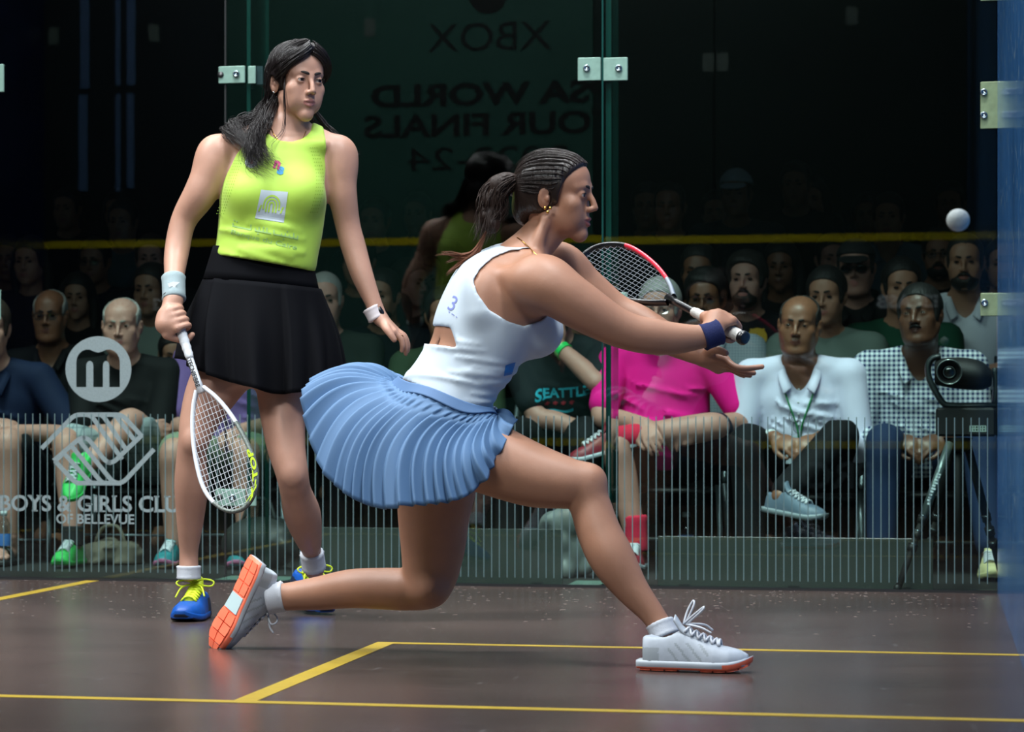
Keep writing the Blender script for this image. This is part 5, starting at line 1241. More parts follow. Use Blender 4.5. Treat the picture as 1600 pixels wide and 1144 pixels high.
# hair: slicked back, hair tie, wavy ponytail
M_h2 = hairmat('dark_brown', srgb(34, 25, 22), .36, .4); M_h2c = hairmat('chestnut', srgb(40, 28, 23), .5, .2); M_h2b = hairmat('warm_brown_ends', srgb(104, 62, 42), .5, .25)
hc = SDF(Hm-.15, Hm+.15, .003); R_ = h2.rows()
hc.ell(h2.p(0, -.016, .034), np.array([.0785, .098, .083])*.95, R_, .01)
for q in (1, -1): hc.ell(h2.p(q*.055, -.035, .01), (.026, .055, .058), R_, .02); hc.ell(h2.p(q*.068, .028, .004), (.008, .018, .030), R_, .012)
hc.ell(h2.p(0, -.082, -.035), (.052, .030, .045), R_, .03); hc.ell(h2.p(0, .036, .054), (.060, .0515, .046), R_, .015)
hc.ell(h2.p(0, .125, -.018), (.14, .108, .101), R_, .005, 's'); hc.ell(h2.p(0, .075, -.085), (.11, .085, .065), R_, .006, 's')
for q in (1, -1): hc.ell(h2.p(q*.085, -.009, -.014), (.020, .017, .028), R_, .004, 's')
finish(hc, pl2, 'hair', M_h2)
sg = []; oc = lambda x, y, z: h2.p(*on_cap(h2, (x, y, z), 1.0, (.0785, .098, .083), (0, -.016, .034)))
for a_ in np.linspace(-2.0, 2.0, 25):
    f_ = .082-.078*(abs(a_)/2.0)**1.2; G_ = [oc(math.sin(a_)*.064, f_, .034+math.cos(a_)*.058), oc(math.sin(a_)*.080, .5*f_, .034+math.cos(a_)*.082), oc(math.sin(a_)*.074, -.05, .034+math.cos(a_)*.06), oc(math.sin(a_)*.03, -.105, .024+math.cos(a_)*.02)]
    sg.append(list(hc.push(spline(G_, 8), .0012, 10)))
strands(pl2, 'hair_strand', M_h2, sg, 620, .0025, .0010, rl2, 16, .001, 1, seed=12, spread_tip=.006)
tie = h2.p(0, -.112, .020); t_m = MB(); ax = h2.R@np.array([0, -1, .15]); a_ = h2.R@np.array([1., 0, 0]); b_ = np.cross(ax, a_)
t_m.tube(rl2(np.array([tie+.020*(a_*math.cos(q)+b_*math.sin(q)) for q in np.linspace(0, 6.283, 15)[:-1]])), .006, 8, closed=True); t_m.build('hair_tie', mat('dark_hair_tie', srgb(60, 40, 40), .6), pl2, True)
pony = [tie, q2(788, 285, .0), q2(772, 305, .0), q2(768, 330, .0), q2(762, 355, -.01), q2(752, 385, -.02)]
pc = SDF(np.min(pony, 0)-.08, np.max(pony, 0)+.08, .0035); pc.limb(pony[:5], [.014, .025, .030, .026, .015], .005)
for i in range(7): p = spline(pony, 50)[8+i*5]; pc.ell(p+np.array([(-1)**i*.010, -.006, 0]), (.026-.001*i, .024, .022), None, .010)
finish(pc, pl2, 'ponytail', M_h2c)
gp = [[p+np.array(o_) for p in pony] for o_ in ((0, -.012, 0), (-.014, -.006, .0), (.010, -.014, 0), (.0, .012, 0))]
strands(pl2, 'ponytail_lock', M_h2c, gp, 560, .030, .0016, rl2, 22, .008, 2.6, seed=13, spread_tip=.026)
ge = [[q2(760, 362, -.02), q2(742, 392, -.02), q2(722, 399, .0), q2(700, 397, .0), q2(676, 399, .01)], [q2(758, 368, -.02), q2(740, 398, -.02), q2(722, 410, .0), q2(706, 420, .0), q2(694, 434, .0)], [q2(756, 372, -.02), q2(742, 400, -.02), q2(718, 404, .0), q2(692, 411, .0)]]
strands(pl2, 'ponytail_end', M_h2b, ge, 110, .008, .0017, rl2, 16, .003, 1.5, seed=14, spread_tip=.007)
# her racket
M_gw2 = mat('worn_white_grip', srgb(206, 204, 198), .7, bump=(300, .3)); M_rr = mat('red_racket_frame', srgb(226, 44, 66), .3, coat=.4); M_rg = mat('silver_racket_frame', srgb(140, 148, 158), .3, coat=.3); M_strk = mat('dark_grey_strings', srgb(92, 100, 108), .4)
WID2 = np.array([.088, .018, .078])
r2, w2, loop2, half2, fo2 = racket('black and red squash racket swung by the lunging player in white', BT, AX2, WID2, dict(frame=[M_rk, M_rr, M_rg], zone=lambda t, s: (2 if t < .18 else 1 if t < .75 else 0) if s > 0 else 0, shaft=M_rk, grip=M_gw2, cap=M_rk, strings=M_strk, bumper=M_rk), L=.66, hw=.078)
racket_text(w2, r2, 'TOUR', mat('coral_print', srgb(236, 110, 120), .4), .225, .29, 0, .010, .0115) if False else None
# the ball
bl = MB(); bl.ball((0, 0, 0), .0215, 28, 20); o = bl.build('squash_ball', mat('white_rubber_ball', srgb(196, 204, 202), .6, bump=(200, .2)), None, True); o.location = tuple(PY(1497, 344, -4.6)); tag(o, 'white squash ball in mid air near the blue side wall', 'ball')
# ------------------------------------------------------------------ behind the glass: floor, risers, curtain, low boards
obj('floor_stand', MB().box((-5.5, 0.03, -.1), (6.5, 9, -.004)).mesh('floor'), mat('black_stage_floor', (.012, .013, .013), .6, noise=(3, .3)), kind='structure')
RISERS = ((3.0, .20), (3.75, .38), (4.45, .58), (5.2, .76))
for y, z in RISERS:
    MB().box((-5.5, y, -.004), (6.5, 9, z)).build('floor_riser', mat('black_riser', (.008, .009, .010), .8), None, kind='structure')
MB().box((-5.5, 8.6, 0), (6.5, 8.7, 7)).build('wall_rear', mat('black_curtain', (.004, .005, .005), .95, bump=(20, .4)), None, kind='structure')
M_acr = glass_mat('smoked_acrylic', (.34, .38, .37), .6, .15, (srgb(76, 84, 80), .76))
for (ua, ub, vt, lab) in ((497, 879, 822, 'low smoked grey kick board behind the glass left of the pane joint'), (1028, 1458, 836, 'low smoked grey kick board behind the glass under the white shirt man')):
    (xa, _, zt), (xb, _, _) = PY(ua, vt, .17), PY(ub, vt, .17)
    b_ = thing('kick_board', lab, 'board', ((xa+xb)/2, .17, -.004), 'low boards behind the glass'); w_ = (xb-xa)/2
    MB().box((-w_, -.005, .003), (w_, .005, zt), .0015).build('board_sheet', M_acr, b_)
    for q in (-.8, 0, .8): m_ = MB(); m_.box((q*w_-.02, -.012, 0), (q*w_+.02, .06, .012)); m_.box((q*w_-.02, .005, .012), (q*w_+.02, .012, .07)); m_.build('board_foot', M_black, b_)

# ------------------------------------------------------------------ spectators
def shirtmat(name, col, kind='plain', col2=None, per=.026):
    key = 'cloth_'+name
    if key in MATS: return MATS[key]
    m = mat(key, col, .8, bump=(420, .12), noise=(7, .06), spec=.2)
    if kind != 'plain':
        nt = m.node_tree; N, L = nt.nodes, nt.links; b = N['Principled BSDF']; tc = N.new('ShaderNodeTexCoord'); sp = N.new('ShaderNodeSeparateXYZ'); L.new(tc.outputs['Object'], sp.inputs[0])
        o_ = []
        for ax in (0, 2):
            a = N.new('ShaderNodeMath'); a.operation = 'MULTIPLY'; a.inputs[1].default_value = 1/per; L.new(sp.outputs[ax], a.inputs[0])
            f = N.new('ShaderNodeMath'); f.operation = 'FRACT'; L.new(a.outputs[0], f.inputs[0])
            g = N.new('ShaderNodeMath'); g.operation = 'GREATER_THAN'; g.inputs[1].default_value = .5 if kind == 'gingham' else .8; L.new(f.outputs[0], g.inputs[0]); o_.append(g)
        s_ = N.new('ShaderNodeMath'); s_.operation = 'ADD'; L.new(o_[0].outputs[0], s_.inputs[0]); L.new(o_[1].outputs[0], s_.inputs[1])
        h = N.new('ShaderNodeMath'); h.operation = 'MULTIPLY'; h.inputs[1].default_value = .5; L.new(s_.outputs[0], h.inputs[0])
        mx = N.new('ShaderNodeMix'); mx.data_type = 'RGBA'; mx.inputs[6].default_value = tuple(col)+(1,); mx.inputs[7].default_value = tuple(col2)+(1,)
        L.new(h.outputs[0], mx.inputs[0]); L.new(mx.outputs[2], b.inputs['Base Color'])
    return m
SKT = dict(pale=skin('pale', srgb(174, 128, 114), .55), mid=skin('mid', srgb(158, 114, 92), .5), brown=skin('brown', srgb(126, 84, 62), .45), deep=skin('deep', srgb(98, 64, 48), .42))
LPT = dict(pale=lipmat('pale', srgb(186, 120, 112)), mid=lipmat('mid', srgb(150, 92, 82)), brown=lipmat('brown', srgb(112, 68, 58)), deep=lipmat('deep', srgb(88, 54, 48)))
HRM = dict(black=hairmat('black', srgb(16, 14, 14), .6), brown=hairmat('brown', srgb(48, 36, 28), .6), grey=hairmat('grey', srgb(136, 134, 132), .6), dark=hairmat('dark', srgb(26, 22, 20), .6))
M_frm = mat('glasses_frame', srgb(26, 26, 28), .3); M_frw = mat('glasses_wire', srgb(150, 150, 150), .3, .8); M_lens = glass_mat('spectacle_lens', (.9, .93, .94)); M_lensd = mat('sunglass_lens', (.005, .006, .007), .12)
def hand(f, w, d, n, curl=.6, s=1., side=1):
    """palm and five fingers: w wrist, d direction of the fingers, n direction out of the palm, side +1 when the thumb lies along d x n"""
    w, d, n = [np.array(q, float) for q in (w, d, n)]; d /= np.linalg.norm(d); n = n-d*(n@d); n /= np.linalg.norm(n); t = np.cross(d, n)*side
    f.ell(w+d*.052*s, np.array([.050, .040, .017])*s, np.array([d, t, n]), .010)
    for i in range(4):
        b = w+d*(.088-.004*abs(i-1))*s+t*(.030-.020*i)*s; L = (.068, .076, .071, .056)[i]*s; P = [b]; a = .25*curl
        for q in (.45, .32, .23): a += curl*.55; P.append(P[-1]+(d*math.cos(a)+n*math.sin(a))*L*q)
        f.limb(P, np.array([.0098, .0090, .0084, .0070])*s, .004, sub=3)
    f.limb([w+d*.018*s+t*.022*s, w+d*.048*s+t*.046*s+n*.010*s, w+d*.078*s+t*.050*s+n*.022*s, w+d*.098*s+t*.044*s+n*.028*s], np.array([.015, .012, .0105, .0085])*s, .006, sub=3)
def hair_piece(h, kind, step):
    if kind == 'none': return None
    o = h.o; f = SDF(o-.17-(.0, .0, .16 if kind == 'long' else 0), o+.17, step); R = h.rows(); c = h.sc; E = lambda q, r, k=.01, op='u': f.ell(h.p(*q), np.array(r)*c*np.array([h.wide, 1, 1]), R, k, op)
    g = dict(short=.013, buzz=.006, bald=.006, long=.016, wavy=.020, bun=.012, thin=.008)[kind]
    E((0, -.014, .036), (.073+g, .094+g, .081+g*1.1))
    if kind in ('short', 'wavy', 'thin', 'buzz'):
        E((0, -.072, -.035), (.050, .030, .045), .03)
        for q in (1, -1): E((q*.067, .018, -.002), (.010, .020, .034), .015)
    if kind == 'wavy':
        rg = np.random.default_rng(int(abs(o[0]*1000)) % 999)
        for _ in range(22): a, b_ = rg.uniform(-2.6, 2.6), rg.uniform(.2, 1.2); E((math.sin(a)*math.cos(b_)*.075, math.cos(a)*math.cos(b_)*.085-.01, .045+math.sin(b_)*.075), (.022, .024, .020), .012)
    if kind == 'long':
        for q in (1, -1): f.limb([h.p(q*.070, .0, .05), h.p(q*.086, -.01, -.02), h.p(q*.088, -.02, -.10), h.p(q*.080, -.005, -.19)], np.array([.022, .027, .030, .018])*c, .02)
        f.limb([h.p(0, -.08, .03), h.p(0, -.095, -.08), h.p(0, -.085, -.17)], np.array([.06, .065, .045])*c, .03)
    if kind == 'bun': E((0, -.125, .05), (.035, .03, .035), .01); E((0, -.07, -.04), (.05, .03, .04), .03)
    # hairline
    if kind == 'bald': E((0, .045, .085), (.076, .105, .072), .006, 's'); E((0, .13, .0), (.2, .105, .2), .006, 's')
    elif kind == 'thin': E((0, .13, .03), (.075, .105, .085), .008, 's'); E((0, .105, -.055), (.2, .085, .085), .006, 's')
    else: E((0, .120, -.012), (.125, .100 if kind != 'long' else .090, .090 if kind != 'buzz' else .094), .006, 's'); E((0, .09, -.085), (.2, .085 if kind != 'long' else .078, .072), .006, 's')
    if kind != 'long':
        for q in (1, -1): E((q*.085, -.006, -.014), (.022, .021, .028), .004, 's')
        E((0, -.03, -.125), (.2, .2, .055), .006, 's')
    return f
CHAIR = None
def folding_chair(x, y, z, yaw, label):
    global CHAIR
    if CHAIR is None:
        c = thing('folding_chair', label, 'chair', (x, y, z), 'chairs in the front row', (0, 0, yaw))
        M_seat = mat('black_chair_plastic', (.012, .012, .013), .55); M_tube = mat('grey_chair_tube', srgb(120, 132, 138), .35, .6)
        m = MB(); m.box((-.21, -.20, .405), (.21, .22, .43), .01); m.build('seat', M_seat, c)
        m = MB(); P = [(-.21, -.235, .56), (-.21, -.27, .80)]
        for i in range(9):
            t = i/8; xx = -.2+.4*t; bow_ = -.03*math.sin(t*math.pi); m.V += [(xx, -.235+bow_, .56), (xx, -.258+bow_, .78), (xx, -.246+bow_, .78), (xx, -.222+bow_, .56)]
        m.F = [(i*4+k, i*4+(k+1) % 4, i*4+4+(k+1) % 4, i*4+4+k) for i in range(8) for k in range(4)]+[(3, 2, 1, 0), (32, 33, 34, 35)]; m.I = [0]*len(m.F); m.build('backrest', M_seat, c)
        m = MB(); m.tube(spline([(-.225, -.16, .45), (-.225, -.235, .62), (-.215, -.26, .74), (-.15, -.275, .80), (0, -.28, .81), (.15, -.275, .80), (.215, -.26, .74), (.225, -.235, .62), (.225, -.16, .45)], 40), .011, 8); m.build('back_frame', M_tube, c, True)
        for sx in (-1, 1):
            for y0, y1 in ((-.16, -.22), (.17, .22)): m = MB(); m.tube([(sx*.225, y0, .45), (sx*.235, (y0+y1)/2, .22), (sx*.235, y1, .006)], .011, 8); m.build('leg', M_tube, c, True)
        m = MB(); m.tube([(-.232, .2, .16), (.232, .2, .16)], .008, 6); m.build('stretcher', M_tube, c, True)
        CHAIR = c; return c
    c = CHAIR.copy(); COL.objects.link(c); c.location = (x, y, z); c.rotation_euler = (0, 0, yaw); c['label'] = label
    for ch in list(CHAIR.children): d = ch.copy(); COL.objects.link(d); d.parent = c
    return c
def spectator(label, px, Yh, skin_='mid', shirt=None, lean=8, face=0, tilt=-4, roll=0, turn=0, sc=1., fat=0., jaw=1., nose=1., wide=1., hair='short', hm='black', glasses=None, beard=None, arms='lap', legs='down', sleeves='short', collar=None,
              pants=None, front=False, ts=1., shw=.185, group=None, floor=None, brow_m=None, chair=None, shorts=False, hip=None, kneel=None, footl=None, opn=False, feet=True):
    """a seated person whose eyes are seen at px on depth plane Yh; turn = body yaw, face = head yaw (degrees, + to the picture's right)"""
    if floor is None: floor = max([0.]+[z for y, z in RISERS if Yh > y+.25])
    hw = PY(px[0], px[1], Yh); L = math.radians(lean); rz = math.pi+math.radians(turn)
    up = np.array([0, math.sin(L), math.cos(L)]); fw = np.array([0, math.cos(L), -math.sin(L)]); RT = np.array([1., 0, 0])
    tl = .50*ts*sc; hz = None
    hl = up*tl+np.array([0, .055, .140])*sc      # head centre above the hip point
    hz = hw[2]-floor-hl[2]                        # hip height
    hipc = np.array([0, 0, hz]); HO = hipc+hl
    c_, s_ = math.cos(rz), math.sin(rz); rootp = np.array([hw[0]-(c_*HO[0]-s_*HO[1]), hw[1]-(s_*HO[0]+c_*HO[1]), floor])
    root = thing('person', label, 'person', tuple(rootp), group or 'spectators behind the glass', (0, 0, rz))
    step, fh = (.0095, .0048) if front else (.017, .0075)
    Hd = Head(HO, rotm(math.radians(face-turn), math.radians(tilt), math.radians(roll)), .98*sc, jaw=jaw, nose=nose, wide=wide, fat=fat, ear=1.05, eyeo=.72)
    tp_ = lambda t, r, f: hipc+up*(t*ts*sc)+RT*(r*sc)+fw*(f*sc)
    # targets for wrists
    A = {}
    S = {q: tp_(.425, q*shw, .0) for q in (1, -1)}
    kz = float(np.clip(hz, .46, .53)) if front else hz
    if arms == 'lap': A = {q: (np.array([q*.10, .36*sc, kz+.085]), np.array([q*.45, -.15, hz]), np.array([-q*.35, .9, -.2]), np.array([0, -.2, -1.])) for q in (1, -1)}
    if arms == 'clasp': A = {q: (np.array([q*.085, .40*sc, kz+.06]), np.array([q*.48, -.15, hz-.1]), np.array([-q*.75, .6, -.35]), np.array([-q*.3, -.5, -.7])) for q in (1, -1)}
    if arms == 'folded': A = {1: (tp_(.22, -.10, .23), np.array([.45, .2, hz+.05]), np.array([-1, -.15, .15]), np.array([0, -1, 0.])), -1: (tp_(.20, .09, .20), np.array([-.45, .2, hz+.05]), np.array([1, -.1, .1]), np.array([0, -1., 0]))}
    if arms == 'chin': A = {-1: (np.array([-.02, HO[1]+.07, HO[2]-.17]), np.array([-.30, .5, hz+.1]), np.array([.12, .12, 1.]), np.array([.3, -.9, 0])), 1: (tp_(.13, -.16, .26), np.array([.5, .2, hz]), np.array([-1, -.1, -.1]), np.array([0, -1, 0.]))}
    if arms == 'knee': A = {1: (np.array([.03, .44*sc, kz+.11]), np.array([.5, .1, kz+.1]), np.array([-.3, .7, -.5]), np.array([-.4, -.4, -.8])), -1: (np.array([-.16, .34*sc, kz+.09]), np.array([-.5, .05, kz+.1]), np.array([.7, .6, -.2]), np.array([0, -.3, -1.]))}
    if arms == 'chest': A = {q: (tp_(.20, q*.075, .30), np.array([q*.5, .2, hz+.1]), np.array([-q*.7, .35, .45]), np.array([-q*.4, -.8, .0])) for q in (1, -1)}
    if arms == 'across': A = {1: (np.array([-.04, .32, kz+.12]), np.array([.5, .1, kz+.15]), np.array([-.9, .2, -.2]), np.array([0, -.4, -.9])), -1: (np.array([-.16, .36*sc, kz+.08]), np.array([-.55, .0, kz+.1]), np.array([.3, .9, -.2]), np.array([0, -.2, -1.]))}
    l1, l2 = .285*sc, .255*sc
    fine = [(HO-np.array([.12, .13, .14])*sc, HO+np.array([.12, .14, .06])*sc, fh)]
    if front: fine += [(A[q][0]-.10, A[q][0]+.10, .0068) for q in A]
    f = SDF((-.42*sc, -.24, -.02), (.42*sc, .74*sc, HO[2]+.15*sc), step, fine)
    bl_ = fat
    TR = [(-.03, 0, .0, .165+.02*bl_, .115), (.06, 0, .01, .155+.03*bl_, .115+.035*bl_), (.16, 0, .015+.015*bl_, .145+.04*bl_, .108+.05*bl_), (.26, 0, .01, .158+.022*bl_, .112+.025*bl_), (.36, 0, .0, .168+.01*bl_, .108), (.43, 0, -.01, .145, .085), (.48, 0, -.005, .075, .062)]
    Rm = np.array([RT, fw, up])
    ld = lambda F, g: F.loft(hipc, Rm, [(a*ts*sc, b*sc, c*sc, (d+g)*sc, (e+g)*sc) for a, b, c, d, e in TR], .02)
    ld(f, -.004)
    for q in (1, -1): f.limb([tp_(.475, q*.02, .0), tp_(.455, q*.09, -.005), tp_(.425, q*shw*.95, .0)], np.array([.05, .046, .052])*sc, .03, sub=4)
    Hd.carve(f, tp_(.46, 0, .005), .060*(1+.12*fat), detail=front)
    el = {}
    for q in A:
        W, pole, d, n = A[q]; e_ = ik(S[q], W, l1, l2, pole); el[q] = e_; v = W-e_; Lw = np.linalg.norm(v); W = e_+v/Lw*min(Lw, l2*1.02); g = 1+.12*fat
        f.limb([S[q], (S[q]*.55+e_*.45), e_, e_*.62+W*.38, W], np.array([.054, .048*g, .040, .040, .0275])*sc, .02, sub=5)
        hand(f, W, d, n, .75, sc, side=-q); A[q] = (W,)+A[q][1:]
    # legs
    Hp = {q: hipc+np.array([q*.095*sc, .02, -.015]) for q in (1, -1)}; K, An = {}, {}
    for q in (1, -1):
        K[q] = np.array([q*(.15 if front else .11), (.45 if front else .38)*sc, kz]); An[q] = np.array([q*(.15 if front else .10), (.45 if front else .28)*sc, .09])
    if kneel: K.update({q: np.array(v) for q, v in kneel.items()})
    if footl: An.update({q: np.array(v) for q, v in footl.items()})
    if feet:
        for q in (1, -1): f.limb([Hp[q], (Hp[q]+K[q])/2, K[q], K[q]*.70+An[q]*.30, An[q]], np.array([.092, .078, .056, .056, .036])*sc, .02, sub=5)
        for q in ((1, -1) if not front else ()): f.limb([An[q]+(0, 0, -.02), An[q]+(0, .11, -.052)], [.036, .036], .02)
    V, Q = f.nets(1); me = fast_mesh('body', V, Q); bo_ = obj('body', me, [SKT[skin_], LPT[skin_]], root)
    cen = V[Q].mean(1); me.polygons.foreach_set('material_index', np.asarray(lips_of(Hd)(cen), np.int32)); thin(bo_, .5)
    idl = lambda V: np.asarray(V)
    if front:
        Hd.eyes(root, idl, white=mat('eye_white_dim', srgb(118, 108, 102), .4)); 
    else:
        for q in (1, -1): m = MB(); m.ball(Hd.p(q*.031, .0835, -.001), np.array([.0110, .0075, .0048])*sc, 10, 7); m.build('eye', M_pupil, root, True)
    Hd.brows(root, idl, m=brow_m, th=1.25)
    # shirt
    if shirt is not None:
        g = .013; tf = SDF((-.42*sc, -.26, hz-.16), (.42*sc, .62*sc, HO[2]), step if front else .017)
        ld(tf, g)
        if fat: tf.ell(tp_(.10, 0, .055), np.array([.15, .10, .13])*sc*(.8+.3*fat), Rm, .05)
        for q in (1, -1): tf.limb([tp_(.475, q*.03, .0), tp_(.455, q*.09, -.005), tp_(.425, q*shw*.95, .0)], np.array([.054, .054, .064])*sc, .03, sub=4)
        for q in A:
            e_, W = el[q], A[q][0]; sl = sleeves
            if sl == 'short': tf.limb([S[q], S[q]*.5+e_*.5, S[q]*.22+e_*.78], np.array([.066, .063, .062])*sc, .02, sub=4)
            if sl in ('long', 'rolled'):
                endp = e_*.12+W*.88 if sl == 'long' else e_*.5+W*.5
                tf.limb([S[q], S[q]*.5+e_*.5, e_, e_*.6+endp*.4, endp], np.array([.067, .060, .054, .052, .045])*sc, .02, sub=5)
            if sl == 'none': pass
        rg = np.random.default_rng(len(label)*7+int(px[0]) % 97)
        if front:
            for _ in range(22):     # soft creases
                t = rg.uniform(.02, .36); r = rg.uniform(-.13, .13); P = []
                for q in np.linspace(-1, 1, 4): P.append(tp_(t+q*.04*rg.uniform(.3, 1), r+q*.06, 0)+fw*np.interp(t, [x[0] for x in TR], [x[4]+x[2] for x in TR])*sc*math.sqrt(max(.05, 1-((r+q*.06)/.19)**2))+fw*(g+.001+.012*fat))
                tf.limb(P, [.0006, .0034, .0034, .0006], .016, sub=3)
        nk = tp_(.48, 0, .0)
        if collar == 'open': tf.limb([tp_(.50, 0, .05), tp_(.42, 0, .125), tp_(.33, 0, .155)], np.array([.052, .040, .012])*sc, .006, 's')
        tf.ell(nk+up*.035+fw*.018, np.array([.066, .072, .040])*sc, Rm, .006, 's')
        V, Q = tf.nets(1); obj('shirt', fast_mesh('shirt', V, Q), shirt, root)
        if collar in ('open', 'polo'):
            for q in (1, -1):
                ins = [tp_(.492, q*.048, -.055), tp_(.500, q*.064, .0), tp_(.484, q*.056, .055), tp_(.440 if collar == 'polo' else .418, q*.018 if collar == 'polo' else q*.030, .112)]
                out = [tp_(.470, q*.056, -.072), tp_(.470, q*.082, -.003), tp_(.450, q*.080, .070), tp_(.400, q*.058, .122)]
                I_, O_ = spline(ins, 10), spline(out, 10); m = MB(); V = []
                for a, b in zip(I_, O_): V += [a, b+fw*.012, b+fw*.012+up*.006, a+up*.007]
                m.add(V, [(i*4+k, i*4+(k+1) % 4, i*4+4+(k+1) % 4, i*4+4+k) for i in range(9) for k in range(4)]+[(3, 2, 1, 0), (36, 37, 38, 39)]); m.build('collar', shirt, root, True)
    # trousers or shorts
    if feet:
        pf = SDF((-.36*sc, -.24, .0), (.36*sc, .74*sc, hz+.16), step if front else .020); pm = pants or MATS.get('cloth_black_trousers') or shirtmat('black_trousers', (.004, .0045, .006))
        pf.loft(hipc, Rm, [(a*ts*sc, b*sc, c*sc, (d+.008)*sc, (e+.008)*sc) for a, b, c, d, e in TR[:3]], .02)
        for q in (1, -1):
            if shorts: pf.limb([Hp[q], Hp[q]*.5+K[q]*.5, Hp[q]*.12+K[q]*.88], np.array([.102, .096, .084])*sc, .02, sub=5)
            else: pf.limb([Hp[q], (Hp[q]+K[q])/2, K[q], K[q]*.65+An[q]*.35, An[q]+(K[q]-An[q])*.10], np.array([.102, .088, .070, .064, .056])*sc, .02, sub=5)
        V, Q = pf.nets(1); obj('shorts' if shorts else 'trousers', fast_mesh('trousers', V, Q), pm, root); thin(root.children[-1], .5) if front else None
    hp = hair_piece(Hd, hair, fh)
    if hp is not None: V, Q = hp.nets(1); thin(obj('hair', fast_mesh('hair', V, Q), HRM[hm], root), .45)
    if glasses:
        m = MB(); gm = M_frm if glasses != 'wire' else M_frw; rr = .0016 if glasses != 'wire' else .0010
        for q in (1, -1):
            P = [Hd.p(q*(.0325+.0215*math.cos(t)), .0985-.010*max(0, math.cos(t))**2, -.003+.0165*math.sin(t)) for t in np.linspace(0, 2*math.pi, 17)[:-1]]; m.tube(P, rr*sc, 6, closed=True)
            m.tube(spline([Hd.p(q*.053, .090, .002), Hd.p(q*.074, .05, .004), Hd.p(q*.080, .0, .0)], 6), rr*sc, 6)
        m.tube(spline([Hd.p(.011, .0985, .001), Hd.p(0, .1035, .004), Hd.p(-.011, .0985, .001)], 5), rr*sc, 6); gl = m.build('glasses', gm, root, True)
        for q in (1, -1):
            P = [Hd.p(q*(.0325+.0205*math.cos(t)), .0985-.010*max(0, math.cos(t))**2, -.003+.0155*math.sin(t)) for t in np.linspace(0, 2*math.pi, 17)[:-1]]
            m = MB(); nv = Hd.R@np.array([0, -.0012, 0]); n_ = 16; m.add(P+[p+nv for p in P], [tuple(range(n_)), tuple(range(2*n_-1, n_-1, -1))]+[(i, (i+1) % n_, n_+(i+1) % n_, n_+i) for i in range(n_)][::1]); m.build('lens', M_lensd if glasses == 'sun' else M_lens, gl)
    if beard:
        bf = SDF(HO-.14, HO+.14, fh); R = Hd.rows(); k_ = np.array([Hd.wide, 1, 1])*Hd.sc
        if beard in ('full', 'stubble'):
            bf.ell(Hd.p(0, .045, -.085), np.array([.060*jaw, .052, .044])*k_, R, .01); bf.ell(Hd.p(0, .078, -.064), np.array([.028, .0235, .026])*k_, R, .01)
            bf.ell(Hd.p(0, .092, -.067), np.array([.024, .03, .0095])*k_, R, .004, 's'); bf.ell(Hd.p(0, .09, .0), np.array([.2, .2, .044])*k_, R, .004, 's')
            bf.ell(Hd.p(0, -.03, -.08), np.array([.2, .066, .2])*k_, R, .004, 's')
        bf.limb([Hd.p(.026, .080, -.064), Hd.p(.010, .0945, -.054), Hd.p(-.010, .0945, -.054), Hd.p(-.026, .080, -.064)], np.array([.003, .0068, .0068, .003])*sc, .004)
        V, Q = bf.nets(1); obj('beard' if beard != 'moustache' else 'moustache', fast_mesh('beard', V, Q), HRM[hm], root)
    if chair: folding_chair(rootp[0], rootp[1]+.03, floor, rz, chair).scale.z = max(.5, (hz-.135)/.43)
    return dict(root=root, H=Hd, tp=tp_, fw=fw, up=up, A=A, el=el, K=K, An=An, S=S, hip=hipc, hz=hz, sc=sc, TR=TR, fat=fat, rz=rz)
C = lambda n, *rgb, **k: shirtmat(n, srgb(*rgb), **k)
def P_local(p, u, v, Y):
    """the point seen at (u, v) on depth plane Y, in the person's own frame"""
    w = PY(u, v, Y)-np.array(p['root'].location); c, s = math.cos(-p['rz']), math.sin(-p['rz']); return np.array([c*w[0]-s*w[1], s*w[0]+c*w[1], w[2]])
def front_of(p, t, r, g=.016): return p['tp'](t, r, 0)+p['fw']*((np.interp(t, [x[0] for x in p['TR']], [x[4]+x[2] for x in p['TR']])*math.sqrt(max(.05, 1-(r/.19)**2)))*p['sc']+g)
def on_shirt(p, t, r, g=.004):
    """point just off the front of the shirt"""
    if 'bv' not in p:
        o = [c for c in p['root'].children if c.name.startswith('shirt')][0]; p['bv'] = BVHTree.FromPolygons([v.co for v in o.data.vertices], [tuple(q.vertices) for q in o.data.polygons])
    q = p['tp'](t, 0, 0)+np.array([r, 0, 0]); h = p['bv'].ray_cast(Vector(q+p['fw']*.6), Vector(-p['fw']))
    return np.array(h[0])+p['fw']*g if h[0] is not None else front_of(p, t, r)
def simple_shoe(p, q, m, sole=None, lift=0, d=(0, 1, 0), L=.27):
    a = p['An'][q]; d = np.array(d, float); d /= np.linalg.norm(d); base = np.array([a[0], a[1], a[2]-.085+lift])-d*.07; up = np.array([0, 0, 1.]); up -= d*(d@up); up /= np.linalg.norm(up)
    return shoe(p['root'], np.c_[np.cross(d, up), d, up], base, dict(upper=m, mid=sole or M_mids, sole=sole or M_dark, lace=M_white, tongue=m), lambda V: np.asarray(V), L)
G1 = 'spectators seated in the front row'
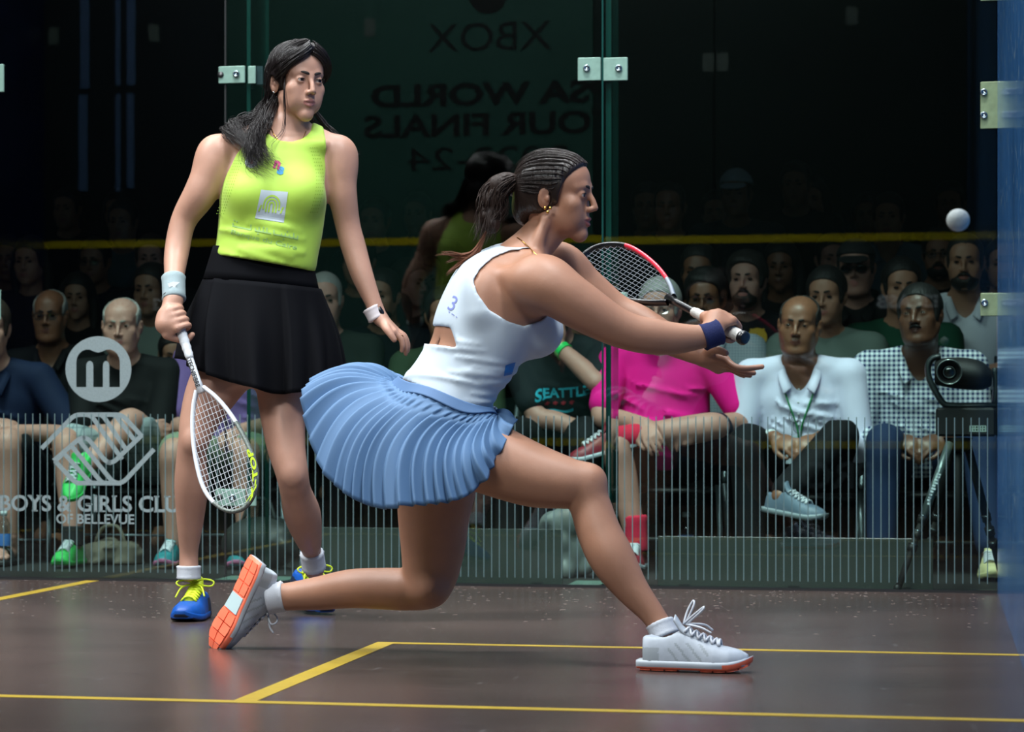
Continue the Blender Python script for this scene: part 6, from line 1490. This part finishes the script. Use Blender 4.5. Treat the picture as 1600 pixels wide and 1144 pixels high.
# ---- front row, from the picture's left
a = spectator('man in a navy polo shirt cut by the left edge, leg in a black sandal', (-16, 512), 1.30, 'pale', C('navy_polo', 14, 26, 52), lean=22, face=10, fat=.5, hair='short', hm='brown', arms='across', front=True, ts=.95, group=G1, shorts=True, pants=C('dark_shorts', 20, 22, 26), collar='polo', chair='folding chair under the man in the navy polo at the left edge',
              kneel={-1: None or (-.15, .46, .50)}, sc=1.04)
k = P_local(a, 50, 690, .85); an = P_local(a, 44, 838, .88)
sd = MB(); an_ = a['An'][-1]; sd.box((an_[0]-.05, an_[1]-.07, 0), (an_[0]+.05, an_[1]+.19, .022), .006); sd.build('sandal_sole', M_dark, a['root'])
sd = MB(); sd.tube(spline([(an_[0]-.052, an_[1]+.07, .015), (an_[0]-.04, an_[1]+.08, .06), (an_[0], an_[1]+.085, .078), (an_[0]+.04, an_[1]+.08, .06), (an_[0]+.052, an_[1]+.07, .015)], 12), [.012]*12, 8, flat=.3); sd.build('sandal_strap', mat('sandal_strap', srgb(40, 44, 48), .5), a['root'])
ft = SDF((an_[0]-.08, an_[1]-.10, .0), (an_[0]+.08, an_[1]+.22, .16), .005); ft.limb([an_+(0, 0, .02), an_+(0, -.02, -.04), an_+(0, .06, -.045), an_+(0, .11, -.055)], [.040, .036, .034, .030], .01)
for i in range(5): ft.limb([an_+((i-2)*.017, .105, -.056), an_+((i-2)*.019, .165-.010*abs(i-3), -.060)], [.012, .0105 if i else .009], .004)
V, Q = ft.nets(1); obj('foot', fast_mesh('foot', V, Q), SKT['pale'], a['root'])
b_ = spectator('bald grey man with folded arms in a black tee and pale plaid shorts', (190, 508), 1.35, 'pale', C('black_tee', 10, 11, 13), lean=18, face=6, fat=.45, hair='bald', hm='grey', brow_m=M_browg, arms='folded', front=True, ts=.86, group=G1, shorts=True, pants=C('plaid_shorts', 150, 160, 162, kind='plaid', col2=srgb(90, 105, 112), per=.035), chair='folding chair under the bald man in plaid shorts', wide=1.04, jaw=1.08,
               kneel={1: (.16, .44, .50), -1: (-.10, .40, .58)}, footl={1: (.11, .52, .09), -1: (.03, .62, .40)})
M_gr = mat('green_shoe', srgb(60, 190, 92), .5, noise=(50, .1))
simple_shoe(b_, 1, M_gr, M_gr); simple_shoe(b_, -1, M_gr, M_gr, lift=.05, d=(.1, .8, -.55))
sock(b_['root'], b_['An'][1]+(0, 0, -.01), b_['An'][1]+(0, 0, .07), .042, .044, mat('dark_sock', srgb(26, 30, 34), .9), lambda V: np.asarray(V))
c_ = spectator('person in a purple tee and grey green shorts behind the white racket', (357, 480), 1.40, 'pale', C('purple_tee', 118, 92, 150), lean=10, face=10, hair='long', hm='brown', arms='lap', front=True, ts=.95, group=G1, shorts=True, pants=C('sage_shorts', 120, 132, 112), chair='folding chair under the person in the purple tee')
M_tealshoe = mat('teal_pink_shoe', srgb(30, 120, 128), .5)
simple_shoe(c_, 1, M_tealshoe, mat('pink_sole', srgb(190, 110, 150), .5)); simple_shoe(c_, -1, M_tealshoe, MATS['pink_sole'])
d_ = spectator('man in a black tee with turquoise lettering holding a hand to his face', (868, 476), 1.5, 'pale', C('charcoal_tee', 22, 30, 34), lean=20, face=-4, tilt=-8, hair='short', hm='brown', arms='chin', front=True, ts=.84, group=G1, beard='stubble', chair='folding chair under the man in the lettered black tee')
simple_shoe(d_, 1, M_dark); simple_shoe(d_, -1, M_dark)
e_ = spectator('man with glasses in a bright pink tee holding his crossed ankle in a red sock', (1031, 482), 1.35, 'pale', C('hot_pink_tee', 222, 20, 132), lean=14, face=-4, fat=.8, hair='short', hm='grey', glasses='wire', arms='knee', front=True, ts=.90, group=G1, shorts=True, pants=C('navy_shorts', 22, 26, 40), beard='stubble', brow_m=M_browg, chair='folding chair under the man in the pink tee',
               kneel={1: (.14, .46, .49), -1: (-.23, .36, .56)}, footl={1: (.06, .47, .10), -1: (.13, .46, .52)})
M_redk = mat('red_knit_sock', srgb(196, 26, 62), .9, bump=(300, .4))
sock(e_['root'], e_['An'][1]+(0, 0, -.02), e_['An'][1]+np.array([.01, 0, .12]), .042, .047, M_redk, lambda V: np.asarray(V), ribs=0); dd = e_['K'][-1]-e_['An'][-1]; dd /= np.linalg.norm(dd); sock(e_['root'], e_['An'][-1]-dd*.02, e_['An'][-1]+dd*.09, .043, .047, M_redk, lambda V: np.asarray(V), ribs=0)
M_redsh = mat('red_black_shoe', srgb(120, 24, 40), .5); simple_shoe(e_, 1, M_redsh); simple_shoe(e_, -1, M_redsh, lift=.03, d=(.9, .3, -.25))
f_ = spectator('balding man in a white dress shirt with a green lanyard, hands between his knees', (1249, 507), 1.30, 'brown', C('white_shirt', 222, 220, 244), lean=24, face=-6, tilt=-3, roll=-3, fat=.55, hair='bald', hm='dark', arms='clasp', sleeves='rolled', collar='open', front=True, ts=.86, group=G1, wide=1.04, jaw=1.1, shw=.19, chair='folding chair under the man in the white shirt',
               kneel={1: (.19, .43, .50), -1: (-.16, .43, .53)}, footl={1: (.17, .44, .09), -1: (.05, .66, .30)})
M_bsh = mat('grey_blue_shoe', srgb(96, 112, 130), .5); simple_shoe(f_, 1, M_dark); simple_shoe(f_, -1, M_bsh, mat('pale_sole', srgb(150, 160, 168), .5), lift=.02, d=(-.8, .55, -.12))
g_p = spectator('man in a blue and white gingham shirt leaning forward behind the robot camera', (1437, 492), 1.35, 'deep', C('gingham', 36, 52, 96, kind='gingham', col2=srgb(220, 228, 236), per=.0185), lean=22, face=-14, tilt=4, roll=4, fat=.6, hair='short', hm='black', beard='moustache', arms='clasp', sleeves='rolled', collar='open', front=True, ts=.90, group=G1, wide=1.04, jaw=1.12, nose=1.2, shw=.195, pants=C('blue_jeans', 28, 44, 74), chair='folding chair under the man in the gingham shirt',
                kneel={1: (.13, .46, .50), -1: (-.22, .42, .50)}, footl={1: (.14, .50, .09), -1: (-.26, .62, .09)})
M_cream = mat('cream_shoe', srgb(196, 190, 140), .6, noise=(30, .2)); simple_shoe(g_p, -1, M_cream, M_cream); simple_shoe(g_p, 1, M_dark)
# details worn by the front row
M_grn = mat('green_lanyard', srgb(20, 130, 70), .6); R_ = f_['root']
P = [f_['tp'](.50, .062, -.02)+f_['up']*.012, on_shirt(f_, .42, .060), on_shirt(f_, .34, .034), on_shirt(f_, .26, .010), on_shirt(f_, .20, .002, .006)]
for q in (1, -1):
    m = MB(); m.tube(spline([np.array([p[0]*q, p[1], p[2]]) for p in P], 16), .0035, 6); m.build('lanyard', M_grn, R_, True)
pc_ = on_shirt(f_, .16, .0, .012); m = MB(); m.box((pc_[0]-.052, pc_[1]-.002, pc_[2]-.06), (pc_[0]+.052, pc_[1]+.001, pc_[2]+.05), .0008); bd = m.build('badge_card', mat('badge_card', srgb(190, 202, 214), .4), R_)
for i, w_ in enumerate((.07, .055, .06)): m = MB(); m.box((pc_[0]-w_/2, pc_[1]+.0012, pc_[2]+.02-i*.022), (pc_[0]+w_/2, pc_[1]+.0018, pc_[2]+.026-i*.022)); m.build('badge_text_line', mat('badge_ink', srgb(110, 130, 160), .6), bd)
m = MB()
for q in (1, -1): c0 = on_shirt(f_, .30 if q > 0 else .255, .012+.008*q, .008); m.tube([c0+np.array([math.cos(t)*.019, 0, math.sin(t)*.024]) for t in np.linspace(0, 6.283, 15)[:-1]], .0013, 5, closed=True)
m.build('hanging_glasses', M_frm, R_, True)
for pp, q, mm, nm in ((f_, 1, mat('white_wristband', srgb(220, 230, 235), .5), 'paper_wristband'), (d_, -1, mat('iridescent_green_band', srgb(40, 190, 90), .3), 'wristband')):
    e0, w0 = pp['el'][q], pp['A'][q][0]; sock(pp['root'], w0*.93+e0*.07, w0*.83+e0*.17, .034, .036, mm, lambda V: np.asarray(V), nm, 0, 0)
m = MB()
for i in range(7):
    t = .40-.045*i; c0 = on_shirt(f_, t, .003, .001); m.ball(c0, (.005, .003, .005), 8, 5)
m.build('shirt_buttons', mat('shirt_button', srgb(210, 214, 220), .4), R_, True)
def shirt_text(p, s, t, r, h, w, m, bold=.02, name='lettering'):
    o = [c for c in p['root'].children if c.name.startswith('shirt')][0]; V, F = text_mesh(s, 1, bold); lo_, hi_ = V.min(0), V.max(0); V = (V-(lo_+hi_)/2)/(hi_-lo_+1e-9)
    V, F = subdivided(np.c_[V[:, 0]*w, V[:, 1]*h], F, 1); bv = BVHTree.FromPolygons([v.co for v in o.data.vertices], [tuple(q.vertices) for q in o.data.polygons]); out = []
    for x, y in V:
        q = p['tp'](t, 0, 0)+np.array([r-x, 0, 0])+p['up']*y; hcast = bv.ray_cast(Vector(q+p['fw']*.6), Vector(-p['fw'])); out.append(tuple(np.array(hcast[0])+p['fw']*.002) if hcast[0] is not None else tuple(q+p['fw']*.13))
    obj(name, mesh(name, out, F), m, p['root'])
M_turq = mat('turquoise_print', srgb(40, 170, 190), .6)
shirt_text(d_, 'SEATTLE', .285, -.03, .042, .21, M_turq, .03); shirt_text(d_, '* * * * *', .235, .0, .018, .15, mat('red_print', srgb(170, 40, 60), .6), .02); shirt_text(d_, '~', .195, -.01, .020, .12, M_turq, .03)
# ---- second row
G2 = 'spectators seated in the second row'
k2 = dict(group=G2, lean=6)
spectator('balding man with dark rimmed glasses in a black shirt at far left', (78, 492), 2.13, 'brown', C('black_shirt', 12, 13, 15), face=4, hair='bald', hm='grey', glasses='dark', fat=.3, collar='open', **k2)
spectator('dark haired woman peering over the shoulder of the man with dark glasses', (121, 464), 3.08, 'mid', C('black_top', 10, 10, 12), face=6, hair='long', hm='black', sc=.92, jaw=.85, **k2)
bo = spectator('boy in a black tee looking down beside the bald grey man', (271, 553), 2.05, 'mid', C('black_tee2', 11, 12, 14), face=18, tilt=-12, hair='short', hm='black', sc=.82, jaw=.85, **k2)
shirt_text(bo, 'Edc an', .26, .0, .018, .085, mat('white_tee_print', srgb(220, 224, 226), .6), .01)
spectator('person in a pale grey green sweater behind the boy', (236, 452), 2.79, 'mid', C('sage_sweater', 136, 146, 138), face=-8, hair='short', hm='dark', sleeves='long', **k2)
spectator('balding man in a dark olive jacket beside the black skirt', (507, 468), 2.05, 'pale', C('olive_jacket', 32, 42, 38), face=8, hair='buzz', hm='grey', sleeves='long', fat=.3, **k2)
spectator('man in a dark navy tee below the watch hand', (597, 462), 2.73, 'mid', C('dark_navy_tee', 14, 24, 32), face=-10, hair='short', hm='black', beard='stubble', **k2)
spectator('young man with an ear stud in an olive green tee left of the white top', (694, 492), 2.05, 'mid', C('olive_tee', 64, 84, 62), face=10, hair='short', hm='black', jaw=.9, **k2)
spectator('person in a beige jacket behind the lettered black tee man', (912, 468), 2.07, 'mid', C('beige_jacket', 150, 146, 132), face=-6, hair='short', hm='brown', sleeves='long', collar='open', **k2)
spectator('man with black glasses and beard in a white patterned shirt', (1103, 466), 2.05, 'brown', C('patterned_white', 168, 180, 192, kind='plaid', col2=srgb(120, 136, 150), per=.012), face=-6, hair='wavy', hm='black', glasses='dark', beard='full', collar='open', **k2)
yb = spectator('young man in a black tee with a yellow round crest', (1167, 438), 2.5, 'pale', C('black_tee3', 10, 12, 18), face=-8, tilt=2, hair='wavy', hm='dark', beard='stubble', jaw=.95, **k2)
M_yell = mat('yellow_print', srgb(214, 168, 30), .6)
shirt_text(yb, 'O', .400, -.045, .085, .085, M_yell, .03, 'crest_ring'); shirt_text(yb, 'ww', .414, -.045, .05, .062, M_yell, .06, 'crest_figure'); shirt_text(yb, '-', .388, -.045, .014, .062, mat('white_tee_print', srgb(220, 224, 226), .6), .02)
spectator('dark haired man in a grey green tee half hidden behind the white shirt man', (1291, 462), 2.05, 'mid', C('grey_green_tee', 104, 118, 112), face=-10, hair='short', hm='black', **k2)
cp = spectator('man in a black polo and dark cap wearing sunglasses', (1337, 418), 2.75, 'pale', C('black_polo', 10, 11, 13), face=-4, fat=.6, hair='buzz', hm='dark', glasses='sun', collar='polo', wide=1.05, jaw=1.12, **k2)
def cap(p, m, brim=True):
    h = p['H']; f = SDF(h.o-.16, h.o+.19, .006); R = h.rows(); f.ell(h.p(0, -.012, .038), np.array([.088, .108, .093])*h.sc, R, .01); f.half(h.p(0, 0, .048), -(h.R@np.array([0, -.18, 1.])))
    f.put(lambda X, Y, Z: 0*X+0*Y+0*Z+1, h.o, h.o)
    if brim: f.ell(h.p(0, .115, .040), np.array([.070, .075, .008])*h.sc, (h.R@rotm(0, -.22, 0)).T, .006)
    V, Q = f.nets(1); obj('cap', fast_mesh('cap', V, Q), m, p['root'])
cap(cp, mat('black_cap', (.008, .008, .010), .8))
spectator('dark haired person in a bottle green top behind the gingham shirt', (1409, 448), 2.2, 'mid', C('bottle_green', 18, 66, 48), face=6, hair='short', hm='black', jaw=.88, **k2)
pw = spectator('man in a pale blue white open collar shirt with folded hands by the right wall', (1508, 408), 2.4, 'mid', C('pale_blue_shirt', 222, 226, 240), face=-4, hair='buzz', hm='dark', collar='open', arms='chest', sleeves='rolled', beard='stubble', **k2)
c0 = pw['tp'](.24, -.16, .24); m = MB(); m.box((c0[0]-.045, c0[1]-.006, c0[2]-.022), (c0[0]+.045, c0[1]+.006, c0[2]+.022), .003); m.build('shirt_pocket_phone', mat('black_phone', (.006, .006, .007), .3), pw['root'])
# ---- rows further up, fading into the dark
G3 = 'spectators in the dim upper rows'
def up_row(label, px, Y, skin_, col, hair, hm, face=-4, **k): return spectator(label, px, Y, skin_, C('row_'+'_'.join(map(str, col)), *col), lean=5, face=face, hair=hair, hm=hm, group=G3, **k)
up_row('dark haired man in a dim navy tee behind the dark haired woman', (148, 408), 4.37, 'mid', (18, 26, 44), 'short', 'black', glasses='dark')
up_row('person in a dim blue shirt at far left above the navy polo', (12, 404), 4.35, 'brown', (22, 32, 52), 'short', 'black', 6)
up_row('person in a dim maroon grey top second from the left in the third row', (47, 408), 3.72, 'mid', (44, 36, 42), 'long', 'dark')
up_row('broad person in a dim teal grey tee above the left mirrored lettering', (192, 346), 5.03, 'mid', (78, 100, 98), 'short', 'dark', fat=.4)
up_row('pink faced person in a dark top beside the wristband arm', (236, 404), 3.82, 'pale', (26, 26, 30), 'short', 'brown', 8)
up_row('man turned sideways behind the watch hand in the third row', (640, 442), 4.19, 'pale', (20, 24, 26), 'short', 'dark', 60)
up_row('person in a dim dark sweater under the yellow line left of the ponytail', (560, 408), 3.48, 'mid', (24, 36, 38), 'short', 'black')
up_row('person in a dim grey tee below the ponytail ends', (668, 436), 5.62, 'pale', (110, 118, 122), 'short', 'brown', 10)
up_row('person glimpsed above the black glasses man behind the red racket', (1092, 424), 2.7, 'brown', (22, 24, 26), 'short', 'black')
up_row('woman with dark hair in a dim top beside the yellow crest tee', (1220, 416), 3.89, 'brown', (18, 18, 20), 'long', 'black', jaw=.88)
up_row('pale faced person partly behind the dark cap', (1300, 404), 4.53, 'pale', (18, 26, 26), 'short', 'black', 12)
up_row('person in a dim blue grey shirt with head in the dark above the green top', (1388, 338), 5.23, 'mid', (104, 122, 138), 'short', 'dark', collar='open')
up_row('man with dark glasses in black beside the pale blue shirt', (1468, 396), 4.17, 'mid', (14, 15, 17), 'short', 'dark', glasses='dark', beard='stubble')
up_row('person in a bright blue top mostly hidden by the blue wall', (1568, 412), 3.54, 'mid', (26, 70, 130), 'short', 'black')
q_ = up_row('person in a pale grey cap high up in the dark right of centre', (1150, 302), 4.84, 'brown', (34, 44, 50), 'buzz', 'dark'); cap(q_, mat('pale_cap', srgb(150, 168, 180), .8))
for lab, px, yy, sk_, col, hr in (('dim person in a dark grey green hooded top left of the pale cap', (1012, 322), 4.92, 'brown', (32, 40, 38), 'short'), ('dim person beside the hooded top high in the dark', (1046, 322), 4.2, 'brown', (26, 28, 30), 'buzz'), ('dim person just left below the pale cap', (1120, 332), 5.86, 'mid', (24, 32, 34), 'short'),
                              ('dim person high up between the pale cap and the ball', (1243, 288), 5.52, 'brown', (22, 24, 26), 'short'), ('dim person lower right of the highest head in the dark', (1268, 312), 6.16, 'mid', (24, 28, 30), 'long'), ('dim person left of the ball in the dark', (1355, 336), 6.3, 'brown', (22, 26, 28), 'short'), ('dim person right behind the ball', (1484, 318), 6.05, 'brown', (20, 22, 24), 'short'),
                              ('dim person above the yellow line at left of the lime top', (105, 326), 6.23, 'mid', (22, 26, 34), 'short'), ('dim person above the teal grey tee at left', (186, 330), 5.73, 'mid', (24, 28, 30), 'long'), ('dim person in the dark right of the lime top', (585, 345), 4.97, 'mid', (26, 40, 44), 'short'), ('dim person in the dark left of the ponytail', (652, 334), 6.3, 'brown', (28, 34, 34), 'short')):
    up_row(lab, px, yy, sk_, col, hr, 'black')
# ---- things on the stand floor
def bottle(label, u, v, Y, m_label):
    p = PY(u, v, Y); t = thing('water_bottle', label, 'bottle', (p[0], p[1], -.004), 'water bottles on the floor')
    m = MB(); m.lathe([(.0, 0), (.026, 0), (.031, .006), (.031, .06), (.029, .07), (.031, .08), (.031, .145), (.024, .175), (.013, .192), (.0125, .205)], (0, 0, 0), n=20); m.build('bottle_body', glass_mat('clear_plastic', (.8, .86, .86)) if 'clear_plastic' not in MATS else MATS['clear_plastic'], t, True)
    m = MB(); m.lathe([(.0315, .082), (.0318, .084), (.0318, .128), (.0315, .13)], (0, 0, 0), n=20, cap=False); m.build('bottle_label', m_label, t, True)
    m = MB(); m.lathe([(.0, .205), (.0145, .203), (.0145, .220), (.012, .222), (0, .222)], (0, 0, 0), n=16); m.build('bottle_cap', mat('white_cap_plastic', srgb(200, 210, 215), .4), t, True)
M_bl = mat('blue_bottle_label', srgb(60, 110, 180), .5)
bottle('clear water bottle with a blue label under the chair beside the red sock leg', 1072, 790, 1.55, M_bl); bottle('clear water bottle on the floor behind the standing player front leg', 272, 830, 1.1, M_bl); bottle('clear water bottle with a blue label at the left edge beside the sandal', 6, 850, 1.0, M_bl)
def bag(label, cat, name, u, v, Y, size, m, knots=12, seed=1, handle=None):
    p = PY(u, v, Y); t = thing(name, label, cat, (p[0], p[1], -.004)); sx, sy, sz = size; f = SDF((-sx-.05, -sy-.05, -.01), (sx+.05, sy+.05, sz+.06), .008); g = np.random.default_rng(seed)
    f.ell((0, 0, sz*.45), (sx*.9, sy*.9, sz*.5), None, .02)
    for _ in range(knots): a = g.uniform(0, 6.3); z = g.uniform(.1, .85); f.ell((math.cos(a)*sx*.6, math.sin(a)*sy*.6, z*sz), (sx*g.uniform(.25, .5), sy*g.uniform(.25, .5), sz*g.uniform(.12, .3)), rotm(g.uniform(0, 3), g.uniform(-.6, .6), 0).T, .012)
    f.half((0, 0, 0), (0, 0, -1)); V, Q = f.nets(1); obj('bag_body', fast_mesh('bag', V, Q), m, t)
    m2 = MB(); m2.tube(spline([(-sx*.4, 0, sz*.85), (-sx*.2, .01, sz+.05), (sx*.2, .01, sz+.05), (sx*.4, 0, sz*.85)], 12), .008, 6); m2.build('bag_handle', handle or m, t, True)
bag('pale grey plastic bag standing behind the glass beside the kick board', 'bag', 'plastic_bag', 893, 830, .75, (.13, .10, .26), mat('pale_plastic_bag', srgb(112, 118, 116), .45), 34, 3)
bag('black backpack lying on the floor behind the standing player', 'bag', 'backpack', 405, 850, 1.0, (.17, .12, .22), mat('black_nylon', srgb(26, 32, 32), .6), 10, 4)
bag('beige cloth bag on the floor behind the green shoe', 'bag', 'cloth_bag', 172, 845, 1.25, (.16, .10, .10), mat('beige_cloth', srgb(120, 112, 98), .8), 10, 5)
# ---- robot camera on a tripod
YC = .30
pc = PY(1497, 668, YC); s0 = (PY(1600, 600, YC)-PY(1500, 600, YC))[0]/100
tri = thing('tripod', 'black camera tripod with one slanting silver printed leg in front of the gingham shirt man', 'tripod', (pc[0], YC, -.004)); LZ = lambda u, v, y=0: PY(u, v, YC+y)-np.array([pc[0], YC, -.004])
M_alu = mat('dark_alloy_tube', srgb(112, 126, 126), .35, .6)
m = MB(); m.tube([(0, 0, .12), (0, 0, LZ(1497, 688)[2])], .014, 12); m.build('centre_column', M_black, tri, True)
m = MB(); m.lathe([(.03, LZ(1497, 706)[2]), (.04, LZ(1497, 700)[2]), (.045, LZ(1497, 690)[2]), (.05, LZ(1497, 684)[2])], (0, 0, 0), n=16); m.build('collar', M_black, tri, True)
tp0, tf0 = LZ(1484, 692, -.06), LZ(1402, 921, -.235); tf0[2] = .006
def leg(a, b, m_up, name='leg'):
    a, b = np.array(a), np.array(b); m = MB(); m.tube([a, a*.46+b*.54], .0145, 12); o = m.build(name, m_up, tri, True)
    m = MB(); m.tube([a*.5+b*.5, b], .0115, 10); m.build('leg_tube', M_black, o, True)
    for t in (.50, .60, .69):
        m = MB(); m.tube([a*(1-t)+b*t, a*(1-t-.05)+b*(t+.05)], [.0175, .0165], 10); k_ = m.build('leg_clamp', M_dark, o, True)
        m = MB(); m.tube([a*(1-t-.004)+b*(t+.004), a*(1-t-.010)+b*(t+.010)], .0182, 10); m.build('clamp_ring', M_screw, o, True)
    m = MB(); m.ball(b+(0, 0, .008), .014, 10, 6); m.build('rubber_foot', M_dark, o, True)
    return o
lg = leg(tp0, tf0, M_alu); leg((.03, .05, tp0[2]), (.16, .30, .006), M_black); leg((.03, -.02, tp0[2]), (.06, .02, .3), M_black) if False else leg((-.02, .06, tp0[2]), (-.12, .34, .006), M_black)
V, F = [], []; rg = np.random.default_rng(4)
for i in range(11):      # small worn print on the leg, too fine to read
    x, w_ = i/11, rg.uniform(.035, .06); h0, h1_ = rg.choice([(-.5, .5), (-.5, .2), (-.2, .5)]); n_ = len(V); V += [(x, h0, 0), (x+w_, h0, 0), (x+w_, h1_, 0), (x, h1_, 0)]; F.append((n_, n_+1, n_+2, n_+3))
V = np.array(V, float); tt, hh = V[:, 0], V[:, 1]
dv = (tf0-tp0); dv /= np.linalg.norm(dv); sd_ = np.cross(dv, (0, -1, 0)); sd_ /= np.linalg.norm(sd_)
pt = tf0*.42+tp0*.58; W = pt-np.outer(tt*.125, dv)+np.outer(hh*.015, -sd_)+np.array([0, -.0152, 0]); obj('leg_print', mesh('leg_print', W, F), mat('white_leg_print', srgb(210, 220, 225), .5), lg)
rc = thing('robot_camera', 'black remote pan tilt camera with a round lens standing on the tripod', 'camera', (pc[0], YC, LZ(1497, 682)[2]-.004)); zc = rc.location.z
RL = lambda u, v, y=0: PY(u, v, YC+y)-np.array([pc[0], YC, zc])
M_cb = mat('black_camera_body', srgb(13, 14, 16), .62); M_cbe = mat('dark_grey_camera_yoke', srgb(40, 48, 50), .4)
x0, z1 = RL(1451, 0)[0], RL(0, 638)[2]
m = MB(); m.box((RL(1462, 0)[0], -.06, 0), (RL(1556, 0)[0], .09, z1), .008); bs = m.build('base', M_cb, rc)
a0, a1 = RL(1515, 665, -.062), RL(1541, 675, -.062); m = MB(); m.box((a0[0], -.0615, a1[2]), (a1[0], -.0600, a0[2])); lb_ = m.build('label_plate', mat('pale_label', srgb(170, 190, 182), .5), bs)
rg = np.random.default_rng(3)
for r in range(2):
    for i in range(6):
        x = a0[0]+(a1[0]-a0[0])*(.08+.15*i); z = a1[2]+(a0[2]-a1[2])*(.2+.42*r); m = MB(); m.box((x, -.0622, z), (x+(a1[0]-a0[0])*rg.uniform(.05, .11), -.0614, z+(a0[2]-a1[2])*.25)); m.build('label_mark', M_black, lb_)
# yoke: left arm rising from the base and bending over it
YK = [RL(*p) for p in ((1556, 634), (1490, 634), (1474, 630), (1462, 612), (1452, 592), (1450, 572), (1457, 560), (1470, 557))]
m = MB(); m.tube(spline(YK, 26), .011, 8, flat=3.0, up=(0, 1, 0)); m.build('yoke', M_cbe, rc, True)
m = MB(); m.tube(spline([RL(1553, 634), RL(1556, 600), RL(1554, 575)], 8), .010, 8, flat=2.6, up=(0, 1, 0)); m.build('yoke', M_cbe, rc, True)
hc_ = RL(1483, 582); f = SDF((RL(1452, 0)[0]-.03, -.16, RL(0, 640)[2]), (RL(1562, 0)[0], .14, RL(0, 545)[2]), .005)
f.loft(hc_, np.array([[0, 1., 0], [0, 0, 1.], [1., 0, 0]]), [(-.05, 0, 0, .05, .040), (-.02, 0, 0, .075, .050), (.05, 0, -.004, .085, .056), (.11, 0, -.012, .085, .050), (.145, 0, -.02, .05, .028)], .01)
V, Q = f.nets(2); obj('camera_head', fast_mesh('camera_head', V, Q), M_cb, rc)
ln = MB(); R0 = 19*s0; ln.lathe([(R0*1.06, .02), (R0*1.06, -.055), (R0, -.062), (R0*.90, -.060), (R0*.86, -.040), (R0*.70, -.030), (R0*.66, -.020)], hc_+np.array([0, -.062, 0]), (0, 1, 0), 40, cap=False); ln.build('lens_barrel', M_cb, rc, True)
ln = MB(); ln.lathe([(R0*1.0, -.0625), (R0*1.03, -.0640), (R0*1.06, -.0625)], hc_+np.array([0, -.062, 0]), (0, 1, 0), 40, cap=False); ln.build('lens_ring', mat('silver_ring', srgb(150, 160, 158), .3, .8), rc, True)
ln = MB(); ln.ball(hc_+np.array([0, -.078, 0]), (R0*.66, .012, R0*.66), 24, 12); ln.build('lens_glass', mat('dark_lens_glass', (.004, .006, .006), .06, coat=.8), rc, True)
ln = MB(); ln.lathe([(R0*.44, -.026), (R0*.48, -.030), (R0*.52, -.026)], hc_+np.array([0, -.062, 0]), (0, 1, 0), 32, cap=False); ln.build('inner_ring', MATS['silver_ring'], rc, True)
